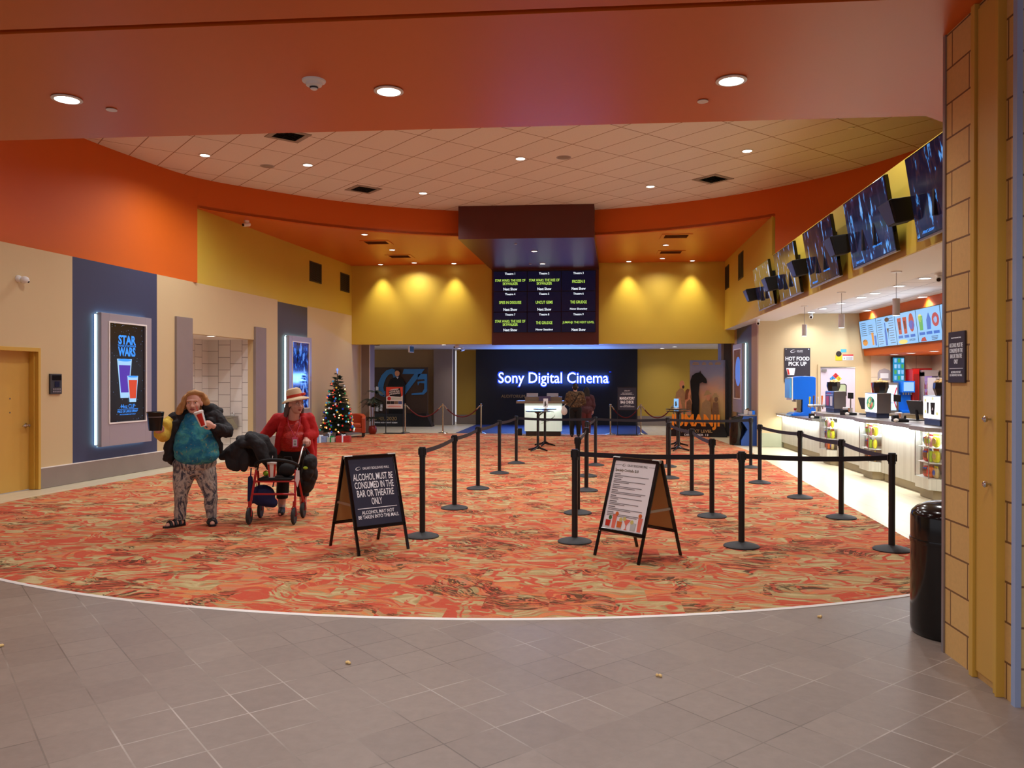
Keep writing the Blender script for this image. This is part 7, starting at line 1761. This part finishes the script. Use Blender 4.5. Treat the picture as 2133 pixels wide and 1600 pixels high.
for sx in (-1, 1):
    pts = [tuple(Vector(HC2) + qm @ Vector((sx * 0.033 + 0.024 * math.cos(a), -0.098, 0.006 + 0.019 * math.sin(a)))) for a in [k * PI / 9 for k in range(19)]]
    m.tube(pts, 0.0018, n=6, cap=False)
    m.tube([tuple(Vector(HC2) + qm @ Vector((sx * 0.057, -0.095, 0.012))), tuple(Vector(HC2) + qm @ Vector((sx * 0.086, 0.0, 0.012)))], 0.0018, n=6)
m.build('glasses', 'steel', w2, smooth=True)
blob('hair', [('e', (0.025, -0.09, 1.42), (0.098, 0.095, 0.075)), ('c', [(-0.06, -0.09, 1.40), (-0.085, -0.08, 1.32), (-0.10, -0.07, 1.24)], [0.04, 0.034, 0.022]), ('c', [(0.09, -0.05, 1.40), (0.105, -0.05, 1.32), (0.105, -0.04, 1.27)], [0.03, 0.028, 0.018]), ('e', (-0.01, -0.04, 1.34), (0.09, 0.06, 0.09))], 'hair_grey', w2, 0.008, 3)
ht = MB().lathe([(0.0, 0.125), (0.05, 0.122), (0.083, 0.105), (0.095, 0.07), (0.100, 0.0), (0.13, -0.012), (0.165, -0.028), (0.172, -0.045), (0.166, -0.042), (0.128, -0.022), (0.096, -0.008), (0.09, 0.065), (0.0, 0.115)], n=40).build('hat', 'straw', w2, smooth=True, loc=(0.015, -0.098, 1.478), rot=(R(-4), R(-12), 0))
MB().lathe([(0.101, 0.002), (0.1022, 0.004), (0.0985, 0.036), (0.0965, 0.036)], n=40).build('hat_band', 'ribbon_red', ht, smooth=True)
m = MB(); m.sphere((0.112, -0.03, 0.02), (0.028, 0.024, 0.02), 12, 8); m.build('hat_bow', 'ribbon_red', ht, smooth=True)
blob('top', [('e', (0, -0.01, 1.08), (0.175, 0.14, 0.15)), ('e', (0, -0.02, 0.95), (0.195, 0.165, 0.17)), ('e', (0, 0.0, 0.86), (0.195, 0.16, 0.10))], 'sequin_red', w2, 0.009, 6, zmin=0.775, fold=0.015)
blob('trousers', [('e', (0, 0.05, 0.77), (0.21, 0.178, 0.14)), ('c', [(-0.10, 0.06, 0.68), (-0.128, 0.0, 0.42), (-0.142, 0.02, 0.22)], [0.115, 0.082, 0.075]), ('c', [(0.10, 0.08, 0.68), (0.11, 0.10, 0.42), (0.118, 0.15, 0.22)], [0.115, 0.082, 0.075])], 'trousers_black', w2, 0.010, 3, zmin=0.20, fold=0.02)
blob('cardigan', [('e', (0, 0.07, 1.03), (0.215, 0.13, 0.25)), ('e', (-0.15, 0.0, 1.215), (0.095, 0.09, 0.065)), ('e', (0.15, 0.0, 1.215), (0.095, 0.09, 0.065)), ('c', [(0.185, 0.0, 1.205), (0.245, 0.02, 1.02), tuple(wr2 + Vector((0.015, 0.04, 0.035)))], [0.080, 0.074, 0.052]), ('c', [(-0.195, 0.0, 1.205), (-0.315, 0.03, 1.04), tuple(wl2 + Vector((-0.015, 0.04, 0.035)))], [0.080, 0.074, 0.052]),
                  ('c', [(0.12, -0.07, 1.2), (0.17, -0.07, 1.0), (0.20, -0.02, 0.82), (0.225, 0.03, 0.66)], [0.045, 0.05, 0.055, 0.045]), ('c', [(0.24, 0.06, 0.95), (0.25, 0.06, 0.68)], [0.05, 0.045]), ('c', [(-0.12, -0.07, 1.2), (-0.17, -0.07, 1.0), (-0.20, -0.02, 0.80)], [0.045, 0.05, 0.05]), ('e', (0, 0.13, 0.80), (0.22, 0.07, 0.16)), ('c', [(-0.10, -0.03, 1.265), (-0.07, 0.03, 1.29), (0.07, 0.03, 1.29), (0.10, -0.03, 1.265)], [0.035, 0.035, 0.035, 0.035])], 'cardigan_red', w2, 0.009, 4, fold=0.022)
m = MB(); m.tube([(-0.075, -0.09, 1.24), (-0.06, -0.155, 1.14), (0.015, -0.19, 0.985)], 0.0035, n=6); m.tube([(0.085, -0.09, 1.24), (0.075, -0.155, 1.14), (0.018, -0.19, 0.985)], 0.0035, n=6); m.build('lanyard', 'pink_plastic', w2)
b_ = box(-0.037, 0.037, -0.004, 0.004, -0.125, 0.0).build('badge', 'pink_plastic', w2, loc=(0.017, -0.197, 0.985), bevel=0.003)
m = MB(); m.box(-0.024, 0.024, -0.006, -0.004, -0.11, -0.025); m.build('badge_card', 'paper_white', b_)
m = MB()
for z in (-0.095, -0.075, -0.05): m.box(-0.016, 0.014, -0.0075, -0.006, z, z + 0.008)
m.build('badge_print', 'ink_dark', b_)
for x, y in ((-0.145, 0.02), (0.12, 0.18)):
    blob('sock', [('c', [(x, y, 0.10), (x, y, 0.16), (x * 0.98, y - 0.005, 0.24)], [0.046, 0.047, 0.055])], 'sock_white', w2, 0.008, 2)
    blob('shoe', [('c', [(x, y + 0.03, 0.045), (x - 0.003, y - 0.05, 0.042), (x - 0.01, y - 0.13, 0.036)], [0.044, 0.046, 0.036]), ('c', [(x, y + 0.02, 0.07), (x, y - 0.02, 0.065)], [0.042, 0.04])], 'shoe_black', w2, 0.007, 2, zmin=-0.003)

# --- two people at the ticket desk, seen from behind
w3 = thing('person', 'person in brown patterned jacket at the ticket desk, seen from behind', 'person', (-0.22, 24.40, 0.005), 0)
body = [('e', (0, 0.03, 1.50), (0.075, 0.095, 0.11)), ('c', [(0, 0.02, 1.42), (0, 0, 1.32)], [0.055, 0.06]), ('e', (0, 0, 1.15), (0.17, 0.1, 0.2)), ('e', (0, 0, 0.9), (0.15, 0.11, 0.16)), ('c', [(-0.2, 0, 1.27), (-0.27, 0.04, 1.02), (-0.22, 0.22, 0.98)], [0.06, 0.045, 0.03]), ('c', [(0.2, 0, 1.27), (0.26, 0.05, 1.02), (0.18, 0.22, 0.98)], [0.06, 0.045, 0.03]), ('c', [(-0.09, 0, 0.85), (-0.10, 0, 0.46), (-0.10, -0.02, 0.08)], [0.085, 0.06, 0.04]), ('c', [(0.09, 0, 0.85), (0.10, 0.02, 0.46), (0.10, 0.0, 0.08)], [0.085, 0.06, 0.04]), ('c', [(-0.1, -0.03, 0.04), (-0.1, 0.14, 0.03)], [0.036, 0.03]), ('c', [(0.1, -0.02, 0.04), (0.11, 0.15, 0.03)], [0.036, 0.03]), ('e', (0.078, 0.03, 1.49), (0.012, 0.022, 0.03)), ('e', (-0.078, 0.03, 1.49), (0.012, 0.022, 0.03)), ('e', (0, 0.125, 1.48), (0.014, 0.02, 0.02))]
body += hand((-0.22, 0.22, 0.98), (0.1, 0.9, 0.1), (0, 0, -1), 0.3, 1) + hand((0.18, 0.22, 0.98), (-0.1, 0.9, 0.1), (0, 0, -1), 0.3, -1)
blob('body', body, 'skin_lady', w3, 0.009, 2)
blob('hair', [('e', (0, 0.015, 1.54), (0.085, 0.10, 0.085)), ('e', (0, -0.04, 1.49), (0.078, 0.06, 0.08))], 'hair_dark', w3, 0.010, 2)
blob('jacket', [('e', (0, 0, 1.13), (0.23, 0.15, 0.25)), ('e', (0, 0, 0.97), (0.22, 0.15, 0.13)), ('c', [(-0.17, 0, 1.30), (0.17, 0, 1.30)], [0.08, 0.08]), ('c', [(-0.2, 0, 1.27), (-0.275, 0.04, 1.03), (-0.225, 0.17, 0.98)], [0.085, 0.07, 0.05]), ('c', [(0.2, 0, 1.27), (0.265, 0.05, 1.03), (0.185, 0.17, 0.98)], [0.085, 0.07, 0.05])], 'camo_print', w3, 0.010, 4, fold=0.03)
blob('trousers', [('e', (0, 0, 0.86), (0.175, 0.13, 0.12)), ('c', [(-0.09, 0, 0.82), (-0.10, 0, 0.46), (-0.10, -0.01, 0.08)], [0.105, 0.08, 0.06]), ('c', [(0.09, 0, 0.82), (0.10, 0.02, 0.46), (0.10, 0.0, 0.08)], [0.105, 0.08, 0.06])], 'trousers_black', w3, 0.010, 2, zmin=0.05)
for x in (-0.1, 0.1): blob('shoe', [('c', [(x, -0.04, 0.045), (x, 0.15, 0.038)], [0.044, 0.036])], 'shoe_black', w3, 0.009, 2, zmin=-0.003)
m = MB(); m.tube([(0.12, -0.10, 1.33), (0.0, -0.16, 1.12), (-0.18, -0.15, 0.88)], 0.014, n=8); m.build('bag_strap', 'black_matte', w3, smooth=True)
q = thing('carrier_bag', 'pale green carrier bag hanging beside the jacketed person at desk', 'bag', (-0.55, 24.34, 0.66)); blob('bag', [('e', (0, 0, 0.12), (0.10, 0.06, 0.12)), ('e', (-0.02, 0, 0.2), (0.06, 0.04, 0.09))], 'bag_white', q, 0.012, 2); MB().tube([(-0.02, 0, 0.26), (0.05, 0.04, 0.34), (0.09, 0.07, 0.335)], 0.01, n=8).build('handles', 'bag_white', q, smooth=True)
w4 = thing('person', 'person in wine-red hooded top with long dark hair, back to camera', 'person', (0.12, 25.15, 0.005), 0)
body = [('e', (0, 0.03, 1.38), (0.07, 0.09, 0.10)), ('c', [(0, 0.02, 1.3), (0, 0, 1.2)], [0.05, 0.055]), ('e', (0, 0, 1.05), (0.15, 0.1, 0.18)), ('e', (0, 0, 0.82), (0.15, 0.11, 0.16)), ('c', [(-0.17, 0, 1.17), (-0.21, 0.04, 0.94), (-0.15, 0.2, 0.95)], [0.05, 0.04, 0.028]), ('c', [(0.17, 0, 1.17), (0.22, 0.03, 0.92), (0.2, 0.12, 0.75)], [0.05, 0.04, 0.028]), ('c', [(-0.08, 0, 0.76), (-0.085, 0, 0.42), (-0.085, 0, 0.07)], [0.085, 0.058, 0.04]), ('c', [(0.08, 0, 0.76), (0.085, 0, 0.42), (0.085, 0, 0.07)], [0.085, 0.058, 0.04]), ('c', [(-0.085, -0.02, 0.04), (-0.09, 0.14, 0.03)], [0.034, 0.028]), ('c', [(0.085, -0.02, 0.04), (0.09, 0.14, 0.03)], [0.034, 0.028])]
body += hand((-0.15, 0.2, 0.95), (0.3, 0.8, 0.1), (0, 0, -1), 0.3, 1) + hand((0.2, 0.12, 0.75), (0, 0.3, -0.9), (-1, 0, 0), 0.4, -1)
blob('body', body, 'skin_lady', w4, 0.009, 2)
blob('hair', [('e', (0, 0.0, 1.41), (0.088, 0.10, 0.095)), ('c', [(-0.03, -0.06, 1.38), (-0.04, -0.10, 1.22), (-0.04, -0.12, 1.10)], [0.075, 0.07, 0.04]), ('c', [(0.03, -0.06, 1.38), (0.04, -0.10, 1.22), (0.05, -0.12, 1.12)], [0.075, 0.07, 0.04])], 'hair_dark', w4, 0.010, 2)
blob('hooded_top', [('e', (0, 0, 1.02), (0.195, 0.14, 0.22)), ('e', (0, 0, 0.80), (0.20, 0.15, 0.16)), ('c', [(-0.13, 0, 1.2), (0.13, 0, 1.2)], [0.07, 0.07]), ('c', [(-0.17, 0, 1.17), (-0.215, 0.04, 0.94), (-0.16, 0.16, 0.95)], [0.075, 0.06, 0.045]), ('c', [(0.17, 0, 1.17), (0.225, 0.03, 0.92), (0.205, 0.10, 0.80)], [0.075, 0.06, 0.045]), ('e', (0, -0.12, 1.16), (0.12, 0.06, 0.09))], 'hoodie_wine', w4, 0.010, 4, fold=0.03, zmin=0.655)
blob('tights', [('c', [(-0.08, 0, 0.70), (-0.085, 0, 0.42), (-0.085, 0, 0.06)], [0.095, 0.066, 0.046]), ('c', [(0.08, 0, 0.70), (0.085, 0, 0.42), (0.085, 0, 0.06)], [0.095, 0.066, 0.046])], 'tights_wine', w4, 0.010, 2, zmin=0.05)
for x in (-0.085, 0.085): blob('shoe', [('c', [(x, -0.03, 0.04), (x, 0.14, 0.034)], [0.04, 0.032])], 'cup_white', w4, 0.009, 2, zmin=-0.003)
fit_texts()
